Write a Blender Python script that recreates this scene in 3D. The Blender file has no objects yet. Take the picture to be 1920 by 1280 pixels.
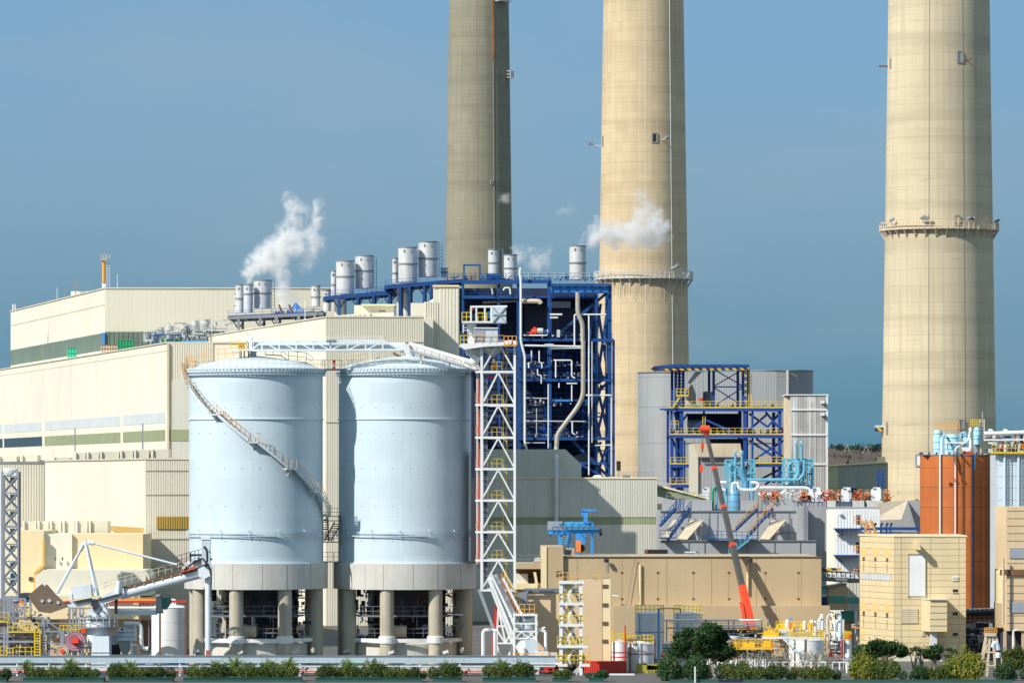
import bpy, math, random
from math import sin, cos, pi, radians
from mathutils import Vector, Matrix

random.seed(7)
scn = bpy.context.scene
COL = scn.collection

# ------------------------------------------------------------------ camera, sky, sun, exposure
F, CX, HY, HC = 9000.0, 960.0, 890.0, 25.0      # focal length in photo pixels, horizon row, eye height
cam_d = bpy.data.cameras.new('camera')
cam = bpy.data.objects.new('camera', cam_d)
COL.objects.link(cam)
cam.location = (0, 0, HC)
cam.rotation_euler = (radians(90), 0, 0)
cam_d.sensor_width = 36.0
cam_d.lens = F / 1920 * 36
cam_d.shift_y = (HY - 640) / 1920
cam_d.clip_start = 5
cam_d.clip_end = 30000
scn.camera = cam

SUN_AZ, SUN_EL = radians(51), radians(37)        # sun to the left of the viewer's back
sdir = Vector((-sin(SUN_AZ) * cos(SUN_EL), -cos(SUN_AZ) * cos(SUN_EL), sin(SUN_EL)))
sl = bpy.data.lights.new('sun', 'SUN')
sl.energy = 4.3
sl.angle = radians(0.5)
sl.color = (1.0, 0.945, 0.86)
sun = bpy.data.objects.new('sun', sl)
COL.objects.link(sun)
sun.rotation_euler = sdir.to_track_quat('Z', 'Y').to_euler()

world = bpy.data.worlds.new('World')
scn.world = world
world.use_nodes = True
wn, wl = world.node_tree.nodes, world.node_tree.links
wn.clear()
wo = wn.new('ShaderNodeOutputWorld')
bg = wn.new('ShaderNodeBackground')
bg.inputs['Strength'].default_value = 0.1
sky = wn.new('ShaderNodeTexSky')
sky.sky_type = 'NISHITA'
sky.sun_disc = False
sky.sun_elevation = SUN_EL
sky.sun_rotation = math.atan2(sdir.x, sdir.y)
sky.dust_density = 2.0
tc = wn.new('ShaderNodeTexCoord')
sep = wn.new('ShaderNodeSeparateXYZ')
wl.new(tc.outputs['Generated'], sep.inputs[0])
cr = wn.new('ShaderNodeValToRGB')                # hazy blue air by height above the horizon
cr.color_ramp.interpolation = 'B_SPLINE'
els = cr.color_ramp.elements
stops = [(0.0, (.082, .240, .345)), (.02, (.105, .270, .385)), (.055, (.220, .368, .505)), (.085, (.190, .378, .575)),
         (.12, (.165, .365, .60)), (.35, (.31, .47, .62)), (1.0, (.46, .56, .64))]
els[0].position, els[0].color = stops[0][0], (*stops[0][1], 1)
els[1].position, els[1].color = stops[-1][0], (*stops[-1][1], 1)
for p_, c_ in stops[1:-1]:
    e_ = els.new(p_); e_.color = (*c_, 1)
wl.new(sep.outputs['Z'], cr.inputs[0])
mp = wn.new('ShaderNodeMapping'); mp.inputs['Scale'].default_value = (9, 9, 26)
wl.new(tc.outputs['Generated'], mp.inputs[0])
nz = wn.new('ShaderNodeTexNoise'); nz.inputs['Scale'].default_value = 1.6; nz.inputs['Detail'].default_value = 5
nz.inputs['Roughness'].default_value = .45
wl.new(mp.outputs[0], nz.inputs['Vector'])
mr = wn.new('ShaderNodeMapRange'); mr.inputs['From Min'].default_value = .44; mr.inputs['From Max'].default_value = .75
mr.inputs['To Max'].default_value = .42
wl.new(nz.outputs['Fac'], mr.inputs[0])
mixc = wn.new('ShaderNodeMix'); mixc.data_type = 'RGBA'
wl.new(mr.outputs[0], mixc.inputs[0])
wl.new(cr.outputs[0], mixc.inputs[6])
mixc.inputs[7].default_value = (.30, .385, .46, 1)
gain = wn.new('ShaderNodeMix'); gain.data_type = 'RGBA'; gain.blend_type = 'MULTIPLY'
gain.inputs[0].default_value = 1
wl.new(mixc.outputs[2], gain.inputs[6])
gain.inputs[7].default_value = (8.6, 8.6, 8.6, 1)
mixs = wn.new('ShaderNodeMix'); mixs.data_type = 'RGBA'
mixs.inputs[0].default_value = 0.94
wl.new(sky.outputs[0], mixs.inputs[6])
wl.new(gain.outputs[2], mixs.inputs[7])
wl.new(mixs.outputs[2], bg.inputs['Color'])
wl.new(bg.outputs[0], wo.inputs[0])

scn.view_settings.view_transform = 'Standard'
scn.view_settings.look = 'None'
scn.view_settings.exposure = 0.30
scn.view_settings.gamma = 1
scn.view_settings.use_curve_mapping = False
scn.render.engine = 'CYCLES'
scn.cycles.volume_step_rate = 1.0
scn.cycles.volume_max_steps = 128
scn.cycles.max_bounces = 6
scn.cycles.diffuse_bounces = 3
scn.cycles.glossy_bounces = 2
scn.cycles.volume_bounces = 4
scn.cycles.transparent_max_bounces = 8

# ------------------------------------------------------------------ helpers
def X(px, D): return (px - CX) / F * D
def Z(py, D): return HC + (HY - py) / F * D
def P(px, py, D): return Vector((X(px, D), D, Z(py, D)))
def W(n, D): return n / F * D                   # a width of n photo pixels in metres

_jit = 12345
class MB:
    """collects shapes in world metres"""
    def __init__(s): s.v, s.f, s.smooth = [], [], False
    def add(s, vs, fs):
        n = len(s.v); s.v += [tuple(v) for v in vs]; s.f += [tuple(i + n for i in f) for f in fs]; return s
    def box(s, x0, x1, y0, y1, z0, z1):
        return s.add([(x0,y0,z0),(x1,y0,z0),(x1,y1,z0),(x0,y1,z0),(x0,y0,z1),(x1,y0,z1),(x1,y1,z1),(x0,y1,z1)],
                     [(0,3,2,1),(4,5,6,7),(0,1,5,4),(1,2,6,5),(2,3,7,6),(3,0,4,7)])
    def pb(s, a, b, t, u, D, d=1.0):             # box: photo columns a..b, rows t..u at distance D, d metres deep
        return s.box(X(a,D), X(b,D), D, D+d, Z(u,D), Z(t,D))
    def bar(s, a, b, w, h=None):
        a, b = Vector(a), Vector(b); h = h or w
        global _jit
        _jit = (_jit*16807+11) % 2147483647; j_ = 1+.05*((_jit % 997)/997-.5); w *= j_; h *= 2-j_    # no two members share a plane
        d = (b - a)
        if d.length < 1e-6: return s
        d.normalize()
        up = Vector((0,0,1)) if abs(d.z) < .95 else Vector((0,1,0))
        r = d.cross(up).normalized(); u = r.cross(d)
        vs = []
        for c in (a, b):
            for i, j in ((-1,-1),(1,-1),(1,1),(-1,1)):
                vs.append(c + r*(i*w/2) + u*(j*h/2))
        return s.add(vs, [(3,2,1,0),(4,5,6,7),(0,1,5,4),(1,2,6,5),(2,3,7,6),(3,0,4,7)])
    def flat(s, a, b, w, dy):                     # bar in a plane facing the viewer, dy deep
        a, b = Vector(a), Vector(b); d = (b-a).normalized(); c = d.cross(Vector((0,1,0))).normalized()*w/2; y = Vector((0,dy/2,0))
        return s.add([a-c-y,a+c-y,b+c-y,b-c-y,a-c+y,a+c+y,b+c+y,b-c+y], [(0,1,2,3),(7,6,5,4),(0,4,5,1),(1,5,6,2),(2,6,7,3),(3,7,4,0)])
    def tube(s, a, b, r, n=10, r2=None):
        a, b = Vector(a), Vector(b); r2 = r if r2 is None else r2
        d = (b - a).normalized()
        up = Vector((0,0,1)) if abs(d.z) < .95 else Vector((0,1,0))
        e = d.cross(up).normalized(); u = e.cross(d)
        vs = []
        for c, rr in ((a, r), (b, r2)):
            for k in range(n):
                t = 2*pi*k/n; vs.append(c + e*(rr*cos(t)) + u*(rr*sin(t)))
        fs = [(k, (k+1) % n, n+(k+1) % n, n+k) for k in range(n)]
        fs += [tuple(reversed(range(n))), tuple(range(n, 2*n))]
        s.smooth = True
        return s.add(vs, fs)
    def pipe(s, pts, r, n=8, bend=None):
        pts = [Vector(p) for p in pts]; bend = bend or r*2.2
        out = [pts[0]]
        for i in range(1, len(pts)-1):
            p, a, b = pts[i], pts[i-1], pts[i+1]
            l1 = min(bend, (a-p).length*.45); l2 = min(bend, (b-p).length*.45)
            q0 = p + (a-p).normalized()*l1; q2 = p + (b-p).normalized()*l2
            for k in range(5):
                t = k/4; out.append(q0*(1-t)**2 + p*(2*t*(1-t)) + q2*t*t)
        out.append(pts[-1])
        d0 = (out[1]-out[0]).normalized()
        up = Vector((0,0,1)) if abs(d0.z) < .9 else Vector((0,1,0))
        e = d0.cross(up).normalized(); vs = []; m = len(out)
        for i, p in enumerate(out):
            d = (out[min(i+1,m-1)] - out[max(i-1,0)]).normalized()
            e = (e - d*e.dot(d)).normalized(); u = e.cross(d)
            for k in range(n):
                t = 2*pi*k/n; vs.append(p + e*(r*cos(t)) + u*(r*sin(t)))
        fs = [(i*n+k, (i+1)*n+k, (i+1)*n+(k+1) % n, i*n+(k+1) % n) for i in range(m-1) for k in range(n)]
        fs += [tuple(range(n)), tuple(reversed(range((m-1)*n, m*n)))]
        s.smooth = True
        return s.add(vs, fs)
    def lathe(s, cx, cy, prof, n=40, a0=0., a1=2*pi, closed=None):
        full = abs(a1-a0-2*pi) < 1e-6; m = n if full else n+1; L = len(prof); vs = []
        for i in range(m):
            t = a0 + (a1-a0)*i/n
            for r, z in prof: vs.append((cx + r*cos(t), cy + r*sin(t), z))
        fs = []
        for i in range(n):
            j = (i+1) % m
            for k in range(L-1): fs.append((i*L+k, j*L+k, j*L+k+1, i*L+k+1))
        s.smooth = True
        return s.add(vs, fs)
    def prism(s, poly, z0, z1):                  # poly seen from above, counter-clockwise
        n = len(poly)
        zz = z1 if isinstance(z1, (list, tuple)) else [z1]*n
        vs = [(x,y,z0) for x,y in poly] + [(p[0],p[1],zz[i]) for i, p in enumerate(poly)]
        fs = [tuple(reversed(range(n))), tuple(range(n,2*n))] + [(i,(i+1) % n,n+(i+1) % n,n+i) for i in range(n)]
        return s.add(vs, fs)
    def slab(s, pts, D, d):                      # outline in photo pixels (clockwise) at distance D, d metres deep
        n = len(pts)
        vs = [P(x,y,D) for x,y in pts] + [P(x,y,D)+Vector((0,d,0)) for x,y in pts]
        fs = [tuple(range(n)), tuple(reversed(range(n,2*n)))] + [(i,n+i,n+(i+1) % n,(i+1) % n) for i in range(n)]
        return s.add(vs, fs)
    def ribs(s, a, b, z0, z1, pitch, depth, off=.02, duty=.72):  # corrugated sheet on the wall a->b (a left, b right, seen from outside)
        a, b = Vector((a[0],a[1],0)), Vector((b[0],b[1],0)); L = (b-a).length; d = (b-a)/L
        nrm = Vector((d.y, -d.x, 0)); k = max(1, int(L/pitch)); p = L/k; pts = []
        for i in range(k):
            for t, o in ((0,off),(1-duty-.08,off),(1-duty,off+depth),(.92,off+depth)):
                pts.append(a + d*(p*(i+t)) + nrm*o)
        pts.append(b + nrm*off)
        m = len(pts)
        vs = [(q.x,q.y,z0) for q in pts] + [(q.x,q.y,z1) for q in pts]
        return s.add(vs, [(i,i+1,m+i+1,m+i) for i in range(m-1)])
    def rail(s, pts, h=1.1, step=1.6, r=.035, rails=2):
        pts = [Vector(p) for p in pts]; up = Vector((0,0,1))
        loop = (pts[0]-pts[-1]).length < .01
        for j, (a, b) in enumerate(zip(pts, pts[1:])):
            for k in range(rails): s.bar(a+up*(h*(k+1)/rails), b+up*(h*(k+1)/rails), r*1.45)
            n = max(1, round((b-a).length/step))
            for i in range(n + (1 if j == len(pts)-2 and not loop else 0)):
                q = a + (b-a)*(i/n); s.bar(q, q+up*h, r*1.6)
        return s
    def ladder(s, a, b, w=.5, r=.03, step=.4, ax=(1,0,0)):
        a, b, ax = Vector(a), Vector(b), Vector(ax)*w/2
        s.bar(a-ax, b-ax, r*2); s.bar(a+ax, b+ax, r*2)
        n = int((b-a).length/step)
        for i in range(1, n): q = a+(b-a)*(i/n); s.bar(q-ax, q+ax, r*1.4)
        return s

def mesh_obj(name, mb, mat, origin=(0,0,0), parent=None):
    me = bpy.data.meshes.new(name)
    o = Vector(origin)
    me.from_pydata([(v[0]-o.x, v[1]-o.y, v[2]-o.z) for v in mb.v], [], mb.f)
    if mat: me.materials.append(M[mat])
    me.validate()
    ob = bpy.data.objects.new(name, me)
    COL.objects.link(ob)
    if mb.smooth:
        me.polygons.foreach_set('use_smooth', [True]*len(me.polygons))
        me.set_sharp_from_angle(angle=radians(40))
    if parent: ob.parent = parent
    else: ob.location = o
    return ob

class Thing:
    def __init__(s, name, label, cat, px, D, z=0., group=None):
        s.o = bpy.data.objects.new(name, None); COL.objects.link(s.o)
        s.c = Vector((X(px,D), D, z)); s.o.location = s.c
        s.o.empty_display_size = 1
        s.o['label'] = label; s.o['category'] = cat
        if group: s.o['group'] = group
    def part(s, name, mb, mat, parent=None, label=None, kind=None):
        o = mesh_obj(name, mb, mat, s.c, parent or s.o)
        if label: o['label'] = label
        if kind: o['kind'] = kind
        return o
    def bar(s, name, a, b, w, mat, h=None, parent=None): return s.part(name, MB().bar(a,b,w,h), mat, parent)
    def tube(s, name, a, b, r, mat, r2=None, parent=None, n=12): return s.part(name, MB().tube(a,b,r,n,r2), mat, parent)
    def pipe(s, name, pts, r, mat, parent=None): return s.part(name, MB().pipe(pts,r), mat, parent)

def single(name, label, cat, mb, mat, group=None):
    xs = [v[0] for v in mb.v]; ys = [v[1] for v in mb.v]; zs = [v[2] for v in mb.v]
    o = mesh_obj(name, mb, mat, ((min(xs)+max(xs))/2, (min(ys)+max(ys))/2, min(zs)))
    o['label'] = label; o['category'] = cat
    if group: o['group'] = group
    return o

def structure(name, mb, mat, label=None):
    o = mesh_obj(name, mb, mat); o['kind'] = 'structure'
    if label: o['label'] = label
    return o

def copy_tree(o, parent=None):
    c = o.copy(); COL.objects.link(c); c.parent = parent
    for ch in list(o.children): copy_tree(ch, c)
    return c

# ------------------------------------------------------------------ materials
M = {}
def mat(name, col, rough=.6, metal=0., var=.10, scale=.25, dirt=None, streak=0., bump=0., fine=0., blot=None, blotamt=0., cyl=None):
    """noise-varied paint or concrete; streak = vertical runs of dirt; cyl=(radius, width, height, amount) = cast lifts round a cylinder"""
    m = bpy.data.materials.new(name); m.use_nodes = True
    nt = m.node_tree; N, L = nt.nodes, nt.links
    bs = N['Principled BSDF']; bs.inputs['Roughness'].default_value = rough; bs.inputs['Metallic'].default_value = metal
    geo = N.new('ShaderNodeNewGeometry')
    cur = None
    def mixer(fac_sock, a, b, mode='MIX'):
        x = N.new('ShaderNodeMix'); x.data_type = 'RGBA'; x.blend_type = mode
        if isinstance(fac_sock, (int, float)): x.inputs[0].default_value = fac_sock
        else: L.new(fac_sock, x.inputs[0])
        for i, q in ((6, a), (7, b)):
            if isinstance(q, tuple): x.inputs[i].default_value = (*q, 1)
            else: L.new(q, x.inputs[i])
        return x.outputs[2]
    def noise(sc, vec=None, mapping=None, detail=4, rgh=.55):
        n = N.new('ShaderNodeTexNoise'); n.inputs['Scale'].default_value = sc; n.inputs['Detail'].default_value = detail
        n.inputs['Roughness'].default_value = rgh
        src = vec or geo.outputs['Position']
        if mapping:
            mp = N.new('ShaderNodeMapping'); mp.inputs['Scale'].default_value = mapping; L.new(src, mp.inputs[0]); src = mp.outputs[0]
        L.new(src, n.inputs['Vector']); return n.outputs['Fac']
    def rng(s, a, b, c=0., d=1.):
        r = N.new('ShaderNodeMapRange'); r.inputs[1].default_value = a; r.inputs[2].default_value = b
        r.inputs[3].default_value = c; r.inputs[4].default_value = d; L.new(s, r.inputs[0]); return r.outputs[0]
    lo = tuple(max(0, c*(1-var)) for c in col); hi = tuple(min(1, c*(1+var)) for c in col)
    n1 = noise(scale)
    cur = mixer(rng(n1, .3, .7), lo, hi)
    cylv = None
    if cyl:
        tcn = N.new('ShaderNodeTexCoord'); sp = N.new('ShaderNodeSeparateXYZ'); L.new(tcn.outputs['Object'], sp.inputs[0])
        at = N.new('ShaderNodeMath'); at.operation = 'ARCTAN2'; L.new(sp.outputs['X'], at.inputs[0])
        ng = N.new('ShaderNodeMath'); ng.operation = 'MULTIPLY'; ng.inputs[1].default_value = -1; L.new(sp.outputs['Y'], ng.inputs[0])
        L.new(ng.outputs[0], at.inputs[1])
        mu = N.new('ShaderNodeMath'); mu.operation = 'MULTIPLY'; mu.inputs[1].default_value = cyl[0]; L.new(at.outputs[0], mu.inputs[0])
        cb = N.new('ShaderNodeCombineXYZ'); L.new(mu.outputs[0], cb.inputs['X']); L.new(sp.outputs['Z'], cb.inputs['Y'])
        cylv = cb.outputs[0]
        br = N.new('ShaderNodeTexBrick'); br.offset = 0; br.squash = 1
        br.inputs['Scale'].default_value = 1; br.inputs['Brick Width'].default_value = cyl[1]; br.inputs['Row Height'].default_value = cyl[2]
        br.inputs['Mortar Size'].default_value = cyl[4] if len(cyl) > 4 else .07; br.inputs['Mortar Smooth'].default_value = .3
        br.inputs['Color1'].default_value = (1,1,1,1); br.inputs['Color2'].default_value = (.90,.90,.90,1)
        a = cyl[3]; br.inputs['Mortar'].default_value = (1-a,1-a,1-a,1)
        L.new(cylv, br.inputs['Vector'])
        cur = mixer(1., cur, br.outputs['Color'], 'MULTIPLY')
        band = noise(1, cylv, (.012, .22, 1), 5, .6)
        cur = mixer(rng(band, .49, .68, 0, .6 if a > .15 else .15), cur, tuple(c*.62 for c in col))
        blo = noise(1, cylv, (.10, .9, 1), 6, .7)
        cur = mixer(rng(blo, .58, .74, 0, .65 if a > .15 else .12), cur, tuple(c*.55 for c in col))
    if streak:
        v = cylv
        st = noise(1, v, (1.1, .03, 1) if v else (1.3, 1.3, .035), 4, .6)
        cur = mixer(rng(st, .47, .70, 0, streak), cur, dirt or tuple(c*.45 for c in col))
    if blot:
        cur = mixer(rng(noise(.6, mapping=(1,1,.35)), .58, .72, 0, blotamt), cur, blot)
    if fine:
        cur = mixer(rng(noise(6, detail=2), .3, .7, 0, fine), cur, tuple(c*.6 for c in col))
    L.new(cur, bs.inputs['Base Color'])
    rr = rng(noise(scale*3), .3, .7, max(.05, rough-.08), min(1, rough+.1)); L.new(rr, bs.inputs['Roughness'])
    if bump:
        bp = N.new('ShaderNodeBump'); bp.inputs['Strength'].default_value = bump; bp.inputs['Distance'].default_value = .1
        L.new(noise(2.5, detail=3), bp.inputs['Height']); L.new(bp.outputs[0], bs.inputs['Normal'])
    M[name] = m
    return m

mat('cream', (.77,.735,.60), .55, var=.07, scale=.035, streak=.30, dirt=(.62,.65,.56))
mat('cream_ribbed', (.66,.63,.52), .6, var=.06, scale=.05, streak=.25, dirt=(.54,.48,.40))
mat('pinkish_cream', (.66,.62,.50), .6, var=.08, scale=.04, streak=.4, dirt=(.56,.60,.46))
mat('warm_cream', (.80,.66,.40), .65, var=.08, scale=.06, streak=.2, dirt=(.6,.45,.28))
mat('tower_cream', (.68,.56,.34), .6, var=.05, scale=.2, streak=.25, dirt=(.50,.38,.2))
mat('dark_joint', (.12,.09,.06), .9)  # dark brown for joints, slots, small windows and one cap
mat('tan_render', (.50,.385,.235), .85, var=.06, scale=.15, streak=.18, dirt=(.40,.30,.2), bump=.2)
mat('rust_stain', (.42,.24,.10), .9)
mat('tank_white', (.64,.74,.80), .4, var=.04)
mat('yellow_bright', (.80,.50,.03), .5, var=.1)
mat('steel_grey', (.25,.28,.33), .5, var=.12)
mat('unloader_paint', (.70,.77,.82), .45, var=.06, scale=.5, streak=.25, dirt=(.45,.42,.38))
mat('rust_red', (.50,.10,.06), .6, var=.15)
mat('green_machine', (.07,.22,.16), .6, var=.3, scale=2)
mat('grey_green', (.30,.36,.33), .5)
mat('seam_grey', (.26,.25,.23), .9)
mat('pipe_grey', (.42,.40,.35), .55, var=.15, scale=1, streak=.4, dirt=(.4,.25,.12))
mat('chimney_stain', (.36,.29,.20), .9, var=.2)
mat('parapet', (.60,.54,.42), .7)
mat('duct_blue', (.42,.53,.60), .5, var=.06, streak=.2)
mat('patch_amber', (.74,.52,.20), .65, var=.05)
mat('tan_joint', (.36,.27,.16), .9)
mat('beige_render', (.66,.50,.31), .85, var=.05, scale=.2, streak=.12, bump=.2)
mat('pale_yellow', (.62,.60,.34), .6, var=.04)
mat('louvre', (.15,.20,.16), .5, var=.10, scale=.06, streak=.3)
mat('olive_band', (.30,.33,.19), .6, var=.08, streak=.2)
mat('lavender_band', (.60,.63,.64), .5, var=.05)
mat('sage_clad', (.40,.42,.34), .6, var=.05, scale=.05, streak=.22)
mat('sage_pale', (.58,.575,.50), .6, var=.05, scale=.05, streak=.2)
mat('ochre', (.42,.28,.05), .6, var=.1)
mat('amber_panel', (.60,.38,.10), .6, var=.06)
mat('grey_clad', (.36,.375,.39), .55, var=.09, scale=.06, streak=.35, dirt=(.26,.27,.28))
mat('grey_round', (.34,.355,.365), .5, metal=.2, var=.08, scale=.05, streak=.35, dirt=(.25,.26,.27))
mat('weathered_white', (.36,.35,.335), .75, var=.15, scale=.3, streak=.8, dirt=(.74,.74,.74), blot=(.75,.75,.74), blotamt=.7)
mat('concrete', (.53,.53,.50), .85, var=.10, scale=.2, streak=.35, dirt=(.42,.35,.24), bump=.3)
mat('column_concrete', (.46,.42,.33), .85, var=.14, scale=.3, streak=.45, dirt=(.14,.12,.09), bump=.3)
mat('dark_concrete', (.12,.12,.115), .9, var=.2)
mat('silo_paint', (.57,.69,.755), .5, metal=.0, var=.04, scale=.08, streak=.25, dirt=(.42,.54,.62), cyl=(8.6, 4.5, 2.45, .13, .04))
mat('silo_white', (.62,.72,.77), .4, var=.04)
mat('white_paint', (.76,.78,.78), .45, var=.05, scale=.5, streak=.15, dirt=(.55,.48,.38))
mat('pale_blue_paint', (.55,.65,.72), .45, var=.06, scale=.4, streak=.2)
mat('grey_paint', (.30,.33,.37), .5, var=.1, scale=.5)
mat('mid_grey_steel', (.20,.22,.25), .5, var=.15, scale=.6)
mat('galv', (.60,.61,.60), .42, metal=.15, var=.10, scale=.5, streak=.35, dirt=(.42,.42,.42))
mat('galv_rust', (.58,.58,.56), .45, metal=.12, var=.10, scale=.5, streak=.3, blot=(.50,.28,.10), blotamt=.8)
mat('vent_metal', (.50,.50,.52), .4, metal=.3, var=.15, scale=1)
mat('blue_steel', (.008,.062,.225), .45, var=.25, scale=.3, streak=.2, dirt=(.02,.05,.15))
mat('royal_steel', (.012,.06,.29), .45, var=.2, scale=.3)
mat('bright_blue', (.04,.26,.66), .45, var=.2, scale=.6)
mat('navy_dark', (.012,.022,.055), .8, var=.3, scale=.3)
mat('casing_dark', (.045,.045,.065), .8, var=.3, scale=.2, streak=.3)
mat('yellow', (.72,.52,.02), .5, var=.1)
mat('orange_rail', (.75,.36,.08), .55, var=.15)
mat('cyan_steel', (.13,.40,.53), .45, var=.12, scale=.8)
mat('pale_cyan', (.40,.70,.82), .4, var=.06, scale=.6, streak=.15)
mat('vessel_blue', (.12,.36,.56), .4, var=.08)
mat('green_pipe', (.02,.28,.15), .5)
mat('rust_silo', (.50,.135,.028), .7, var=.12, scale=.2, streak=.35, dirt=(.33,.095,.025), cyl=(6.1, 60, 3.3, .10, .03))
mat('orange_kit', (.72,.22,.04), .5, var=.15)
mat('red', (.62,.035,.02), .5, var=.1)
mat('crane_red', (.85,.07,.02), .4, var=.05)
mat('boom_grey', (.085,.08,.078), .4, var=.15, scale=.8)
mat('black', (.015,.015,.017), .7)
mat('glass_dark', (.03,.035,.045), .2)
mat('brown_weight', (.17,.125,.09), .8, var=.1, scale=.5, bump=.3)
mat('cage_cream', (.62,.52,.38), .6, var=.1, streak=.3)
mat('jade', (.06,.55,.38), .5, var=.1)
mat('green_box', (.02,.28,.12), .5, var=.1)
mat('teal_band', (.07,.40,.32), .55, var=.08)
mat('sky_blue_roof', (.05,.38,.72), .4, var=.1)
mat('container_blue', (.03,.22,.55), .5, var=.15)
mat('container_red', (.62,.05,.03), .5, var=.15, streak=.3)
mat('olive_yellow', (.34,.30,.04), .6, var=.15)
mat('planter_green', (.02,.09,.075), .7, var=.2)
mat('tarmac', (.10,.098,.092), .95, var=.15, scale=.1, bump=.4)
mat('pink_reel', (.50,.26,.33), .6, var=.1)
mat('rust_brown', (.17,.085,.045), .8, var=.2)
mat('bark', (.16,.12,.09), .95, var=.2, scale=2)
mat('pale_bark', (.33,.30,.26), .95, var=.2, scale=2)
mat('stone_chimney', (.28,.265,.19), .9, var=.10, scale=.05, streak=.40, dirt=(.17,.15,.12), cyl=(10, 2.9, 2.9, .22))
mat('warm_chimney', (.60,.47,.29), .88, var=.10, scale=.05, streak=.45, dirt=(.64,.54,.40), cyl=(11, 2.0, 2.5, .24))
mat('pale_chimney', (.60,.515,.355), .88, var=.10, scale=.05, streak=.45, dirt=(.37,.31,.22), cyl=(11, 30, 3.3, .22))
mat('rust_streak', (.42,.20,.08), .9, var=.3, streak=.4)
mat('dark_seam', (.28,.27,.24), .9, var=.15, streak=.3)
mat('hill_soil', (.085,.06,.05), .95, var=.3, scale=.03)

def leafmat(name, a, b, tr=.25):
    m = bpy.data.materials.new(name); m.use_nodes = True; nt = m.node_tree; N, L = nt.nodes, nt.links
    bs = N['Principled BSDF']; bs.inputs['Roughness'].default_value = .6
    g = N.new('ShaderNodeNewGeometry'); r = N.new('ShaderNodeValToRGB')
    r.color_ramp.elements[0].color = (*a, 1); r.color_ramp.elements[1].color = (*b, 1)
    L.new(g.outputs['Random Per Island'], r.inputs[0]); L.new(r.outputs[0], bs.inputs['Base Color'])
    t = N.new('ShaderNodeBsdfTranslucent'); L.new(r.outputs[0], t.inputs[0])
    mx = N.new('ShaderNodeMixShader'); mx.inputs[0].default_value = tr
    L.new(bs.outputs[0], mx.inputs[1]); L.new(t.outputs[0], mx.inputs[2])
    L.new(mx.outputs[0], N['Material Output'].inputs[0]); M[name] = m
leafmat('leaf_shrub', (.03,.07,.012), (.17,.21,.035), .3)
leafmat('leaf_mid', (.018,.05,.012), (.11,.165,.03), .3)
leafmat('leaf_dark', (.014,.05,.015), (.06,.14,.03), .3)
leafmat('leaf_yellow', (.04,.09,.012), (.36,.34,.03))
leafmat('leaf_palm', (.05,.12,.02), (.24,.32,.05), .35)
leafmat('leaf_straw', (.20,.15,.05), (.38,.28,.10))
leafmat('leaf_hill', (.012,.022,.012), (.035,.05,.025), .1)

def stripes(name, c1, c2, period, ax=(1,0,1)):
    m = bpy.data.materials.new(name); m.use_nodes = True; nt = m.node_tree; N, L = nt.nodes, nt.links
    bs = N['Principled BSDF']; g = N.new('ShaderNodeNewGeometry'); d = N.new('ShaderNodeVectorMath'); d.operation = 'DOT_PRODUCT'
    L.new(g.outputs['Position'], d.inputs[0]); d.inputs[1].default_value = ax
    q = N.new('ShaderNodeMath'); q.operation = 'PINGPONG'; q.inputs[1].default_value = period; L.new(d.outputs['Value'], q.inputs[0])
    c = N.new('ShaderNodeMath'); c.operation = 'GREATER_THAN'; c.inputs[1].default_value = period/2; L.new(q.outputs[0], c.inputs[0])
    x = N.new('ShaderNodeMix'); x.data_type = 'RGBA'; L.new(c.outputs[0], x.inputs[0])
    x.inputs[6].default_value = (*c1,1); x.inputs[7].default_value = (*c2,1); L.new(x.outputs[2], bs.inputs['Base Color']); M[name] = m
stripes('hazard', (.75,.38,.02), (.02,.02,.03), .75)

# ------------------------------------------------------------------ ground, water, hill
structure('ground', MB().box(-900, 900, 560, 4200, -3.5, 0), 'tarmac')
def watermat():
    m = bpy.data.materials.new('sea'); m.use_nodes = True; nt = m.node_tree; N, L = nt.nodes, nt.links
    b = N['Principled BSDF']; b.inputs['Base Color'].default_value = (.02,.06,.07,1); b.inputs['Roughness'].default_value = .08
    n = N.new('ShaderNodeTexNoise'); n.inputs['Scale'].default_value = .8; n.inputs['Detail'].default_value = 5
    g = N.new('ShaderNodeNewGeometry'); L.new(g.outputs['Position'], n.inputs['Vector'])
    bp = N.new('ShaderNodeBump'); bp.inputs['Strength'].default_value = .6; L.new(n.outputs['Fac'], bp.inputs['Height']); L.new(bp.outputs[0], b.inputs['Normal'])
    M['sea'] = m
watermat()
structure('water', MB().add([(-900,-300,-3),(900,-300,-3),(900,559,-3),(-900,559,-3)], [(0,1,2,3)]), 'sea')

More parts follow.
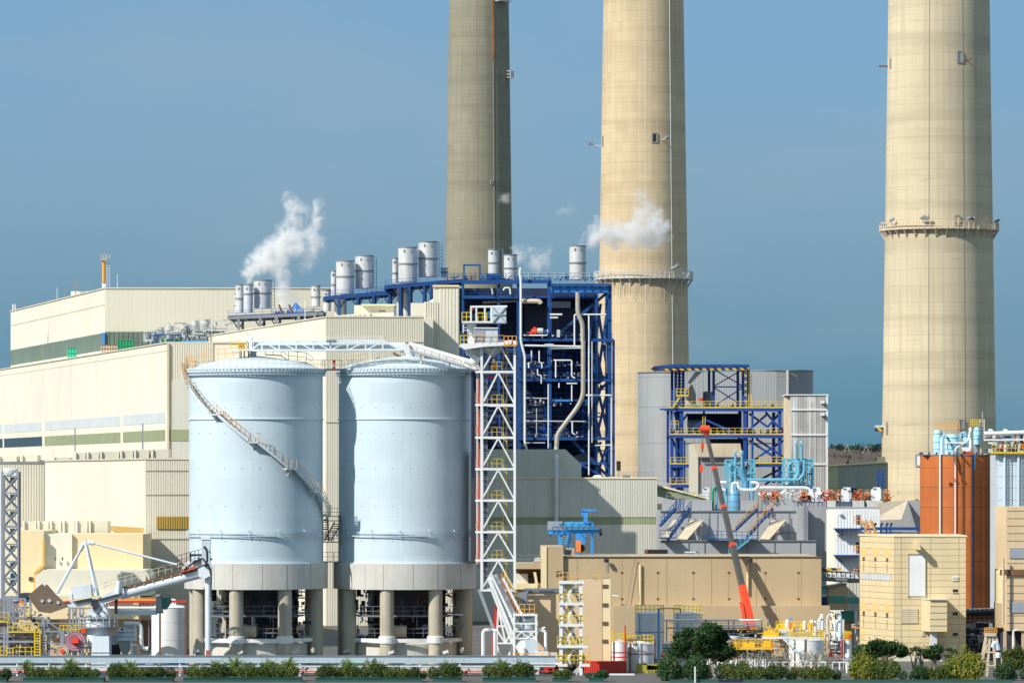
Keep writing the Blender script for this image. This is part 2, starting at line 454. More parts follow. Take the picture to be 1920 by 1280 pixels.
def hill():
    rnd = random.Random(3); mb = MB(); nx, ny = 120, 26; D0, D1 = 1750, 2700
    from mathutils import noise
    for j in range(ny):
        for i in range(nx):
            D = D0 + (D1-D0)*j/(ny-1); x = -700 + 1500*i/(nx-1)
            ridge = min(1, j/9.0)
            h = (36.5 + 3.0*noise.noise((x*.008, D*.004, 0)) + 2.2*noise.noise((x*.04, D*.03, 5)))*ridge**.7 if j else 0
            h *= max(.0, min(1, (x+500)/300))
            if j > 12: h *= 1-(j-12)/16
            mb.v.append((x, D, h))
    for j in range(ny-1):
        for i in range(nx-1):
            a = j*nx+i; mb.f.append((a, a+1, a+nx+1, a+nx))
    mb.smooth = True
    structure('hill', mb, 'hill_soil')
    fo = MB()
    for k in range(5200):
        x = rnd.uniform(100, 620); j = rnd.uniform(1, 12); D = D0 + (D1-D0)*j/(ny-1)
        clus = noise.noise((x*.03, D*.02, 2))
        top = j > 7.5
        if clus < .05 and not top: continue
        h = (36.5 + 3.0*noise.noise((x*.008, D*.004, 0)) + 2.2*noise.noise((x*.04, D*.03, 5)))*min(1, j/9)**.7
        s = rnd.uniform(.35, 1.0)
        for q in range(7):
            c = Vector((x+rnd.uniform(-2,2), D+rnd.uniform(-2,2), h+rnd.uniform(0,1.8)*s))
            d = [Vector((rnd.uniform(-1,1),rnd.uniform(-1,1),rnd.uniform(-1,1)))*s for _ in range(3)]
            fo.add([c+d[0], c+d[1], c+d[2]], [(0,1,2)])
    o = mesh_obj('scrub', fo, 'leaf_hill'); o['kind'] = 'stuff'; o['label'] = 'dark scrub covering the distant brown hill'
hill()
def hill_tree(px, top, base, D, lab):
    rnd = random.Random(px); t = Thing('hill_tree', lab, 'tree', px, D, Z(base,D), 'trees on the far ridge')
    t.bar('trunk', P(px,base+4,D), P(px,(top+base)/2,D), .5, 'bark'); mb = MB(); h = Z(top,D)-Z(base,D)
    for k in range(260):
        a = Vector((rnd.gauss(0,.3),rnd.gauss(0,.3),rnd.gauss(0,.26)))*h*.75 + P(px,top+(base-top)*.42,D)
        d = [Vector((rnd.uniform(-1,1),rnd.uniform(-1,1),rnd.uniform(-1,1)))*.5 for _ in range(3)]
        mb.add([a+d[0],a+d[1],a+d[2]], [(0,1,2)])
    t.part('crown', mb, 'leaf_hill')
hill_tree(1575, 832, 846, 2060, 'rounded dark tree on the ridge nearer the pale grey weathered tower')
hill_tree(1640, 834, 848, 2060, 'open crowned tree on the ridge beside the pale right chimney')
def mast(px, top, base, D, lab):
    t = Thing('lattice_mast', lab, 'mast', px, D, Z(base,D), 'masts on the far ridge')
    h = P(px,top,D)
    for dx in (-1.4, 1.4): t.bar('leg', P(px,base,D)+Vector((dx,0,0)), h, .25, 'pale_bark')
    t.bar('cross_arm', P(px-1.5,top+3,D), P(px+1.5,top+3,D), .2, 'pale_bark')
mast(1588, 832, 850, 2040, 'thin pale mast on the ridge beside the rounded hill tree')
mast(1624, 835, 850, 2040, 'thin pale mast on the ridge between the two hill trees')

# ------------------------------------------------------------------ chimneys
def chimney(lab, px, D, r_top, y_ref, r_ref, mt, top=-420):
    t = Thing('chimney', lab, 'chimney', px, D, 0, 'tall concrete chimneys')
    R = lambda y: W(r_top + (r_ref-r_top)*(y/y_ref), D)
    ys = list(range(top, 1160, 40))
    prof = [(R(y), Z(y,D)) for y in ys]; prof.append((R(ys[-1])*1.01, 0)); prof.reverse()
    c = t.c
    mb = MB().lathe(c.x, c.y, prof + [(prof[-1][0]-.6, prof[-1][1]), (prof[-1][0]-.6, prof[-1][1]-20)], 72)
    t.part('shaft', mb, mt)
    return t, R
def on(t, R, D, px, y, off=.0):                   # point on the near side of the shaft at photo column px, row y
    r = R(y); x = X(px, D); dx = max(-r*.999, min(r*.999, x - t.c.x)); a = math.asin(dx/r)
    return Vector((t.c.x + (r+off)*sin(a), D - (r+off)*cos(a), Z(y, D))), a
def shaft_window(t, R, D, px, y, w, h, mt='glass_dark'):
    p, a = on(t, R, D, px, y); u = Vector((cos(a), sin(a), 0)); n = Vector((sin(a), -cos(a), 0)); w, h = W(w,D)/2, W(h,D)/2
    fr = MB()
    for s in (-1, 1):
        fr.bar(p+u*(w*s)-Vector((0,0,h)), p+u*(w*s)+Vector((0,0,h)), .35)
        fr.bar(p-u*w+Vector((0,0,h*s)), p+u*w+Vector((0,0,h*s)), .35)
    f = t.part('window', fr, 'dark_seam')
    q = MB(); q.add([p-u*w-Vector((0,0,h))+n*.1, p+u*w-Vector((0,0,h))+n*.1, p+u*w+Vector((0,0,h))+n*.1, p-u*w+Vector((0,0,h))+n*.1], [(0,1,2,3)])
    t.part('pane', q, mt, f)
    return p, n
def gallery(t, R, D, yt, yb, r_out, mt, cross=True, n=52, bracket=True):
    c = t.c; ro = W(r_out, D); zt, zb = Z(yt,D), Z(yb,D); ri = R(yb)
    dk = MB().lathe(c.x, c.y, [(ri-.1,zb),(ro,zb),(ro,zb+.35),(ri-.1,zb+.35)], 64); g = t.part('gallery_deck', dk, mt)
    rl = MB()
    for k in range(n):
        a0, a1 = 2*pi*k/n, 2*pi*(k+1)/n
        p0, p1 = Vector((c.x+ro*cos(a0), c.y+ro*sin(a0), zb)), Vector((c.x+ro*cos(a1), c.y+ro*sin(a1), zb))
        U = Vector((0,0,zt-zb)); rl.bar(p0, p0+U, .16); rl.bar(p0+U, p1+U, .18); rl.bar(p0+U*.5, p1+U*.5, .10)
        if cross:
            if k % 2: rl.bar(p0, p1+U, .12)
            else: rl.bar(p0+U, p1, .12)
    t.part('gallery_railing', rl, mt, g)
    if bracket:
        for k in range(0, n, 2):
            a = 2*pi*k/n; e = Vector((cos(a), sin(a), 0)); b = MB()
            b.bar(c*1+e*(ro-.1)+Vector((0,0,zb)), Vector((c.x,c.y,0))+e*(ri-.05)+Vector((0,0,zb-(ro-ri)*1.5)), .22)
            t.part('bracket', b, mt, g)

# far grey-green chimney
D = 1450
t, R = chimney('darkest and farthest concrete chimney, grey green with a rust streak, behind the roof exhaust stacks', 898, D, 56, 440, 61.7, 'stone_chimney')
for px, y0, y1, w in ((924, -400, 500, 2.5), (950, -400, 480, 1.5), (893, -400, 515, 1.2)):
    mb = MB()
    for y in range(y0, y1, 60):
        a, _ = on(t, R, D, px+(y-0)*.006, y, .0); b, _ = on(t, R, D, px+(y+60)*.006, y+60, .0); mb.bar(a, b, W(w,D)*.7, .1)
    t.part('seam_strip', mb, 'dark_seam')
mb = MB()
for k in range(9):
    a, _ = on(t, R, D, 921.5+k*.5, -60, .05); b, _ = on(t, R, D, 923+k*.45, 80+((k*37) % 70), .05); mb.bar(a, b, .14)
t.part('rust_streak', mb, 'rust_streak')
for (px, y, w, h) in ((940, 7, 34, 12), (955, 148, 14, 12)):
    p, a = on(t, R, D, min(px, 951), y); n = Vector((sin(a), -cos(a), 0)); u = Vector((cos(a), sin(a), 0)); mb = MB()
    hw = W(w, D)/2 ; hh = W(h, D)
    q = [p-u*hw, p-u*hw+n*1.6, p+u*hw+n*1.6, p+u*hw]
    for z in (0, hh*.5, hh):
        for i in range(3): mb.bar(q[i]+Vector((0,0,z)), q[i+1]+Vector((0,0,z)), .18)
    k = 6
    for i in range(k+1):
        s = q[1] + (q[2]-q[1])*(i/k); mb.bar(s, s+Vector((0,0,hh)), .16)
        if i < k: s2 = q[1]+(q[2]-q[1])*((i+1)/k); mb.bar(s, s2+Vector((0,0,hh)), .12)
    mb.add([v for v in q], [(0,1,2,3)])
    t.part('inspection_cage', mb, 'galv')
p, n = shaft_window(t, R, D, 922, 345, 4, 8)

# middle chimney
D = 1200
t, R = chimney('warm sandy concrete chimney with a trussed grey gallery, rising behind the blue boiler frame', 1206.5, D, 75.2, 510, 82.6, 'warm_chimney')
gallery(t, R, D, 510, 525, 92.5, 'galv', True, 60)
shaft_window(t, R, D, 1225, 264, 9, 17); shaft_window(t, R, D, 1130.2, 267, 4, 17)
for px in (1207.5, 1253):
    mb = MB()
    for y in range(-400, 880, 80):
        a, _ = on(t, R, D, px+(px-1206)*y*.00019, y, .0); b, _ = on(t, R, D, px+(px-1206)*(y+80)*.00019, y+80, .0); mb.bar(a, b, .13, .06)
    t.part('cable', mb, 'white_paint')
rs = random.Random(2)
for k in range(46):
    px = 1130+k*3.5+rs.uniform(-1.5,1.5); y0 = rs.uniform(528,534); y1 = y0+rs.uniform(6,38)
    a, _ = on(t, R, D, px, y0, .0); b, _ = on(t, R, D, px, y1, .0); t.part('runoff_stain', MB().bar(a, b, rs.uniform(.12,.35), .03), 'chimney_stain')
for px, y in ((1240, 268), (1122, 275), (1256, 506)):
    p, a = on(t, R, D, max(1127, px), y); n = Vector((sin(a), -cos(a), 0))
    f = t.bar('lamp_arm', p, p+n*2.4+Vector((0,0,.6)), .2, 'galv'); t.bar('floodlight', p+n*2.2+Vector((0,0,.5)), p+n*3.2+Vector((0,0,.8)), .8, 'mid_grey_steel', parent=f)

# near chimney
D = 966
t, R = chimney('nearest and palest concrete chimney with floodlights on its thin gallery, behind the orange silo', 1760.5, D, 94.6, 430, 100.8, 'pale_chimney')
gallery(t, R, D, 420, 434, 111.5, 'cage_cream', False, 66)
for (px, y, w, h, mt) in ((1791,115,10,20,'grey_paint'), (1668,121,3,16,'glass_dark'), (1786,418,9,16,'warm_cream'), (1714.5,863,10,21,'pale_blue_paint'), (1793,797,10,17,'grey_paint'), (1661,803,3,20,'glass_dark')):
    shaft_window(t, R, D, px, y, w, h, mt)
for px, w in ((1735, .16), (1796, .10)):
    mb = MB()
    for y in range(-400, 920, 80):
        a, _ = on(t, R, D, px+(px-1760)*y*.00015, y, .0); b, _ = on(t, R, D, px+(px-1760)*(y+80)*.00015, y+80, .0); mb.bar(a, b, w, .08)
    t.part('cable', mb, 'dark_seam')
for px, y in ((1652,419),(1668,416),(1722,414),(1729,415),(1808,414),(1816,415),(1869,416)):
    ro = W(109, D); a = math.asin(max(-.99, min(.99, (X(px,D)-t.c.x)/ro))); p = Vector((t.c.x+ro*sin(a), D-ro*cos(a), Z(y+10,D)))
    f = t.bar('lamp_post', p, p+Vector((0,0,1.3)), .18, 'mid_grey_steel')
    t.bar('floodlight', p+Vector((-.5,0,.9)), p+Vector((.4,-.4,1.4)), .45, 'mid_grey_steel', parent=f)
for px, y in ((1803,119),(1659,125)):
    p, a = on(t, R, D, px, y); n = Vector((sin(a),-cos(a),0)); t.bar('lamp_arm', p, p+n*1.8, .3, 'rust_brown')
p, a = on(t, R, D, 1662, 802); n = Vector((-1,0,0))
aw = MB(); z = Z(797,D); aw.box(X(1641,D), X(1660,D), D-1.5, D+1.5, Z(801,D), z); f = t.part('awning', aw, 'pale_blue_paint')
t.part('valance', MB().box(X(1641,D), X(1660,D), D-1.6, D+1.4, Z(808,D), Z(801.4,D)), 'hazard', f)

# ------------------------------------------------------------------ large halls on the left
LWK = -.243
def hall(name, lab, px0, D0, D1, px1, ytop, yb, mt_left, mt_front, rib=None, group=None, z0=0):
    t = Thing(name, lab, 'building', px0, D0, 0, group)
    x0, x1 = X(px0,D0), X(px1,D0); s = LWK*(D1-D0); zt = Z(ytop,D0)
    mb = MB().prism([(x0,D0),(x1,D0),(x1+s,D1),(x0+s,D1)], z0, zt); t.part('walls', mb, mt_left)
    t.x0, t.x1, t.D0, t.D1, t.s, t.zt = x0, x1, D0, D1, s, zt
    if rib:
        t.part('front_cladding', MB().ribs((x0,D0),(x1,D0), z0, zt, rib[0], rib[1]), mt_front)
    cp = MB(); cp.bar((x0,D0-.1,zt+.1),(x1,D0-.1,zt+.1),.25); cp.bar((x0-.1,D0,zt+.1),(x0+s-.1,D1,zt+.1),.22)
    t.part('parapet_cap', cp, 'parapet')
    return t
def left_panel(t, name, d0, d1, z0, z1, mt, proud=.06, label=None):   # panel on the receding left wall between distances d0..d1
    xa, xb = t.x0+LWK*(d0-t.D0), t.x0+LWK*(d1-t.D0); k = .97*proud
    mb = MB().add([(xb,d1,z0),(xa,d0,z0),(xa,d0,z1),(xb,d1,z1),(xb-k,d1,z0),(xa-k,d0,z0),(xa-k,d0,z1),(xb-k,d1,z1)],
                  [(4,5,6,7),(0,4,7,3),(1,2,6,5),(3,7,6,2),(0,1,5,4)])
    return t.part(name, mb, mt, label=label)
def dist_at(t, px):                                # distance where photo column px meets the left wall
    return (t.x0 - LWK*t.D0) / ((px-CX)/F - LWK)

# C: far turbine hall
c = hall('boiler_hall', 'far cream hall with a dark green louvre band and an orange stack on its roof', 197, 930, 1062, 640, 541, 656, 'cream', 'pinkish_cream', (.9,.008))
zb, zt_ = Z(656,930), Z(623.5,930)
left_panel(c, 'louvre_band', 930, 1062, zb, zt_, 'louvre')
c.part('louvre_band', MB().ribs((c.x0,930),(c.x1,930), zb, Z(622,930), .9, .10, .16), 'louvre')
c.bar('corner_pipe', (c.x0-.2,929.5,zb), (c.x0-.2,929.5,zt_), .45, 'bright_blue')
for k in range(1, 6): left_panel(c, 'joint_strip', 930+k*22-.08, 930+k*22+.08, zt_+.3, c.zt-.3, 'pinkish_cream', .03)
left_panel(c, 'roof_band', 930, 1062, c.zt-3.2, c.zt-3.0, 'cage_cream', .05)

# A: near left hall
a = hall('turbine_hall', 'very long cream hall behind the left silo, with green and lavender window bands', 315, 840, 1100, 470, 643, 0, 'cream', 'cream_ribbed', None)
zz = lambda y: Z(y, 840)
a.part('front_cladding', MB().ribs((a.x0,840),(X(400,840),840), zz(713), a.zt, .40, .09, .12), 'cream_ribbed')
a.part('front_panel', MB().box(a.x0+.2, X(400,840), 839.7, 839.97, 0, zz(713)), 'sage_pale')
a.part('front_window_band', MB().box(a.x0+.3, X(400,840), 839.6, 839.72, zz(826), zz(805)), 'olive_band')
a.bar('downpipe', (a.x0+.05,839.5,zz(860)), (a.x0+.05,839.5,a.zt), .35, 'cage_cream')
prev = dist_at(a, 309)
for i, (pa, pb_, m1, m2) in enumerate(((310,231,'lavender_band','louvre'), (226,84,'lavender_band','louvre'), (79,8,'lavender_band','glass_dark'), (5,-80,'lavender_band','glass_dark'))):
    da, db = dist_at(a, pa), dist_at(a, pb_)
    left_panel(a, 'upper_window_band', da, db, zz(792), zz(772), m1, .05)
    left_panel(a, 'lower_window_band', da, db, zz(826), zz(805), 'olive_band' if i < 2 else m2, .05, None if i < 2 else 'dark glazed band')
for px in (269, 142):
    d = dist_at(a, px); left_panel(a, 'downpipe', d, d+.35, zz(840), zz(790), 'mid_grey_steel', .2)
for k in range(1, 16): d = 840+k*16; left_panel(a, 'joint_strip', d-.05, d+.05, zz(770), a.zt-.3, 'cage_cream', .02)
left_panel(a, 'eaves_band', 840, 1095, a.zt-1.4, a.zt-1.25, 'cage_cream', .03)

# lean-to structures at the foot of hall A (boxes with sunlit gaps between them)
def roof_boxes():
    t = Thing('service_blocks', 'row of pinkish service blocks on the low roof below the green window bands', 'service block', 200, 800, Z(866,800))
    for (x0, x1, yt, yb) in ((0,31,855,866),(42,70,853,866),(102,130,857,864),(143,160,848,862),(166,185,847,862),(191,223,846,861),(229,249,844,861),(255,279,843,860),(287,316,842,859)):
        t.part('block', MB().pb(x0, x1, yt, yb+6, 800, 6), 'pinkish_cream')
        t.part('bright_upright', MB().pb(x0-4, x0, yt, yb+6, 799.6, 6), 'cream')
    t.part('roof_kerb', MB().pb(-20, 318, 862, 870, 806, 1), 'warm_cream')
roof_boxes()

# D: ribbed lower hall
d = hall('cream_hall', 'smooth cream hall with an ochre strip, between lattice mast and left silo', 271, 690, 788, 420, 861, 0, 'cream', 'cream_ribbed', (.335,.08))
left_panel(d, 'base_panel', 690, 788, 0, Z(1045,690), 'warm_cream', .05)  # panel in a warmer cream along the foot of the wall
d.part('ochre_strip', MB().ribs((X(293,690),690),(X(400,690),690), Z(991,690), Z(968,690), .335, .14, .2), 'ochre')
left_panel(d, 'amber_strip', 690.5, 742, Z(1001,690), Z(989,690), 'amber_panel', .08)
for yy in (1008, 925, 880, 1062): d.bar('lap_joint', (d.x0,689.7,Z(yy,690)), (d.x1,689.7,Z(yy,690)), .09, 'cage_cream')
d2 = Thing('ribbed_annex', 'narrow grey ribbed wall between the lattice mast and the smooth cream wall', 'building', 60, 790)
d2.part('walls', MB().pb(-120, 84, 868, 1118, 790, 20), 'pinkish_cream')
d2.part('front_cladding', MB().ribs((X(-60,790),790),(X(83.5,790),790), Z(985,790), Z(868,790), .42, .09), 'cream_ribbed')
d2.bar('parapet_cap', P(-60,867,790), P(83,867,790), .4, 'mid_grey_steel')

# E: low cream annex with folded roof
e = Thing('annex_building', 'low warm cream annex with a sloped plinth behind the tilted boom machine', 'building', 60, 668)
e.part('walls', MB().pb(34, 82, 995, 1112, 671.7, 22), 'warm_cream')
e.part('walls', MB().pb(82, 135, 1001, 1070, 672.4, 20), 'cream')
e.part('walls', MB().pb(135, 268, 1001, 1070, 673, 16), 'warm_cream')
e.part('plinth', MB().slab([(82,1068),(272,1068),(280,1080),(280,1116),(66,1116),(66,1078)], 664, 12), 'cream')
e.part('plinth', MB().slab([(50,1116),(262,1116),(262,1160),(50,1160)], 663, 12), 'warm_cream')
e.part('lower_wall', MB().pb(34, 300, 1118, 1240, 666, 8), 'beige_render')
e.part('overhang', MB().pb(36, 60, 1112, 1128, 663, 6), 'casing_dark')
e.part('dark_doorway', MB().pb(111, 132, 1162, 1180, 662.5, .4), 'rust_brown')
e.part('dark_doorway', MB().pb(262, 284, 1162, 1215, 665.5, .4), 'rust_brown')
e.part('sloped_flue', MB().slab([(80,1010),(84,1010),(84,1060),(68,1075),(68,1115),(64,1115),(64,1072),(80,1058)], 671.2, .5), 'amber_panel')
e.part('window', MB().pb(54, 61, 1081, 1088, 671.5, .3), 'casing_dark')
for x0, x1 in ((46,68),(74,91),(97,115),(121,140),(145,164),(170,202)):
    e.part('roof_block', MB().pb(x0, x1, 977, 1003, 690, 5), 'pinkish_cream'); e.part('bright_upright', MB().pb(x0-4, x0, 976, 1003, 689.6, 5), 'cream')
e.part('wall_light', MB().pb(208, 213, 996, 1001, 683, .5), 'white_paint')
for px in (104, 117): e.bar('wall_bracket', P(px,1044,671.8), P(px,1050,671.8), .2, 'rust_brown')

# roof pieces on C
D = 932
t = Thing('roof_stack', 'slim orange stack with a square cage on the corner of the far hall', 'exhaust stack', 194, D, Z(541,D))
t.part('plinth', MB().pb(191, 198, 529, 541, D, .8), 'white_paint')
t.tube('pipe', P(194.5,529,D), P(194.5,488,D), .33, 'orange_rail')
cg = MB(); cg.rail([P(189,487,D-.8), P(199,487,D-.8), P(199,487,D+.8), P(189,487,D+.8), P(189,487,D-.8)], .9, .5, .05); cg.pb(189,199,486,488,D-.8,1.6)
t.part('cage', cg, 'cage_cream'); t.part('ladder', MB().ladder(P(203,538,D), P(203,477,D), .5, .05, .5), 'cage_cream')
D = 985
t = Thing('dish_antenna', 'round mesh dish on a short post on the roof edge of the far hall', 'antenna', 142, D, Z(553,D))
t.part('roof_box', MB().pb(133, 166, 546, 556, D+1, 3), 'cream')
t.tube('post', P(142,553,D), P(142,540,D), .1, 'mid_grey_steel')
mb = MB()
for k in range(16):
    a0, a1 = 2*pi*k/16, 2*pi*(k+1)/16; c0 = P(142.5,532,D)
    for r_ in (.35, .6, .78): mb.bar(c0+Vector((r_*cos(a0),0,r_*sin(a0))), c0+Vector((r_*cos(a1),0,r_*sin(a1))), .07)
    mb.bar(c0, c0+Vector((.78*cos(a0),0,.78*sin(a0))), .05)
t.part('dish', mb, 'mid_grey_steel')
for i, (px, y0, y1, lab) in enumerate(((26,581,560,'short post on a white block at the far left roof corner'), (42,578,559,'thin rod beside the far left roof corner'), (107,562,539,'thin antenna rod on the roof left of the dish'), (121,558,541,'antenna rod with small cross arms beside the dish'), (220,541,514,'white rod on the roof right of the orange stack'), (168,545,534,'small hooked lamp pole between dish and orange stack'))):
    t = Thing('roof_mast', lab, 'mast', px, 1000 if px < 190 else 932, Z(y0, 1000 if px < 190 else 932), 'rods along the roof of the far hall')
    D = t.c.y
    t.bar('rod', P(px,y0+2,D), P(px,y1,D), .14, 'galv' if i in (2,4) else 'mid_grey_steel')
    if i == 0: t.part('block', MB().pb(23, 29, 570, 583, D, .6), 'white_paint')
    else: t.bar('cross_arm', P(px-2,y1+4,D), P(px+3,y1+4,D), .10, 'mid_grey_steel')

def crate(px0, px1, yt, yb, D, mt, lab):
    t = Thing('roof_tank', lab, 'roof tank', (px0+px1)/2, D, Z(yb,D), 'boxes on the roof of the cream hall')
    t.part('body', MB().pb(px0, px1, yt, yb, D, 3), mt); n = max(3, int((px1-px0)/5))
    for k in range(n+1):
        x = px0+(px1-px0)*k/n; t.bar('stiffener', P(x,yt-.5,D-.08), P(x,yb,D-.08), .16, mt)
    for y in (yt, (yt+yb)/2): t.bar('flange', P(px0-.3,y,D-.1), P(px1+.3,y,D-.1), .14, 'green_pipe' if mt != 'cage_cream' else 'rust_brown')
crate(127, 163, 653, 671, 966, 'jade', 'pale jade green ribbed tank on the cream roof edge')
crate(221, 249, 637, 656, 925, 'green_box', 'dark green ribbed tank on the roof edge')
crate(190, 220, 647, 660, 927, 'cage_cream', 'low tan slatted box beside the dark green tank')
crate(303, 334, 636, 643, 905, 'green_box', 'dark green tank mostly hidden under the roof vents')
t = Thing('blue_canopy', 'bright blue curved canopy roof behind the ribbed cream wall', 'canopy', 362, 880, Z(645,880))
for k in range(8): t.part('roof_sheet', MB().slab([(337+k*6.3,643-k*.2),(343+k*6.3,637.5),(343.3+k*6.3,643),(337.3+k*6.3,645)], 880-.1*k, 6), 'sky_blue_roof')

# roof vents with drums
vents = [(274,626,10,6,'smallest'),(288,626,13,9,''),(300,615,13,11,''),(317,612,16,14,''),(344,612,12,11,''),(355,610,15,14,''),(365,602,13,16,''),(384,600,17,14,'')]
desc = ['smallest drum vent at the dark end of the vent row','drum vent second from the dark end of the vent row','narrow drum vent with a tall rod behind the green tank','squat drum vent above the dark green tank','pale drum vent near the middle of the vent row','broad bright drum vent in the middle of the vent row','raised drum vent just behind the tallest one','largest and highest drum vent on the vent row']
rnd = random.Random(11)
for (px, yt, w, h, _), lab in zip(vents, desc):
    D = 905+rnd.uniform(-8,8); t = Thing('roof_vent', lab, 'roof vent', px, D, Z(640,D), 'drum vents on steel legs')
    r = W(w/2, D); c = t.c
    t.part('drum', MB().lathe(c.x, c.y, [(r*.6,Z(yt+h,D)),(r,Z(yt+h,D)),(r,Z(yt,D)),(r*1.06,Z(yt,D)),(r*1.06,Z(yt,D)+.12),(r*.8,Z(yt,D)+.1),(r*.8,Z(yt+3,D)),(0,Z(yt+3,D))], 20), 'galv')
    t.part('drum', MB().lathe(c.x, c.y, [(0,Z(yt+h+9,D)),(r*.75,Z(yt+h+9,D)),(r*.75,Z(yt+h+1.5,D)),(0,Z(yt+h+1.5,D))], 16), 'vent_metal')
    mb = MB()
    for sx in (-1,1):
        for sy in (-1,1): mb.bar((c.x+sx*r*1.1,c.y+sy*r,Z(642,D)), (c.x+sx*r*1.1,c.y+sy*r,Z(yt+h,D)), .10)
    mb.rail([(c.x-r*1.4,c.y-r*1.2,Z(yt+h,D)),(c.x+r*1.6,c.y-r*1.2,Z(yt+h,D))], .7, .6, .03)
    mb.bar((c.x+r*1.2,c.y,Z(yt+h,D)), (c.x+r*1.2,c.y,Z(yt-5,D)), .08)
    t.part('frame', mb, 'mid_grey_steel')
mb = MB(); mg = MB()
for k in range(170):
    px = rnd.uniform(268, 430); D = rnd.uniform(898, 915); y = rnd.uniform(600+max(0,(330-px)*.35), 640)
    L_ = rnd.uniform(4, 16); q = P(px,y,D)
    (mb if k % 3 else mg).bar(q, P(px+(L_ if k % 2 else 0), y+(0 if k % 2 else L_*.8), D), rnd.uniform(.07,.2))
t = Thing('vent_pipework', 'tangle of thin silver pipes and struts among the drum vents', 'pipework', 350, 907, Z(645,907))
t.part('pipes', mb, 'galv', kind='stuff'); t.part('struts', mg, 'mid_grey_steel', kind='stuff')
bl = MB()
for k in range(26):
    px = rnd.uniform(272, 400); D = rnd.uniform(899, 912); bl.bar(P(px,rnd.uniform(622,632),D), P(px+rnd.uniform(-8,8),645,D), .22)
bl.bar(P(270,628,905), P(345,628,905), .3); bl.bar(P(350,622,905), P(420,622,905), .25); t.part('blue_beams', bl, 'blue_steel', kind='stuff')

# ------------------------------------------------------------------ B: centre cream hall with tower
b = hall('centre_hall', 'cream hall between the silos, smooth side wall and finely ribbed front under the blue steelwork', 610, 797, 905, 795, 595, 0, 'cream', 'cream_ribbed', (.385,.09))
b.part('lower_front_block', MB().box(X(600,797), X(868,799), 799, 820, 0, Z(674,799)), 'cream_ribbed')
b.part('lower_front_cladding', MB().ribs((X(795,797),797),(X(866,797),797), 0, Z(676,797), .385, .16), 'cream_ribbed')
b.part('step_block', MB().pb(795, 812, 598, 900, 800, 16), 'cream_ribbed')
for yy in (640, 790): b.bar('lap_joint', (b.x0,796.7,Z(yy,797)), (b.x1,796.7,Z(yy,797)), .09, 'cage_cream')
t = Thing('stair_tower', 'tall narrow ribbed cream tower against the blue boiler frame', 'tower', 830, 806)
t.part('walls', MB().pb(770, 812, 568, 700, 806, 10), 'cream_ribbed')
t.part('walls', MB().pb(812, 860, 537, 760, 806, 12), 'cream_ribbed')
t.part('front_cladding', MB().ribs((X(795,806),806),(X(822,806),806), Z(760,806), Z(566,806), .385, .16), 'cream_ribbed')
t.part('front_cladding', MB().ribs((X(822.5,806),806),(X(860,806),806), Z(760,806), Z(537,806), .5, .08), 'cream_ribbed')
t.bar('parapet_cap', P(811,536,805.8), P(861,536,805.8), .3, 'warm_cream')
t.part('side_wing', MB().slab([(779,575),(800,568),(812,560),(812,570),(779,600)], 815, 5), 'cream')
t = Thing('roof_penthouse', 'low cream penthouse with a flat roof on the ribbed hall', 'penthouse', 710, 815, Z(598,815))
t.part('walls', MB().pb(680, 738, 573, 598, 815, 8), 'cream'); t.part('roof', MB().pb(678, 741, 570, 573, 814, 10), 'warm_cream')
t.part('side_block', MB().pb(664, 682, 572, 598, 818, 6), 'pinkish_cream')
t.part('vent_grille', MB().pb(711, 723, 582.5, 584, 814.9, .1), 'dark_joint')
for k in range(7): t.part('sloped_cover', MB().slab([(626+k*9,597),(632+k*9,591-k*.8),(640+k*9,591-k*.8),(640+k*9,599)], 812, 6), 'pinkish_cream')

# ------------------------------------------------------------------ exhaust stacks and roof steel
def stack(px, w, yt, ym, yb, D, mt, lab, ladder=None, bot=None):
    t = Thing('exhaust_stack', lab, 'exhaust stack', px, D, Z(yb,D), 'silver exhaust stacks on the roofs')
    r = W(w/2, D); c = t.c; zt, zm, zb = Z(yt,D), Z(ym,D), Z(yb,D)
    t.part('lower_section', MB().lathe(c.x,c.y,[(0,zb),(r*.99,zb),(r*.99,zm)],28), mt)
    t.part('upper_section', MB().lathe(c.x,c.y,[(r,zm),(r,zt),(r-.12,zt),(r-.12,zt-1.5),(0,zt-1.5)],28), 'galv')
    t.part('joint_band', MB().lathe(c.x,c.y,[(r,zm-.12),(r+.12,zm-.12),(r+.12,zm+.12),(r,zm+.12)],28), 'mid_grey_steel')
    t.part('rim_band', MB().lathe(c.x,c.y,[(r,zt-.1),(r+.1,zt-.1),(r+.1,zt+.06),(r,zt+.06)],28), 'mid_grey_steel')
    for dx in (-.35,.35): t.bar('lifting_lug', (c.x+dx*r,c.y-r*.93-.05,zt-.9), (c.x+dx*r,c.y-r*.93-.05,zt-.5), .22, 'mid_grey_steel')
    if ladder: t.part('ladder', MB().ladder(P(ladder,yb,D), P(ladder,yt-3,D), .55, .05, .55), 'mid_grey_steel')
    if bot:
        for x, y, rr in bot: t.tube('discharge_pipe', P(x,yb+3,D), P(x,y,D), rr, 'galv')
    return t
stack(450,16,534,560,586,884,'galv','half hidden narrow stack behind the leftmost pair')
stack(465.5,18,534,551,586,880,'galv','left exhaust stack of the leftmost pair, standing at the end of the dark blue deck')
stack(492,32,525.5,550,578,882,'galv','broad exhaust stack at the foot of the thickest steam plume',512)
stack(444,8,551,573,586,886,'galv','thinnest pipe stack at the left end of the blue deck')
stack(592,17,536,557,574,872,'galv','small stack standing alone on a blue frame between two clusters')
stack(613,15,544,565,583,870,'galv','small stack half hidden beside the raised blue deck')
stack(626,11,508,534,562,868,'galv','narrow stack behind the pair on the middle blue deck')
stack(647,34,489.5,519,551,862,'galv','left broad stack of the pair on the middle blue deck',None,[(632,598,.5),(644,598,.55)])
stack(683,34,479.5,508,541,864,'galv','right broad stack of the pair on the middle blue deck',703)
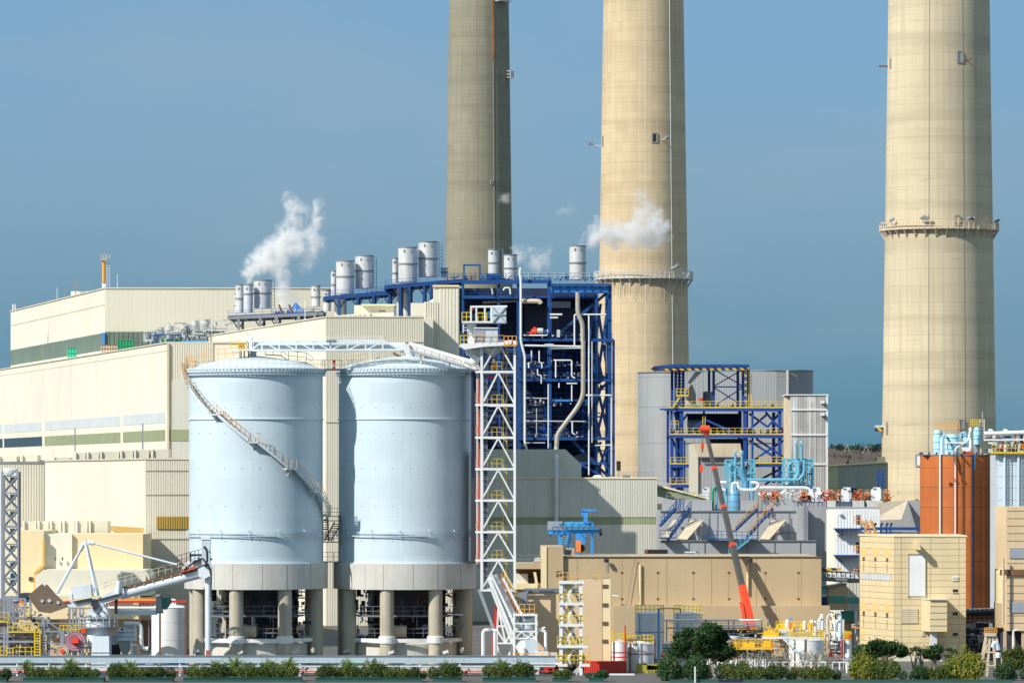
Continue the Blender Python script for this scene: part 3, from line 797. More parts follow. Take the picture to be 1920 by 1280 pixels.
stack(741,11,484,512,531,862,'galv','narrow stack behind the rust streaked pair')
stack(764.5,36,464,495,529,856,'galv_rust','left rust streaked stack of the tallest pair',None,[(748,597,.45),(762,597,.6)])
stack(802.5,36,453.5,485,519,858,'galv_rust','tallest stack, rust stained below its joint and beside a long ladder',826)
stack(833,13,503,510,519,862,'vent_metal','stubby grey stack at the foot of the far chimney')
stack(925,20,467.5,493,514,866,'galv','slim stack standing on a small blue box on the boiler roof',940)
stack(957,25,478,503,523,864,'galv','white banded stack beside the tall bent pipe on the boiler roof')
stack(1083,31,461,493,524,862,'galv_rust','lone exhaust stack at the right end of the boiler roof',1087)

def roof_frame(lab, x0, x1, ytop, slope, D, d, legs, mt='blue_steel', cant=None):
    t = Thing('roof_steel_frame', lab, 'steel frame', (x0+x1)/2, D, Z(ytop+30,D), 'blue steel decks carrying the stacks')
    y1 = ytop - slope
    n = max(2, int((x1-x0)/28))
    for k in range(n):
        xa, xb = x0+(x1-x0)*k/n, x0+(x1-x0)*(k+1)/n; ya, yb_ = ytop+(y1-ytop)*k/n, ytop+(y1-ytop)*(k+1)/n
        for dd in (0, d): t.bar('girder', P(xa,ya,D)+Vector((0,dd,0)), P(xb,yb_,D)+Vector((0,dd,0)), .3, mt, W(6,D))
        t.part('deck_plate', MB().bar(P(xa,ya-4,D)+Vector((0,d/2,0)), P(xb,yb_-4,D)+Vector((0,d/2,0)), d, .12), 'royal_steel')
        t.bar('cross_beam', P(xa,ya,D), P(xa,ya,D)+Vector((0,d,0)), .35, mt, .5)
    for (lx, ly) in legs:
        yy = ytop+(y1-ytop)*(lx-x0)/(x1-x0)
        t.bar('leg', P(lx,yy,D), P(lx,ly,D), W(5,D), mt); t.bar('leg', P(lx,yy,D)+Vector((0,d,0)), P(lx,ly,D)+Vector((0,d,0)), W(5,D), mt)
        t.bar('knee_brace', P(lx-14,yy,D), P(lx,min(ly,yy+22),D), .22, 'navy_dark'); t.bar('knee_brace', P(lx+14,yy,D), P(lx,min(ly,yy+22),D), .22, 'navy_dark')
    t.part('railing', MB().rail([P(x0,ytop-4,D), P(x1,y1-4,D)], .9, 1.6, .035), 'blue_steel')
    return t
roof_frame('dark blue deck under the leftmost exhaust stacks', 428, 606, 596, 8, 872, 14, ((447,618),(488,614),(518,612),(560,606),(590,602)), 'mid_grey_steel')
roof_frame('bright blue raised deck under the middle pair of stacks', 607, 770, 560, 14, 856, 12, ((636,600),(670,598),(700,580),(730,580)))
roof_frame('bright blue raised deck under the rust streaked stacks', 722, 866, 539, 12, 850, 14, ((750,598),(768,597),(795,572),(808,566)))
# small blue clutter
def deck_clutter():
    rnd = random.Random(5)
    for (x0,x1,y0,y1,D,nn,lab) in ((510,600,572,590,878,46,'blue struts and crooked hoists under the tall steam plume'),(688,740,535,552,860,34,'blue handrails and pipes between the two raised decks'),(835,1110,508,524,858,70,'blue handrails and small pipes along the boiler roof')):
        t = Thing('roof_pipework', lab, 'pipework', (x0+x1)/2, D, Z(y1,D)); mb = MB()
        for k in range(nn):
            px = rnd.uniform(x0,x1); dd = rnd.uniform(0,8); L_ = rnd.uniform(4,12)
            q = Vector((0,dd,0))
            if k % 3 == 0: mb.bar(P(px,y1,D)+q, P(px,y1-L_,D)+q, .16)
            elif k % 3 == 1: mb.bar(P(px,y1-L_*.5,D)+q, P(px+L_*1.4,y1-L_*.5,D)+q, .14)
            else: mb.bar(P(px,y1,D)+q, P(px+L_,y1-L_*.8,D)+q, .16)
        mb.rail([P(x0,y1,D), P(x1,y1,D)], 1.1, 1.5, .04)
        t.part('struts', mb, 'blue_steel', kind='stuff')
    t = Thing('roof_hoist', 'bright blue A shaped hoist frame beside the small lone stack', 'hoist', 555, 876, Z(592,876)); D = 876
    for a_, b_ in (((536,592),(555,568)),((555,568),(576,592)),((546,592),(555,568)),((555,568),(566,592)),((556,568),(556,592)),((541,586),(572,586))):
        t.bar('strut', P(*a_,D), P(*b_,D), .24, 'bright_blue')
    for x in (527, 546):
        t.bar('jib', P(x+3,588,D), P(x-4,571,D), .35, 'rust_brown')
    t.bar('mast', P(572,600,D-6), P(572,563,D-6), .12, 'white_paint')
    t = Thing('pipe_portal', 'square dark blue pipe portal on the boiler roof beside the slim stack', 'portal frame', 885, 852, Z(528,852)); D = 852
    for a_, b_ in (((870,528),(870,497)),((900,528),(900,497)),((869,497),(901,497))): t.bar('post', P(*a_,D), P(*b_,D), .3, 'blue_steel')
    t.part('railing', MB().rail([P(872,527,D),P(898,527,D)],1,.5,.04), 'rust_brown')
    t = Thing('stack_box', 'small bright blue ribbed box under the slim stack', 'plant box', 924, 860, Z(528,860)); D = 860
    t.part('body', MB().slab([(910,513),(939,513),(938,518),(934,526),(914,526),(911,518)], D, 4), 'bright_blue')
    for k in range(6): t.bar('rib', P(912+k*5,513,D-.1), P(914+k*4.4,525,D-.1), .2, 'blue_steel')
deck_clutter()

# ------------------------------------------------------------------ blue boiler frame
D = 846; DD = 26
t = Thing('boiler_structure', 'huge dark blue boiler steel frame full of pipes, in front of the sandy chimney', 'boiler frame', 1030, D, 0)
t.part('casing', MB().box(X(850,D+6), X(1118,D+6), D+8, D+24, Z(900,D), Z(537,D)), 'navy_dark')  # boiler body as dark backing; interior darkness is put into its colour
t.part('casing', MB().pb(1034, 1106, 577, 642, D+6, 3), 'casing_dark', label='brown black clad box behind the upper pipes')
t.part('casing', MB().pb(984, 1028, 572, 630, D+6, 3), 'casing_dark')
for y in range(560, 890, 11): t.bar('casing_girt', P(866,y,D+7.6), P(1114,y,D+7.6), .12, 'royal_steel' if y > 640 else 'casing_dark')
cols = [(868,526,760,5),(935,526,760,5),(973,524,893,8),(1030,524,893,8),(1143.5,532,893,7),(1150.5,637,893,5),(1022,560,893,6),(1118,545,893,5),(1095,548,893,4)]
for px, y0, y1, w in cols:
    dd = 0 if px not in (1022,1095) else 8
    t.bar('column', P(px,y0,D)+Vector((0,dd,0)), P(px,y1,D)+Vector((0,dd,0)), W(w,D), 'blue_steel', W(w,D))
    if px in (1143.5,1118,1095): t.bar('column', P(px,y0,D)+Vector((0,DD,0)), P(px,y1,D)+Vector((0,DD,0)), W(w,D), 'blue_steel')
def beam(x0, y0, x1, y1, w, mt='blue_steel', dd=-.6, name='beam'):
    t.bar(name, P(x0,y0,D)+Vector((0,dd,0)), P(x1,y1,D)+Vector((0,dd,0)), .4, mt, W(w,D))
beam(866,529,975,529,8); beam(975,528,1030,528,7)
t.part('girder_web', MB().pb(1033, 1140, 536, 548, D-.4, .3), 'bright_blue')
for k in range(8): t.bar('web_stiffener', P(1035+k*15,535,D-.6), P(1035+k*15,548,D-.6), .18, 'blue_steel')
beam(1032,534,1146,534,4,'blue_steel',-.9); beam(1032,549,1146,549,3,'blue_steel',-.9)
beam(866,557,972,557,6); beam(975,637,1150,637,5); beam(972,635,1150,640,3,'royal_steel'); beam(972,687,1032,687,5); beam(972,712,1150,713,5); beam(1032,750,1120,751,4)
beam(972,822,1150,822,6); beam(1040,751,1068,751,3,'bright_blue',-2)
for y in (557,637,712,822):                        # decks going back
    t.part('floor_deck', MB().box(X(866 if y<600 else 972,D), X(1118,D), D-.3, D+8, Z(y+1.5,D), Z(y-1.5,D)), 'royal_steel')
    t.part('railing', MB().rail([P(976,y-2,D-.6),P(1148,y-2,D-.6)] if y>600 else [P(868,y-2,D-.6),P(970,y-2,D-.6)], 1.1, 1.4, .035), 'blue_steel')
t.part('railing', MB().rail([P(975,523,D),P(1105,523,D)], 1.1, 1.5, .04), 'galv')
for a_, b_ in (((1040,632),(1140,547)),((1118,560),(1142,712)),((1142,560),(1120,712)),((1118,712),(1142,712)),((1118,716),(1142,822)),((1143,716),(1118,822)),((1118,826),(1143,893)),((1142,826),(1118,893)),
               ((1108,690),(1142,714)),((1118,556),(1104,640)),((1096,760),(1140,716)),((1070,822),(1140,893)),((1115,640),(1130,712)),((1105,640),(1118,700))):
    t.bar('diagonal_brace', P(*a_,D)+Vector((0,.8,0)), P(*b_,D)+Vector((0,.8,0)), .5, 'blue_steel')
    if a_[0] > 1110: t.bar('diagonal_brace', P(*b_,D)+Vector((-1,DD-1,0)), P(*a_,D)+Vector((-1,DD-1,0)), .5, 'blue_steel')
# pipework
def pp(pts, w, mt='white_paint', dd=-1.2): return t.pipe('pipe', [P(x,y,D)+Vector((0,dd,0)) for x,y in pts], W(w,D)/2, mt)
pp([(976.5,503),(974.5,512),(976.5,525),(976.5,640),(984,668),(984,830),(987,840),(987,893)], 4.5, 'white_paint', -2.2)
pp([(978,565),(1012,565),(1014,570)], 9, 'cage_cream', -1.2); pp([(905,566),(970,563)], 5, 'cage_cream', 2)
pp([(1083,548),(1083,588),(1092,606),(1092,640)], 8.5, 'pipe_grey', -1.6)
pp([(1093,640),(1093,740),(1085,760),(1044,815),(1043,846)], 8.5, 'pipe_grey', -3.2)
t.pipe('pipe', [P(1043,838,842.8),P(1043,852,842.8),P(1043,856,820.2),P(1043,980,820.2)], W(8.5,821)/2, 'galv')
pp([(1077,648),(1077,590),(1136,590)], 3); pp([(1031,590),(1054,590)], 3.5); pp([(1031,596),(1046,596)], 3)
pp([(980,648),(1090,650)], 3.6,'white_paint',-1.8); pp([(1031,654),(1092,653)], 3); pp([(1021,647),(1038,647)], 3,'white_paint',-2.6)
for x0, s in ((996.5,1),(1011,-1)): pp([(x0-1,658),(x0,658),(x0,680),(x0-5*s,680),(x0-5*s,690)], 2.6)
pp([(1038,675),(1042,675),(1042,708)], 2.8); pp([(1038,675.5),(1072,675.5),(1072,706),(1078,709)], 2.8)
pp([(997,694),(997,708)],2.4); pp([(1008,692),(1008,703),(1015,704),(1015,719)],2.4); pp([(1104,592),(1104,890)],3); pp([(1110,640),(1110,830)],2.4,'galv')
pp([(1028,720),(1028,840)],2.4); pp([(1048,718),(1048,727)],2.4); pp([(1072,722),(1072,752)],2.6); pp([(1062,719),(1082,719)],2.6)
pp([(1098,741),(1146,741)],3.2); pp([(985,746),(1028,747)],2,'galv'); pp([(984,789),(1100,790)],2.2,'galv'); pp([(1073,790),(1073,812),(1079,815)],3)
pp([(982,629),(1026,629),(1027,618)],2.8); pp([(1116,835),(1146,834)],2.4); pp([(1128,645),(1137,645),(1138,700)],1.4,'mid_grey_steel')
pp([(985,830),(1022,830)],2,'galv'); pp([(944,545),(946,540),(956,540),(957,552)],3,'white_paint'); pp([(922,540),(924,552)],3.5,'cage_cream')
pp([(979,646),(979,690),(979,820)],2,'galv',.5); pp([(1146,745),(1146,893)],2.4,'white_paint'); pp([(1006,765),(1006,815)],1.6,'galv'); pp([(988,773),(1000,773)],1.6,'galv')
rnd = random.Random(21); mb = MB()
for k in range(120):
    x = rnd.uniform(985,1095); y = rnd.choice((637,712,822,687,760))-rnd.uniform(0,10); L_ = rnd.uniform(1.5,6)
    mb.bar(P(x,y,D)+Vector((0,1+rnd.random()*3,0)), P(x+(L_ if k%2 else 0),y-(0 if k%2 else L_),D)+Vector((0,1+rnd.random()*3,0)), rnd.uniform(.10,.28))
t.part('valves', mb, 'galv', kind='stuff')
mb = MB()
for k in range(90):
    x = rnd.uniform(868,1115); y = rnd.uniform(645,890); L_ = rnd.uniform(10,40)
    mb.bar(P(x,y,D)+Vector((0,3+rnd.random()*4,0)), P(x+(L_ if k%3 else 0),y-(0 if k%3 else L_),D)+Vector((0,3+rnd.random()*4,0)), rnd.uniform(.15,.35))
t.part('inner_steel', mb, 'royal_steel', kind='stuff')
mb = MB()
for k in range(9): mb.bar(P(1036+k*4,565,D+5), P(1036+k*4,577,D+5), .3)
t.part('hangers', mb, 'galv')
f = t.part('red_pump', MB().tube(P(996,622,D-1), P(1006,622,D-1), .5).tube(P(1003,622,D-1), P(1003,613,D-1), .3).tube(P(988,624,D-1),P(996,624,D-1),.25), 'crane_red')
t.part('pump_motor', MB().tube(P(1007,620,D-1), P(1018,620,D-1), .5), 'galv', f)
t.tube('blue_motor', P(1018,623,D-1), P(1025,623,D-1), .5, 'blue_steel')
t.part('control_cabinet', MB().pb(1044,1050,618,632,D-1.2,.5), 'galv')
t.part('lower_machinery', MB().slab([(1076,855),(1090,850),(1100,856),(1120,858),(1120,866),(1076,866)],D+4,4), 'mid_grey_steel')
beam(1078,868,1138,868,4,'blue_steel'); beam(1085,868,1130,893,4,'royal_steel')

# grey green hall in front of the boiler frame
t = Thing('sage_hall', 'pale grey green corrugated hall with a dark olive band under the blue boiler frame', 'building', 1090, 821)
D = 821
t.part('walls', MB().pb(868, 1232.5, 896, 1250, D, 18), 'sage_pale')
t.part('upper_cladding', MB().ribs((X(868,D),D),(X(1232.5,D),D), Z(969,D), Z(896.5,D), .42, .07, .10), 'sage_pale')
t.part('olive_band', MB().ribs((X(868,D),D),(X(1229,D),D), Z(983,D), Z(969,D), .42, .05, .02), 'olive_band')
t.part('lower_cladding', MB().ribs((X(868,D),D),(X(1232.5,D),D), Z(1060,D), Z(983,D), .42, .07, .10), 'sage_pale')
t.bar('parapet_cap', P(868,895.8,D-.2), P(1233,895.8,D-.2), .25, 'warm_cream')
t.part('upper_block', MB().slab([(868,842),(1060,842),(1090,870),(1090,897),(868,897)], D+8, 10), 'sage_pale')
t.part('upper_block_cladding', MB().ribs((X(868,D+8),D+8),(X(1058,D+8),D+8), Z(896,D+8), Z(843,D+8), .42, .06, .05), 'sage_pale')
t.part('roof_railing', MB().rail([P(1152,895,D),P(1225,895,D)], 1.0, .7, .03, 3), 'mid_grey_steel')
t.part('roof_sign', MB().pb(1156, 1164, 864, 882, D+2, .5), 'black'); t.bar('sign_post', P(1160,882,D+2.2), P(1160,895,D+2.2), .15, 'mid_grey_steel')
t.part('roof_skylight', MB().slab([(1108,895),(1116,890),(1126,890),(1130,895)], D+1, 2), 'white_paint')
t.tube('roof_drum', P(1168,893,D+1), P(1182,893,D+1), .3, 'mid_grey_steel')

# ------------------------------------------------------------------ grey rounded building and royal blue frame
D = 1010
t = Thing('grey_silo_building', 'large grey metal clad building with rounded ends behind the royal blue frame', 'building', 1365, D)
r1 = W(72, D)
c1, c2 = X(1270, D), X(1457, D)
t.part('rounded_end', MB().lathe(c1, D+r1, [(0,0),(r1,0),(r1,Z(697,D)),(0,Z(697,D)+.1)], 48), 'grey_round')
t.part('rounded_end', MB().lathe(c2, D+r1, [(0,0),(r1,0),(r1,Z(694,D)),(0,Z(694,D)+.1)], 48), 'grey_round')
t.part('flat_wall', MB().box(c1, c2, D-.0, D+r1*1.9, 0, Z(697,D)), 'grey_clad')
t.part('cladding', MB().ribs((c1,D),(c2,D), 0, Z(697.3,D), .55, .035, .03), 'grey_clad')
for y in (762, 830): t.bar('lap_joint', (c1,D-.15,Z(y,D)), (c2,D-.15,Z(y,D)), .12, 'mid_grey_steel')
t.bar('corner_pipe', (X(1476,D),D-.3,0), (X(1476,D),D-.3,Z(694,D)), .5, 'galv')
for cx_ in (c1, c2):
    for y in (705, 762, 830, 900): t.part('ring_seam', MB().lathe(cx_, D+r1, [(r1,Z(y,D)-.05),(r1+.06,Z(y,D)-.05),(r1+.06,Z(y,D)+.05),(r1,Z(y,D)+.05)], 48), 'grey_paint')
t.part('rim', MB().lathe(c1, D+r1, [(r1,Z(698,D)),(r1+.2,Z(698,D)),(r1+.2,Z(696,D)),(r1,Z(696,D))], 48), 'mid_grey_steel')
t.part('rim', MB().lathe(c2, D+r1, [(r1,Z(695,D)),(r1+.2,Z(695,D)),(r1+.2,Z(693,D)),(r1,Z(693,D))], 48), 'mid_grey_steel')

D = 955
t = Thing('royal_blue_frame', 'royal blue steel frame with yellow railed decks and a striped canopy edge', 'steel frame', 1365, D)
def B(x0,y0,x1,y1,w,mt='royal_steel',dd=0,name='beam',dep=.6): return t.bar(name, P(x0,y0,D)+Vector((0,dd,0)), P(x1,y1,D)+Vector((0,dd,0)), dep, mt, W(w,D))
DP = 22
# canopy
t.part('canopy_roof', MB().slab([(1227,686),(1262,683),(1405,683),(1405,688),(1262,689),(1235,691)], D-4, 26), 'royal_steel')
t.part('hazard_edge', MB().slab([(1244,691),(1404,689.5),(1404,693.5),(1246,694.5)], D-4.4, .3), 'hazard')
t.part('canopy_fascia', MB().pb(1262,1405,683,688.5,D-4.3,.25), 'blue_steel')
for px in (1267,1281,1338,1393,1403):
    for dd in (0, DP): t.bar('column', P(px,690,D)+Vector((0,dd,0)), P(px,765,D)+Vector((0,dd,0)), W(5,D), 'royal_steel')
for x0, x1 in ((1267,1281),(1393,1403)):
    y = 692
    while y < 760:
        B(x0,y,x1,y+12,1.6,dd=.2,name='diagonal_brace',dep=.3); B(x1,y,x0,y+12,1.6,dd=.4,name='diagonal_brace',dep=.3); y += 12
B(1338,725,1392,725,2.2); B(1340,693,1392,723,2,name='diagonal_brace',dd=.3); B(1340,723,1392,693,2,name='diagonal_brace',dd=.6)
B(1340,727,1392,760,2,name='diagonal_brace',dd=.3); B(1340,760,1392,727,2,name='diagonal_brace',dd=.6)
for x0, x1, y, yr in ((1252,1479,767,1),(1255,1479,817,1),(1257,1297,872,1),(1414,1478,871,1),(1257,1345,910,1)):
    B(x0,y+1,x1,y+1,6,dd=-.4); t.part('deck', MB().box(X(x0,D),X(x1,D),D,D+DP,Z(y,D),Z(y-1,D)), 'royal_steel')
    f = t.part('deck_edge', MB().pb(x0,x1,y-4.5,y-2.2,D-.75,.2), 'yellow')
    t.part('railing', MB().rail([P(x0,y-4,D-.6),P(x1,y-4,D-.6)], 1.15, 1.2, .055), 'yellow', f)
B(1237,767,1256,767,3)
for px, y0, y1, w in ((1259,767,905,5),(1278,767,920,7),(1397,767,905,7),(1411,767,815,4),(1411,820,905,4),(1462,770,905,6),(1474,770,905,5),(1322,770,815,4),(1268,820,905,4),(1284,825,905,3)):
    for dd in ((0, DP) if px not in (1322,) else (6,)): t.bar('column', P(px,y0,D)+Vector((0,dd,0)), P(px,y1,D)+Vector((0,dd,0)), W(w,D), 'royal_steel')
for (a_, b_) in (((1405,775),(1440,800)),((1436,772),(1470,812)),((1440,800),(1462,775)),((1400,810),(1440,775)),((1405,825),(1470,868)),((1405,868),(1470,825)),((1418,822),(1472,858)),((1414,905),(1465,878)),((1435,908),(1475,880)),((1265,772),(1278,812)),((1290,812),(1322,785)),((1262,825),(1278,866)),((1262,875),(1280,903)),((1322,786),(1380,812)),((1290,775),(1262,812)),((1278,866),(1262,905))):
    B(*a_,*b_,4,dd=1,name='diagonal_brace')
t.part('dark_plant', MB().pb(1290, 1385, 775, 812, D+14, 4), 'navy_dark'); t.part('dark_plant', MB().pb(1330,1395,822,905,D+16,3), 'casing_dark')
rnd = random.Random(9); mb = MB(); 
for k in range(120):
    x = rnd.uniform(1262,1470); y = rnd.choice((764,813)); L_ = rnd.uniform(2,9); dd = rnd.uniform(1,10)
    mb.bar(P(x,y,D)+Vector((0,dd,0)), P(x+(0 if k%2 else L_),y-(L_ if k%2 else 2),D)+Vector((0,dd,0)), rnd.uniform(.15,.6))
t.part('deck_equipment', mb, 'grey_paint', kind='stuff')
t.tube('upper_tank', P(1322,757,D+6), P(1338,757,D+6), .9, 'galv'); t.part('round_tank', MB().lathe(X(1330,D),D+8,[(0,Z(765,D)),(W(9,D),Z(765,D)),(W(9,D),Z(733,D)),(0,Z(732,D))],20), 'grey_paint')
t.tube('red_valve', P(1315,752,D), P(1315,746,D), .5, 'red'); t.part('white_chute', MB().slab([(1290,716),(1304,697),(1316,697),(1294,720)],D+3,2), 'white_paint')
t.part('beige_cabin', MB().slab([(1288,733),(1298,720),(1305,740),(1305,758),(1288,758)],D+5,5), 'pinkish_cream')
f = t.part('stair', MB().bar(P(1262,764,D-1),P(1278,738,D-1),.5,.3), 'yellow')
t.part('platform', MB().pb(1268,1291,740,743,D-1.4,3), 'yellow'); t.part('railing', MB().rail([P(1268,740,D-1.4),P(1291,740,D-1.4)],1.2,.9,.06), 'yellow')
t.part('railing', MB().rail([P(1258,800,D-1),P(1272,800,D-1)],1.2,.9,.06), 'yellow'); t.part('railing', MB().rail([P(1392,705,D-1),P(1404,705,D-1)],1.1,.8,.06), 'yellow')
t.part('ladder', MB().ladder(P(1406,765,D-.5),P(1406,700,D-.5),.5,.06,.6), 'yellow'); t.part('ladder', MB().ladder(P(1320,812,D-1),P(1320,780,D-1),.5,.05,.5), 'yellow')
t.tube('duct', P(1290,798,D+4), P(1322,798,D+4), 1.2, 'grey_paint'); t.part('hazard_flap', MB().slab([(1460,798),(1465,798),(1471,808),(1465,808)],D-1,.3), 'hazard')
# beige bunker within the frame
t = Thing('bunker', 'beige steel bunker with a rust stained hood inside the royal blue frame', 'bunker', 1345, 940); D = 940
t.part('body', MB().pb(1298, 1390, 856, 930, D, 12), 'grey_clad'); t.part('side_wall', MB().pb(1296, 1309, 832, 930, D-.5, 12), 'pinkish_cream')
t.part('hood', MB().slab([(1300,831),(1388,831),(1392,856),(1308,856)], D-1, 12), 'cage_cream')
t.bar('hood_edge', P(1308,856.5,D-1.3), P(1392,856.5,D-1.3), .2, 'mid_grey_steel')
t.part('ribs', MB().ribs((X(1310,D),D),(X(1390,D),D),Z(930,D),Z(857,D),.6,.03), 'grey_clad')

# weathered tower
D = 925
t = Thing('weathered_tower', 'pale grey clad tower with peeling white streaks right of the royal blue frame', 'tower', 1512, D)
t.part('walls', MB().box(X(1482,D), X(1551,D), D, D+12, 0, Z(741,D)), 'weathered_white')
t.part('side_wall', MB().add([(X(1473.5,D),D+8,0),(X(1482,D),D,0),(X(1482,D),D,Z(741,D)),(X(1473.5,D),D+8,Z(741,D))],[(0,1,2,3)]), 'cage_cream')
t.part('cladding', MB().ribs((X(1482,D),D),(X(1551,D),D),0,Z(742,D),.5,.06), 'weathered_white')
t.part('roof_cap', MB().box(X(1473,D)-.1,X(1551,D)+.3,D-.3,D+12,Z(741,D),Z(739,D)), 'white_paint')
for y in (768, 815, 870): t.bar('white_joint', P(1483,y,D-.15), P(1551,y,D-.15), .3, 'white_paint')
for y in (754, 777): t.part('vent_hood', MB().pb(1540,1546,y-3,y+2,D-1.6,1.6), 'white_paint')
t.bar('corner_trim', P(1551,741,D-.1), P(1551,930,D-.1), .3, 'white_paint')

# green building near right chimney
D = 935
t = Thing('green_shed', 'long olive green corrugated shed with a flat roof beside the pale chimney', 'building', 1600, D)
t.part('end_wall', MB().pb(1543,1572,873,914,D,14), 'pale_yellow')
t.part('walls', MB().slab([(1572,872),(1665,866),(1665,914),(1572,914)],D,14), 'sage_clad')
t.part('cladding', MB().ribs((X(1572,D),D),(X(1662,D),D),Z(914,D),Z(873,D),.45,.08), 'sage_clad')
t.part('base', MB().pb(1543,1665,914,960,D+.2,14), 'warm_cream')
t.part('roof_edge', MB().slab([(1542,873),(1572,871),(1665,865),(1665,867.5),(1572,873),(1542,875)],D-.4,15), 'warm_cream')
t.tube('roof_drum', P(1652,866,D+3), P(1652,856,D+3), .8, 'warm_cream')
f = t.part('window', MB().pb(1596,1606,914,924,D-.1,.3), 'casing_dark')
t.part('frame', MB().bar(P(1595.5,913.5,D-.2),P(1606.5,913.5,D-.2),.12).bar(P(1595.5,924,D-.2),P(1606.5,924,D-.2),.12), 'white_paint', f)
t2 = Thing('pipe_tower', 'small dark blue lattice tower at the foot of the pale chimney', 'lattice tower', 1650, 928); D = 928
for px in (1645.5,1656): t2.bar('post', P(px,881,D), P(px,915,D), .3, 'royal_steel')
for a_, b_ in (((1646,882),(1656,898)),((1656,882),(1646,898)),((1646,898),(1656,914)),((1656,898),(1646,914)),((1645,881),(1657,881)),((1645,898),(1657,898))): t2.bar('brace', P(*a_,D), P(*b_,D), .15, 'royal_steel')

# ------------------------------------------------------------------ the two big silos
DS = 618.0
def arc(cx, cy, r, a, z): return Vector((cx + r*sin(a), cy - r*cos(a), z))     # a = 0 faces the viewer, + to the right
def silo(px, lab, left):
    global DS
    DS = 618.0 if left else 623.0
    t = Thing('storage_silo', lab, 'silo', px, DS, 0, 'pale blue storage silos on concrete columns')
    c = t.c; r = W(125.2, 618.0); z = lambda y: Z(y, DS)
    t.part('lower_shell', MB().lathe(c.x,c.y,[(0,z(1052)),(r,z(1052)),(r,z(787))],96), 'silo_paint')
    t.part('upper_shell', MB().lathe(c.x,c.y,[(r,z(786)),(r,z(700)),(r,z(697))],96), 'silo_paint')
    t.part('stiffener_ring', MB().lathe(c.x,c.y,[(r,z(787.4)),(r+.16,z(787.2)),(r+.16,z(785.4)),(r,z(785.2))],96), 'silo_white')
    t.part('foot_flange', MB().lathe(c.x,c.y,[(r,z(1054)),(r+.2,z(1054)),(r+.2,z(1051.5)),(r,z(1051.5))],96), 'silo_white')
    t.part('roof_cone', MB().lathe(c.x,c.y,[(r+.05,z(693.5)),(r*.80,z(682)),(r*.5,z(675)),(r*.12,z(668)),(0,z(667))],72), 'silo_white')
    rim = MB().lathe(c.x,c.y,[(r,z(705)),(r+.1,z(705)),(r+.42,z(694)),(r+.42,z(692)),(r,z(692))],96); g = t.part('rim_walkway', rim, 'silo_white')
    rb = MB(); n = 110
    for k in range(n):
        a = 2*pi*k/n; e = Vector((cos(a), sin(a), 0)); q = Vector((c.x,c.y,0))
        rb.bar(q+e*(r+.16)+Vector((0,0,z(704))), q+e*(r+.48)+Vector((0,0,z(694))), .10)
    for zz_ in (z(704.5), z(699.5), z(694)): rb.lathe(c.x,c.y,[(r+.28,zz_),(r+.44,zz_),(r+.44,zz_+.09),(r+.28,zz_+.09)],96)
    rb.smooth = False
    t.part('rim_bracket', rb, 'pale_blue_paint', g, kind='stuff')
    rl = MB(); n = 60
    pts = [arc(c.x,c.y,r+.3,2*pi*k/n,z(692)) for k in range(n+1)]; rl.rail(pts, 1.1, 1.6, .03); t.part('railing', rl, 'cage_cream')
    # studs in rows and the pipe ring low on the shell
    st = MB()
    for y in (766, 812, 878, 948, 1012):
        for k in range(24): a = 2*pi*k/24+.1; q = arc(c.x,c.y,r+.04,a,z(y)); q2 = arc(c.x,c.y,r+.09,a,z(y)); st.tube(q,q2,.05,6)
    t.part('studs', st, 'mid_grey_steel', kind='stuff')
    pr = MB()
    for y, rr in ((996,.05),(999,.035),(1003,.05)):
        pts = [arc(c.x,c.y,r+.35,radians(-80)+radians(152)*k/40,z(y)) for k in range(41)]
        for p_, q_ in zip(pts, pts[1:]): pr.bar(p_, q_, rr*2)
    for k in range(7): a = radians(-78)+radians(25)*k; pr.bar(arc(c.x,c.y,r,a,z(993)), arc(c.x,c.y,r+.36,a,z(993)), .1); pr.bar(arc(c.x,c.y,r+.36,a,z(993)), arc(c.x,c.y,r+.36,a,z(1006)), .08)
    t.part('ring_pipe', pr, 'pale_blue_paint')
    # concrete ring beam, hopper and columns
    R = W(134, DS)
    t.part('ring_beam', MB().lathe(c.x,c.y,[(R-1.0,z(1102)),(R,z(1102)),(R,z(1054)),(r-.3,z(1053.4))],96), 'concrete')
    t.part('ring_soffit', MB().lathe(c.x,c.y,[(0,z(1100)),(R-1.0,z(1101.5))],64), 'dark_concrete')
    for k in (-62,-32,-16,8,28,52): q = radians(k); t.bar('ring_joint', arc(c.x,c.y,R+.01,q,z(1101)), arc(c.x,c.y,R+.01,q,z(1055)), .03, 'seam_grey')
    for k in range(8):
        a = radians(-60+45*k); q = arc(c.x,c.y,W(118,DS),a,0)
        col = t.part('column', MB().lathe(q.x,q.y,[(W(13,DS),0),(W(13,DS),z(1101))],28), 'column_concrete')
        if k in (1, 2) or (k == 0 and False):
            cl = MB().lathe(q.x,q.y,[(W(13,DS),z(1203)),(W(15.5,DS),z(1201)),(W(15.5,DS),z(1189)),(W(13,DS),z(1188))],20); cl.smooth = False
            f = t.part('collar', cl, 'white_paint', col)
        if k in (0,1,2): fl = arc(c.x,c.y,W(134,DS),a+.06,z(1219)); t.part('floodlight', MB().bar(fl, fl+Vector((.7,-.3,.25)), .35), 'galv', col)
    for y in (1196,):
        t.part('ring_channel', MB().lathe(c.x,c.y,[(W(113,DS),z(y+4)),(W(116,DS),z(y+4)),(W(116,DS),z(y-3)),(W(113,DS),z(y-3))],64), 'white_paint')
    # drum and floor with machinery under the silo
    rd = W(104, DS)
    t.part('base_drum', MB().lathe(c.x,c.y,[(rd,0),(rd,z(1203)),(rd-.3,z(1201)),(0,z(1201))],64), 'pinkish_white')
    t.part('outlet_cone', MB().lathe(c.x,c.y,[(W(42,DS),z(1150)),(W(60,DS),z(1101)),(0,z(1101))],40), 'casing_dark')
    rnd = random.Random(px); dk = MB()
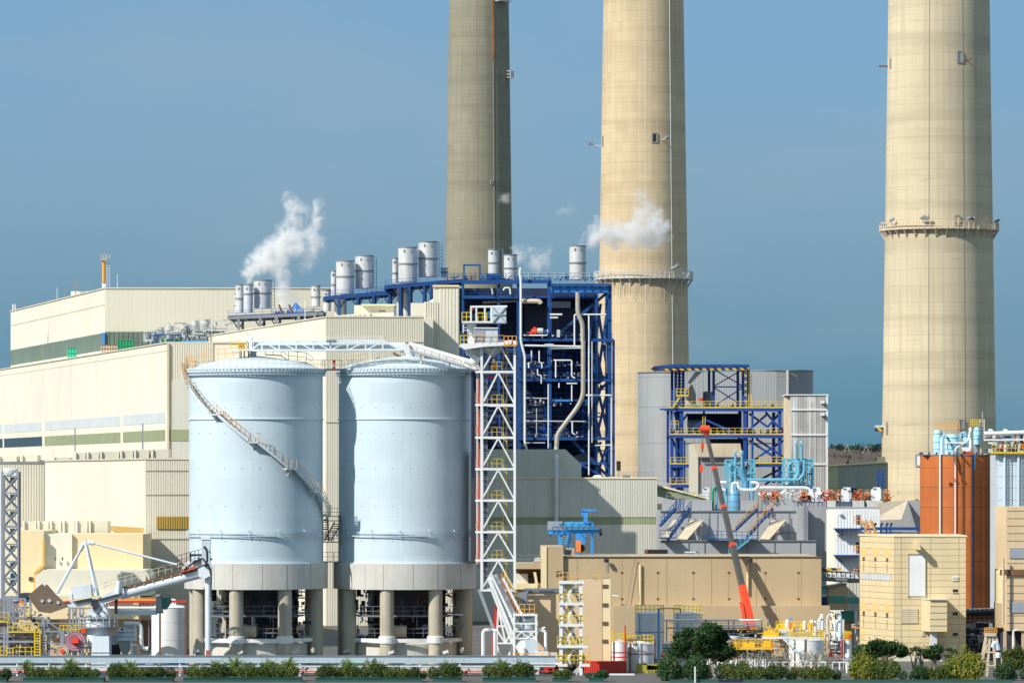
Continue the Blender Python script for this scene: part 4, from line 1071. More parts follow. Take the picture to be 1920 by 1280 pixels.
    for (yy, dd, w) in ((1152, -5.2, 85), (1152, -2, 90), (1150, 4, 90)):
        dk.box(c.x-W(w,DS), c.x+W(w,DS), c.y+dd-.6, c.y+dd+.6, z(yy+1.5), z(yy-1.5))
    t.part('inner_deck', dk, 'mid_grey_steel')
    rr = MB().rail([(c.x-W(95,DS),c.y-5.8,z(1151)),(c.x+W(95,DS),c.y-5.8,z(1151))], 1.2, 1.3, .04)
    rr.rail([(c.x-W(90,DS),c.y-6,z(1191)),(c.x+W(90,DS),c.y-6,z(1191))], 1.1, 1.3, .035); t.part('inner_railing', rr, 'mid_grey_steel')
    for nm, mt, nn in (('inner_pipes','grey_paint',56),('inner_beams','mid_grey_steel',60),('rusty_frames','rust_brown',40),('pale_pipes','white_paint',16),('orange_frames','orange_rail',14),('dark_plant','navy_dark',50)):
        mb = MB()
        for k in range(nn):
            x = c.x+W(rnd.uniform(-98,98),DS); yv = c.y+rnd.uniform(-5.5,5); y = rnd.uniform(1104,1196); q = Vector((x,yv,z(y))); L_ = W(rnd.uniform(4,26),DS)
            wd = rnd.uniform(.06,.24) if mt != 'navy_dark' else rnd.uniform(.25,.6)
            if k % 3 == 0: mb.bar(q, q+Vector((0,0,L_)), wd)
            elif k % 3 == 1: mb.bar(q, q+Vector((L_,0,0)), wd)
            else: mb.bar(q, q+Vector((0,L_*.5,0)), wd*.7)
        t.part(nm, mb, mt, kind='stuff')
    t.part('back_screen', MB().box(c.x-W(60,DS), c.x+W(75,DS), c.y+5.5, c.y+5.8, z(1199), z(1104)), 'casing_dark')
    t.tube('pump', (c.x-W(25,DS),c.y-6,z(1180)), (c.x+W(5,DS),c.y-6,z(1180)), .75, 'cage_cream'); t.tube('motor', (c.x+W(50,DS),c.y-6,z(1180)), (c.x+W(72,DS),c.y-6,z(1180)), .6, 'galv')
    return t, c, r
mat('pinkish_white', (.62,.60,.54), .7, var=.06, streak=.25, dirt=(.3,.28,.24))
s1, c1, r1 = silo(480, 'left storage silo, wrapped by a winding rail staircase', True)
s2, c2, r2 = silo(759, 'right storage silo beside the white lattice lift tower, without a staircase', False)
DS = 618.0
z = lambda y: Z(y, DS)
# winding stair on the first silo
yof = lambda deg: 827 + 1.62*deg
lands = [-90, -64, -31, 1, 31, 57, 84]
tr = MB(); st = MB(); rl = MB(); rlw = MB()
for i in range(len(lands)-1):
    a0, a1 = lands[i]+2.6, lands[i+1]-2.6
    ya, yb_ = yof(lands[i])+0, yof(lands[i+1]); n = 22
    for k in range(n):
        a = radians(a0+(a1-a0)*(k+.5)/n); y = ya+(yb_-ya)*(k+.5)/n
        tr.bar(arc(c1.x,c1.y,r1+.08,a,z(y)), arc(c1.x,c1.y,r1+1.0,a,z(y)), .30, .06)
    for rr_ in (r1+.1, r1+1.0):
        pts = [arc(c1.x,c1.y,rr_,radians(a0+(a1-a0)*k/8),z(ya+(yb_-ya)*k/8)) for k in range(9)]
        st = MB()
        for p_, q_ in zip(pts, pts[1:]): st.bar(p_, q_, .08, .34)
        s1.part('stringer', st, 'pale_blue_paint')
    pts = [arc(c1.x,c1.y,r1+1.02,radians(a0+(a1-a0)*k/8),z(ya+(yb_-ya)*k/8)) for k in range(9)]
    (rl if i in (0,2) else rlw).rail(pts, 1.15, .8, .035)
    ld = [arc(c1.x,c1.y,r1+q,radians(a),z(yb_)) for a,q in ((lands[i+1]-4,.05),(lands[i+1]-4,1.1),(lands[i+1]+4,1.1),(lands[i+1]+4,.05))]
    mb = MB(); dz = Vector((0,0,-.22)); mb.add(ld+[v+dz for v in ld], [(0,1,2,3),(7,6,5,4),(0,4,5,1),(1,5,6,2),(2,6,7,3)])
    s1.part('landing', mb, 'galv'); rlw.rail([ld[1], ld[2]], 1.15, .8, .035)
    s1.bar('landing_bracket', arc(c1.x,c1.y,r1,radians(lands[i+1]),z(yb_+14)), arc(c1.x,c1.y,r1+1.0,radians(lands[i+1]),z(yb_+2)), .14, 'galv')
sc_ = s1.part('staircase', tr, 'mid_grey_steel'); s1.part('orange_handrail', rl, 'orange_rail', sc_); s1.part('pale_handrail', rlw, 'cage_cream', sc_)
# orange railed platforms on the first roof and its head house
for tt, cc, mt in ((s1, c1, 'orange_rail'), (s2, c2, 'cage_cream')):
    rr = MB(); yy = cc.y-1.2
    def q(dx, y): return (cc.x+W(dx,DS), yy, z(y))
    if tt is s1:
        rr.rail([q(-130,684),(cc.x+W(-112,DS),yy,z(690))], 1.4, .7, .05); rr.rail([q(-108,688),q(-95,675),q(-70,672),q(-30,670)], 1.2, 1.0, .045)
        rw = MB().rail([q(18,664),q(48,666),q(62,676),q(95,679),q(106,687)], 1.2, 1.3, .05); tt.part('roof_handrail', rw, 'cage_cream')
        wk = MB()
        for a_, b_ in (((18,665),(48,667)),((48,667),(62,677)),((62,677),(95,680)),((95,680),(108,688))): wk.bar(q(*a_), q(*b_), .8, .12)
        tt.part('roof_walkway', wk, 'mid_grey_steel')
        tt.part('corner_platform', MB().pb(347,362,690,693,DS-2,2.2), 'orange_rail')
        tt.part('platform_cage', MB().rail([P(348,690,DS-2),P(361,690,DS-2),P(361,690,DS),P(348,690,DS),P(348,690,DS-2)],1.3,.45,.05,3), 'orange_rail')
    else:
        rr.rail([q(-115,690),q(-108,680),q(-65,675),q(-50,665)], 1.2, 1.0, .05)
        wk = MB()
        for a_, b_ in (((-108,689),(-104,684)),((-104,684),(-66,678)),((-66,678),(-48,668))): wk.bar(q(*a_), q(*b_), .8, .12)
        tt.part('roof_walkway', wk, 'mid_grey_steel')
    tt.part('roof_handrail', rr, mt)
    hx = -5 if tt is s1 else 12
    tt.part('head_box', MB().box(cc.x+W(hx-7,DS),cc.x+W(hx+8,DS),cc.y-2.4,cc.y+1,z(687),z(674)), 'white_paint')
    tt.part('head_neck', MB().lathe(cc.x+W(hx-2,DS),cc.y,[(.55,z(676)),(.55,z(660)),(.9,z(656)),(.9,z(652)),(0,z(652))],20), 'pale_blue_paint')
    if tt is s2: tt.bar('red_brace', (cc.x-W(22,DS),cc.y-1,z(660)), (cc.x-W(2,DS),cc.y-1,z(671)), .35, 'rust_brown'); tt.tube('vent_pipe', (cc.x+W(28,DS),cc.y-2,z(688)), (cc.x+W(27,DS),cc.y-2,z(674)), .12, 'galv')
# stair cage and bridge between silos
D = 621
t = Thing('silo_bridge', 'grey caged stair landing and walkway in the gap between the two silos', 'walkway', 621, D, Z(1054,D))
for y in (967, 975, 1015, 1052): t.part('deck', MB().pb(604, 637, y, y+1.6, D-1, 1.5), 'mid_grey_steel')
t.part('railing', MB().rail([P(604,967,D-1),P(660,967,D-1)],1.0,1.0,.04).rail([P(604,1015,D-1),P(636,1015,D-1)],1.3,.7,.045,3).rail([P(604,1051,D-1),P(636,1051,D-1)],1.1,.8,.04), 'mid_grey_steel')
t.part('stair', MB().ladder(P(610,1014,D),P(607,970,D),.9,.08,.3).ladder(P(614,1014,D+.5),P(634,978,D+.5),.9,.08,.3), 'mid_grey_steel')
for px in (604.5, 636): t.bar('post', P(px,1054,D-1), P(px,965,D-1), .22, 'mid_grey_steel')
t.part('cage', MB().rail([P(606,1014,D-1.1),P(616,1014,D-1.1)],3.2,.35,.04,6), 'rust_brown')
D = 618
t = Thing('link_platform', 'small roof bridge with a red sign box joining the silo roofs', 'walkway', 627, D, Z(692,D))
t.part('deck', MB().pb(604,640,691,694,D-1,2), 'grey_paint'); t.part('railing', MB().rail([P(604,691,D-1),P(640,691,D-1)],1.1,.9,.035), 'cage_cream')
t.part('sign_box', MB().pb(624,629,675,681,D-1.2,.3), 'red'); t.bar('sign_post', P(626.5,690,D-1.1), P(626.5,681,D-1.1), .1, 'mid_grey_steel'); t.part('red_drum', MB().pb(624,629,688,692,D-1.4,.4), 'red')

# ------------------------------------------------------------------ roof conveyor
D = 616
t = Thing('roof_conveyor', 'white trussed tube conveyor running over both silo roofs and sloping down to the lift tower', 'conveyor', 700, D, Z(660,D))
ytop, ybot = 640, 657
for dd in (-1.1, 1.1):
    o = Vector((0,dd,0))
    t.bar('top_chord', P(474,ytop,D)+o, P(718,ytop-1,D)+o, .22, 'white_paint'); t.bar('bottom_chord', P(474,ybot,D)+o, P(752,ybot-1,D)+o, .24, 'white_paint')
    for k, px in enumerate((492,524,556,588,620,652,686,718)):
        t.bar('post', P(px,ytop,D)+o, P(px,ybot,D)+o, .18, 'white_paint')
        if k < 7:
            nx = (492,524,556,588,620,652,686,718)[k+1]
            if k < 4: t.bar('diagonal', P(px,ytop,D)+o, P(nx,ybot,D)+o, .15, 'white_paint')
            else: t.bar('diagonal', P(px,ybot,D)+o, P(nx,ytop,D)+o, .15, 'white_paint')
    t.bar('diagonal', P(474,ybot-2,D)+o, P(492,ytop,D)+o, .18, 'white_paint'); t.bar('diagonal', P(718,ytop-2,D)+o, P(754,ybot,D)+o, .22, 'white_paint')
t.tube('conveyor_tube', P(476,650,D), P(760,649,D), .52, 'pale_blue_paint', n=20)
t.part('end_housing', MB().pb(462, 473, 632, 656, D-1, 2.2), 'white_paint'); t.part('end_deck', MB().pb(432, 474, 655, 657.5, D-1.2, 2.4), 'white_paint')
t.part('yellow_railing', MB().rail([P(433,655,D-1.2),P(462,655,D-1.2)],1.15,.8,.05), 'yellow'); t.part('drive_unit', MB().pb(446,458,647,655,D-.6,1), 'orange_rail')
t.part('handrail', MB().rail([P(610,640,D-1.1),P(716,639,D-1.1)],.6,.35,.03,1), 'white_paint')
t.part('name_board', MB().pb(612,631,637,642.5,D-1.5,.15), 'mid_grey_steel')
for px in (452, 458, 466): t.bar('leg', P(px,657,D), P(px,672,D), .16, 'rust_brown')
t.part('head_box', MB().slab([(752,644),(768,646),(770,662),(750,660)],D-1,2), 'white_paint')
ax = lambda x: 647+(x-765)*(684-647)/(898-765)
t.tube('sloping_tube', P(765,649,D), P(893,686,D), .62, 'white_paint', n=20)
t.bar('sloping_walkway', P(768,655,D-.9), P(893,693,D-.9), .8, 'galv', .16); t.part('sloping_rail', MB().rail([P(768,654,D-1.2),P(893,692,D-1.2)],.5,1.0,.035,1), 'rust_brown')
t.bar('trestle', P(843,672,D), P(843,692,D), .2, 'white_paint'); t.bar('trestle', P(790,660,D), P(788,690,D), .2, 'white_paint')
t.part('end_chute', MB().slab([(872,672),(898,682),(900,694),(868,684)],D-1,2), 'white_paint')

# ------------------------------------------------------------------ lattice lift tower
D = 608; DB = 5.6
t = Thing('lift_tower', 'tall white lattice lift tower with machine cabins on top, beside the right silo', 'lattice tower', 936, D)
xl, xr = 903, 965
lv = [641,697,759,820,879,938,997,1050,1106]
for x in (xl, xr):
    for dd in (0, DB): t.bar('post', P(x,641,D)+Vector((0,dd,0)), P(x,1106,D)+Vector((0,dd,0)), .31, 'white_paint')
xm = (xl+xr)/2
for i, y in enumerate(lv):
    for dd in (0, DB):
        o = Vector((0,dd,0)); t.bar('cross_beam', P(xl-2,y,D)+o, P(xr+2,y,D)+o, .27, 'white_paint')
        if i < len(lv)-1:
            y2 = lv[i+1]
            t.bar('brace', P(xl,y2-1,D)+o, P(xm,y+1,D)+o, .18, 'white_paint' if dd == 0 else 'pale_blue_paint'); t.bar('brace', P(xm,y+1,D)+o, P(xr,y2-1,D)+o, .18, 'white_paint' if dd == 0 else 'pale_blue_paint')
            if dd == 0:
                for x in (xl, xr): t.bar('side_brace', P(x,y,D), P(x,y2,D)+Vector((0,DB,0)), .18, 'white_paint')
    for x in (xl,xr): t.bar('side_beam', P(x,y,D), P(x,y,D)+Vector((0,DB,0)), .26, 'white_paint')
    if 0 < i < len(lv)-1:
        t.part('landing', MB().pb(xl, xm+4, y-1.6, y+1.4, D+.4, 3), 'white_paint')
        f = t.part('landing_railing', MB().rail([P(913,y-2,D+.3),P(941,y-2,D+.3),P(941,y-2,D+2.6)],1.15,.7,.035), 'yellow')
        t.bar('outrigger', P(891,y,D+1.4), P(xl,y,D+1.4), .26, 'white_paint')
# inner stairs and ladder cage
for i in range(len(lv)-1):
    y, y2 = lv[i], lv[i+1]; ym = (y+y2)/2; o = Vector((0,3.2,0))
    t.part('stair_flight', MB().ladder(P(945,y2,D)+o, P(955,ym,D)+o, .9, .06, .3, (0,1,0)), 'grey_paint'); t.part('stair_flight', MB().ladder(P(955,ym,D)+o*1.2, P(945,y,D)+o*1.2, .9, .06, .3, (0,1,0)), 'grey_paint')
t.part('stair_rail', MB().bar(P(943.5,645,D)+Vector((0,3,0)),P(943.5,1105,D)+Vector((0,3,0)),.09).bar(P(950,645,D)+Vector((0,3,0)),P(950,1105,D)+Vector((0,3,0)),.09), 'yellow')
t.part('lift_shaft_rail', MB().ladder(P(910,1106,D+2),P(910,645,D+2),.45,.05,.3), 'mid_grey_steel'); t.part('cable_tray', MB().pb(907,913,760,1106,D+3,.2), 'navy_dark')
t.bar('inclined_strut', P(898,1104,D+3), P(926,1180,D+3), .4, 'grey_paint')
t.part('red_machine', MB().pb(924,930,678,696,D+1.5,.8), 'orange_kit'); t.part('white_box', MB().pb(923,928,673,680,D+1.2,.5), 'white_paint'); t.part('red_beam', MB().pb(914,931,705,708,D+.5,1), 'red')
# head
t.part('head_deck', MB().slab([(860,648),(865,644),(970,640),(970,646),(905,650),(872,655)],D-1,6.5), 'white_paint')
f = t.part('cabin', MB().pb(888.5,933,615,645,D-.8,3.5), 'pale_blue_paint')
t.part('cabin_panel', MB().pb(889,909,616.5,643,D-.86,.1), 'grey_paint', f); t.part('cabin_roof', MB().pb(888,934,614,616,D-1,3.8), 'white_paint', f)
t.part('column_box', MB().slab([(876,602),(893,602),(893,650),(884,650),(876,640)],D+.5,2.5), 'white_paint')
t.part('upper_deck', MB().pb(866,950,602,605,D-.8,4), 'white_paint')
f = t.part('upper_cabin', MB().pb(923,949,575,605,D-1,3.5), 'pale_blue_paint')
for a_, b_ in (((924,576),(948,604)),((948,576),(924,604)),((924,590),(948,590))): t.bar('panel_brace', P(*a_,D-1.1), P(*b_,D-1.1), .12, 'grey_paint', parent=f)
for px in (883,893,909,921): t.bar('upper_post', P(px,575,D-.7), P(px,604,D-.7), .22, 'white_paint')
t.bar('upper_beam', P(882,575,D-.7), P(951,574.5,D-.7), .25, 'white_paint'); t.bar('upper_beam', P(882,575,D+2.4), P(951,574.5,D+2.4), .25, 'white_paint')
t.part('upper_railing', MB().rail([P(866,602,D-.7),P(883,602,D-.7)],1.1,.5,.06).rail([P(896,602,D-.2),P(921,602,D-.2)],1.1,.6,.06).pb(896,921,585,588,D+.2,.2), 'yellow')
t.part('hoist_motor', MB().tube(P(914,590,D),P(922,590,D),.45), 'bright_blue'); t.part('warning_lamp', MB().pb(884,888,578,581,D-1,.2), 'red')
t.part('access_ladder', MB().ladder(P(873,624,D),P(873,604,D),.6,.06,.3), 'white_paint')
t.part('left_railing', MB().rail([P(863,645,D-.8),P(877,645,D-.8)],1.1,.5,.06), 'yellow')
f = t.part('right_railing', MB().rail([P(945,647,D-1),P(968,647,D-1)],1.15,.5,.06,2).pb(945,968,645,648.5,D-1.1,.2), 'orange_rail'); t.part('railing_box', MB().pb(954,959,637,645,D-1.2,.3), 'white_paint')
t.part('thin_railing', MB().rail([P(877,645,D-1),P(945,645,D-1)],1.1,1.0,.04), 'orange_rail')
hp = t.part('hopper', MB().lathe(X(890,D),D+2,[(.3,Z(672,D)),(1.1,Z(664,D)),(1.25,Z(655,D)),(1.0,Z(650,D)),(0,Z(650,D))],20), 'galv'); t.tube('chute', P(895,668,D+1), P(886,681,D+1), .6, 'white_paint')
t.part('hopper', MB().lathe(X(922,D),D+2.5,[(.3,Z(668,D)),(1.4,Z(652,D)),(0,Z(650,D))],20), 'galv')
# dark and red riser behind tower
t = Thing('riser_duct', 'narrow dark and red service riser squeezed between right silo and lift tower', 'duct', 893, 616)
t.part('duct', MB().pb(884,892,695,1056,618,1.5), 'casing_dark'); t.part('lower_wall', MB().pb(882,890,846,1056,619.5,1.5), 'cream_ribbed')
for y in (700,759,820,879,938,997): t.part('red_fin', MB().slab([(897,y+8),(898.5,y+8),(900,y+58),(895,y+58)],614,.5), 'rust_red'); t.part('landing_kit', MB().rail([P(892,y+54,613.5),P(900,y+54,613.5)],.9,.3,.05,3), 'rust_red')
t.tube('riser_pipe', P(886,700,616), P(886,895,616), .18, 'navy_dark'); t.tube('riser_pipe', P(895,700,616), P(895,1056,616), .12, 'galv')
t.part('red_screen', MB().slab([(929,1120),(936,1120),(933,1230),(921,1230)],613,.4), 'red')

# ------------------------------------------------------------------ inclined conveyor and hopper station
D = 604
t = Thing('inclined_conveyor', 'steep white conveyor gantry with orange stair running from the lift tower down to the hopper', 'conveyor', 945, D)
for (a_, b_) in (((919,1085),(962,1190)),((943,1083),(984,1163))):
    for k in range(1): t.bar('chord', P(*a_,D), P(*b_,D), .3, 'white_paint')
t.bar('chord', P(920,1075,D), P(966,1172,D), .3, 'white_paint'); t.bar('chord', P(921,1104,D), P(960,1205,D), .26, 'white_paint')
for k in range(9):
    f0, f1 = k/9, (k+1)/9; A = Vector((921,1088)).lerp(Vector((962,1190)),f0); Bq = Vector((921,1104)).lerp(Vector((960,1205)),f1); A2 = Vector((921,1088)).lerp(Vector((962,1190)),f1)
    t.bar('diagonal', P(A.x,A.y,D), P(Bq.x,Bq.y,D), .13, 'white_paint'); t.bar('diagonal', P(A2.x,A2.y,D), P(Bq.x,Bq.y,D), .13, 'white_paint')
t.tube('conveyor_tube', P(922,1080,D+1), P(970,1180,D+1), .75, 'white_paint', n=20)
for f_ in (.15,.45,.72): q = Vector((922,1080)).lerp(Vector((970,1180)),f_); t.tube('tube_flange', P(q.x,q.y,D+1), P(q.x+1.2,q.y+2.4,D+1), .95, 'pale_blue_paint')
st = MB()
for k in range(26): q = Vector((941,1092)).lerp(Vector((975,1152)),k/25); st.bar(P(q.x,q.y,D+.4), P(q.x+5,q.y,D+.4), .2, .1)
st.rail([P(940,1090,D+.2),P(972,1152,D+.2)],1.1,.5,.06); t.part('stair', st, 'orange_kit')
t.part('stair_railing', MB().rail([P(946,1086,D+1.6),P(980,1150,D+1.6)],1.1,.8,.05), 'yellow')
for a_, b_ in (((930,1232),(934,1140)),((962,1232),(962,1185)),((934,1140),(948,1204)),((948,1204),(960,1180)),((931,1205),(962,1205)),((932,1173),(948,1173)),((931,1208),(940,1232)),((962,1208),(952,1232)),((930,1178),(947,1204))):
    t.bar('trestle_member', P(*a_,D), P(*b_,D), .22, 'white_paint')
t = Thing('goal_post_frame', 'white goal post shaped pipe frame left of the white hopper station', 'frame', 915, 602); Dg = 602
t.pipe('frame', [P(906,1232,Dg),P(906,1180,Dg),P(932,1182,Dg)], .24, 'white_paint'); t.tube('leg', P(928,1232,Dg), P(928,1182,Dg), .22, 'white_paint')
t.tube('strut', P(906,1192,Dg), P(912,1182,Dg), .1, 'white_paint'); t.part('junction_box', MB().pb(914,920,1177,1182,Dg-.4,.4), 'galv')
t = Thing('hopper_station', 'white hopper station with a round bin, blue white cabinets and yellow railed top', 'hopper', 990, D)
t.part('bin', MB().lathe(X(990,D),D+1.3,[(.2,Z(1204,D)),(W(9,D),Z(1196,D)),(W(15.5,D),Z(1180,D)),(W(15.5,D),Z(1160,D)),(W(12,D),Z(1157,D)),(0,Z(1157,D))],32), 'pale_blue_paint')
t.part('bin_band', MB().lathe(X(990,D),D+1.3,[(W(15.5,D),Z(1171,D)),(W(16.5,D),Z(1171,D)),(W(16.5,D),Z(1169,D)),(W(15.5,D),Z(1169,D))],32), 'white_paint')
for px in (964,1005): t.bar('post', P(px,1232,D-.5), P(px,1150,D-.5), .25, 'white_paint'); t.bar('post', P(px,1232,D+3), P(px,1150,D+3), .25, 'white_paint')
for y in (1152,1168,1183,1196): t.bar('cross_beam', P(963,y,D-.5), P(1006,y,D-.5), .18, 'white_paint')
for a_, b_ in (((967,1195),(978,1184)),((978,1184),(990,1195)),((992,1184),(1004,1196)),((990,1195),(1000,1184))): t.bar('brace', P(*a_,D-.6), P(*b_,D-.6), .14, 'white_paint')
t.part('top_deck', MB().pb(962,1003,1150,1154,D-.6,4), 'white_paint'); t.part('yellow_railing', MB().rail([P(974,1150,D-.6),P(1002,1150,D-.6)],1.2,.6,.06), 'orange_rail')
t.part('cabinet', MB().pb(984.5,1008,1199,1228,D-1.4,2), 'pale_blue_paint'); t.part('cabinet', MB().pb(1004,1028,1221,1234,D-1.6,2), 'white_paint'); t.part('cabinet', MB().pb(1028,1044,1223,1240,D-1.3,2), 'pale_blue_paint')
t.part('sloped_chute', MB().slab([(966,1212),(976,1200),(985,1200),(985,1228),(976,1228)],D-1,1.5), 'white_paint')
t.pipe('pipe', [P(981,1214,D-1.6),P(982,1226,D-1.6),P(982,1242,D-1.6)], .25, 'white_paint'); t.pipe('pipe', [P(1005,1180,D),P(1023,1182,D),P(1023,1222,D)], .2, 'white_paint')
t.tube('pipe', P(1005,1181,D), P(1022,1176,D), .16, 'white_paint'); t.tube('hoop_rail', P(1008,1190,D), P(1008,1150,D), .06, 'galv')
t.part('base_deck', MB().pb(958,1048,1241,1245,D-2,4.5), 'white_paint'); t.part('deck_railing', MB().rail([P(960,1241,D-2),P(1046,1241,D-2)],1.15,.9,.05), 'orange_rail')
for px in (983,1015,1018): t.bar('leg', P(px,1245,D-1), P(px,1275,D-1), .3, 'grey_paint')
t.part('lower_unit', MB().slab([(992,1254),(1010,1250),(1012,1276),(992,1276)],D-1.5,1.5), 'pale_blue_paint'); t.part('unit_hood', MB().pb(988,1012,1250,1254,D-1.7,1.8), 'white_paint')

# ------------------------------------------------------------------ small stair tower
D = 600
t = Thing('stair_tower', 'small white lattice stair tower with yellow railings in front of the beige block', 'stair tower', 1072, D)
for x in (1052, 1089):
    for dd in (0, 2.6): t.bar('post', P(x,1092,D)+Vector((0,dd,0)), P(x,1280,D)+Vector((0,dd,0)), .42, 'white_paint')
lv2 = [1091,1131,1171,1211,1246]
for i, y in enumerate(lv2):
    w = (1048,1095) if i < 3 else (1045,1102) if i == 3 else (1046,1106)
    if i < 4: t.part('platform', MB().pb(w[0],w[1],y-2,y+3,D-.4,3.4), 'white_paint')
    else:
        t.part('platform', MB().pb(1046,1064,y-2,y+3,D-.4,3.4), 'white_paint'); t.part('platform', MB().pb(1087,1106,y-2,y+3,D-.4,3.4), 'white_paint')
    t.part('railing', MB().rail([P(w[0],y-2,D-.3),P(w[1],y-2,D-.3),P(w[1],y-2,D+2.8)],1.1,.5,.05), 'yellow' if i else 'orange_rail')
    if i < 4:
        y2 = lv2[i+1]
        t.bar('brace', P(1066,y+3,D+2.4), P(1088,y2-2,D+2.4), .35, 'grey_paint'); t.bar('brace', P(1070,y2-2,D+2.2), P(1056,y+3,D+2.2), .3, 'pale_blue_paint')
        t.part('stair_flight', MB().ladder(P(1056,y2,D+.8),P(1074,y+4,D+.8),.8,.07,.28,(0,1,0)).rail([P(1056,y2,D+.4),P(1074,y+4,D+.4)],1,.4,.05), 'yellow')
        t.part('flight_stringer', MB().bar(P(1057,y2,D+.3),P(1076,y+4,D+.3),.12,.3), 'white_paint')
for a_, b_ in (((1054,1248),(1070,1280)),((1088,1248),(1072,1280)),((1055,1280),(1086,1250))): t.bar('base_brace', P(*a_,D), P(*b_,D), .25, 'galv')

# ------------------------------------------------------------------ beige block and long tan building
D = 612
t = Thing('beige_block', 'square beige block with a column of small dark slot windows', 'building', 1070, D)
t.part('walls', MB().pb(985,1145.5,1109,1250,D,14), 'beige_render'); t.part('walls', MB().pb(1085,1145.5,1086,1111,D+.03,13), 'beige_render')
t.part('end_bay', MB().pb(1130,1145,1087,1250,D-.15,.3), 'warm_cream'); t.bar('joint', P(1129.6,1087,D-.05), P(1129.6,1240,D-.05), .08, 'dark_joint')
for y in (1098.5,1133.5,1168,1201.5):
    t.part('window', MB().pb(1130,1140,y-3.4,y+3.4,D-.25,.15), 'dark_joint')
t.part('roof_edge', MB().pb(983,1086,1107,1109.5,D-.2,14), 'mid_grey_steel'); t.part('roof_ladder', MB().rail([P(1114,1086,D),P(1127,1086,D)],1.0,.4,.07,3), 'amber_panel')
t.part('dark_shed', MB().slab([(962,1114),(990,1108),(990,1150),(968,1165)],D-4,3), 'mid_grey_steel')

D = 665
t = Thing('tan_building', 'long windowless tan building crossed by the leaning shadow of the crane boom', 'building', 1285, D)
t.part('walls', MB().pb(1042,1540,1044.5,1260,D,30), 'tan_render'); t.part('walls', MB().pb(1014,1056,1024,1260,D-.6,14), 'tan_render')
t.part('corner_bay', MB().pb(1014.5,1025,1024,1110,D-.75,.3), 'warm_cream')
t.part('lower_projection', MB().pb(1150,1556,1135,1260,D-1.6,2), 'tan_render')
t.part('parapet_cap', MB().pb(1055,1541,1042.8,1044.6,D-.15,.8), 'dark_joint')
t.part('roof_beam', MB().pb(1054,1072,1027,1030,D,.6), 'tan_render'); t.part('roof_beam', MB().pb(1072,1077,1027,1044,D,.6), 'tan_render')
t.part('recess_wall', MB().pb(962,1016,1055,1110,D+8,3), 'beige_render'); t.part('balcony_band', MB().pb(962,1016,1055,1066,D-.3,8), 'tan_render')
t.part('recess_shade', MB().pb(962,1014,1066,1094,D+7.6,.3), 'rust_brown'); t.part('recess_panel', MB().pb(966,990,1075,1094,D+7.2,.3), 'lavender_band'); t.part('recess_window', MB().pb(990,1002,1081,1093,D+7,.3), 'glass_dark')  # brown sheet on the recess wall carries the recess's shade in its colour
t.part('lower_band', MB().pb(962,1014,1094,1104,D-.3,8), 'warm_cream'); t.part('curved_fin', MB().slab([(1000,1072),(1005,1072),(1009,1094),(1007,1104),(1001,1104),(1003,1090)],D-.6,.5), 'warm_cream')
t.part('roof_railing', MB().rail([P(966,1055,D),P(1014,1055,D)],1.1,.8,.04), 'mid_grey_steel'); t.part('roof_unit', MB().slab([(1000,1052),(1004,1045),(1012,1045),(1014,1052)],D+2,2), 'galv')
for px, y0, y1 in ((1200.5,1058,1135),(1402,1058,1113)): t.tube('downpipe', P(px,y0,D-.25), P(px,y1,D-.25), .17, 'warm_cream')
for px in (1166,1233.5,1300,1366.5,1435,1497):
    for y in (1073,1122): t.part('vent_brick', MB().pb(px-2.2,px+2.2,y-1.8,y+1.8,D-.06,.1), 'rust_brown')
    t.bar('stain', P(px,1076,D-.012), P(px,1120,D-.012), .03, 'tan_joint')
for k in range(6): t.bar('expansion_joint', P(1082+k*84,1046,D-.012), P(1082+k*84,1134,D-.012), .04, 'tan_joint')
t.part('slot_window', MB().pb(1043,1052,1070,1080,D-.7,.2), 'dark_joint') ; t.bar('window_bar', P(1042.5,1074.5,D-.75), P(1052,1074.5,D-.75), .08, 'warm_cream')
for px, py in ((1137,1050),(1406.5,1049)):
    f = t.bar('lamp_bracket', P(px,py+20,D-.2), P(px,py,D-.2), .06, 'mid_grey_steel'); t.part('floodlight', MB().bar(P(px-2,py,D-1.1),P(px+2,py+1,D-.5),.45), 'black', f)
for a_, b_ in (((1190,1046),(1175,1135)),((1191,1046),(1200,1135))): t.bar('guy_cable', P(*a_,D-.4), P(*b_,D-.4), .045, 'rust_brown')
t.tube('street_light_arm', P(1148,1116,D-1), P(1160,1117,D-1.5), .09, 'galv')
t = Thing('roof_container', 'dark open topped container on the tan roof beside the corrugated hall', 'container', 1231, 700, Z(1046,700)); t.part('body', MB().pb(1214,1252,1030,1044,700,2.4), 'black'); t.part('end_frame', MB().pb(1209,1215,1030,1044,699.9,2.4), 'rust_brown')
t = Thing('roof_cabin', 'small white cabin on the tan roof', 'cabin', 1294, 700, Z(1044,700)); t.part('body', MB().pb(1286,1303,1035.5,1045,700,2.5), 'white_paint'); t.part('roof', MB().pb(1285,1305,1034,1036,699.7,3), 'silo_white')

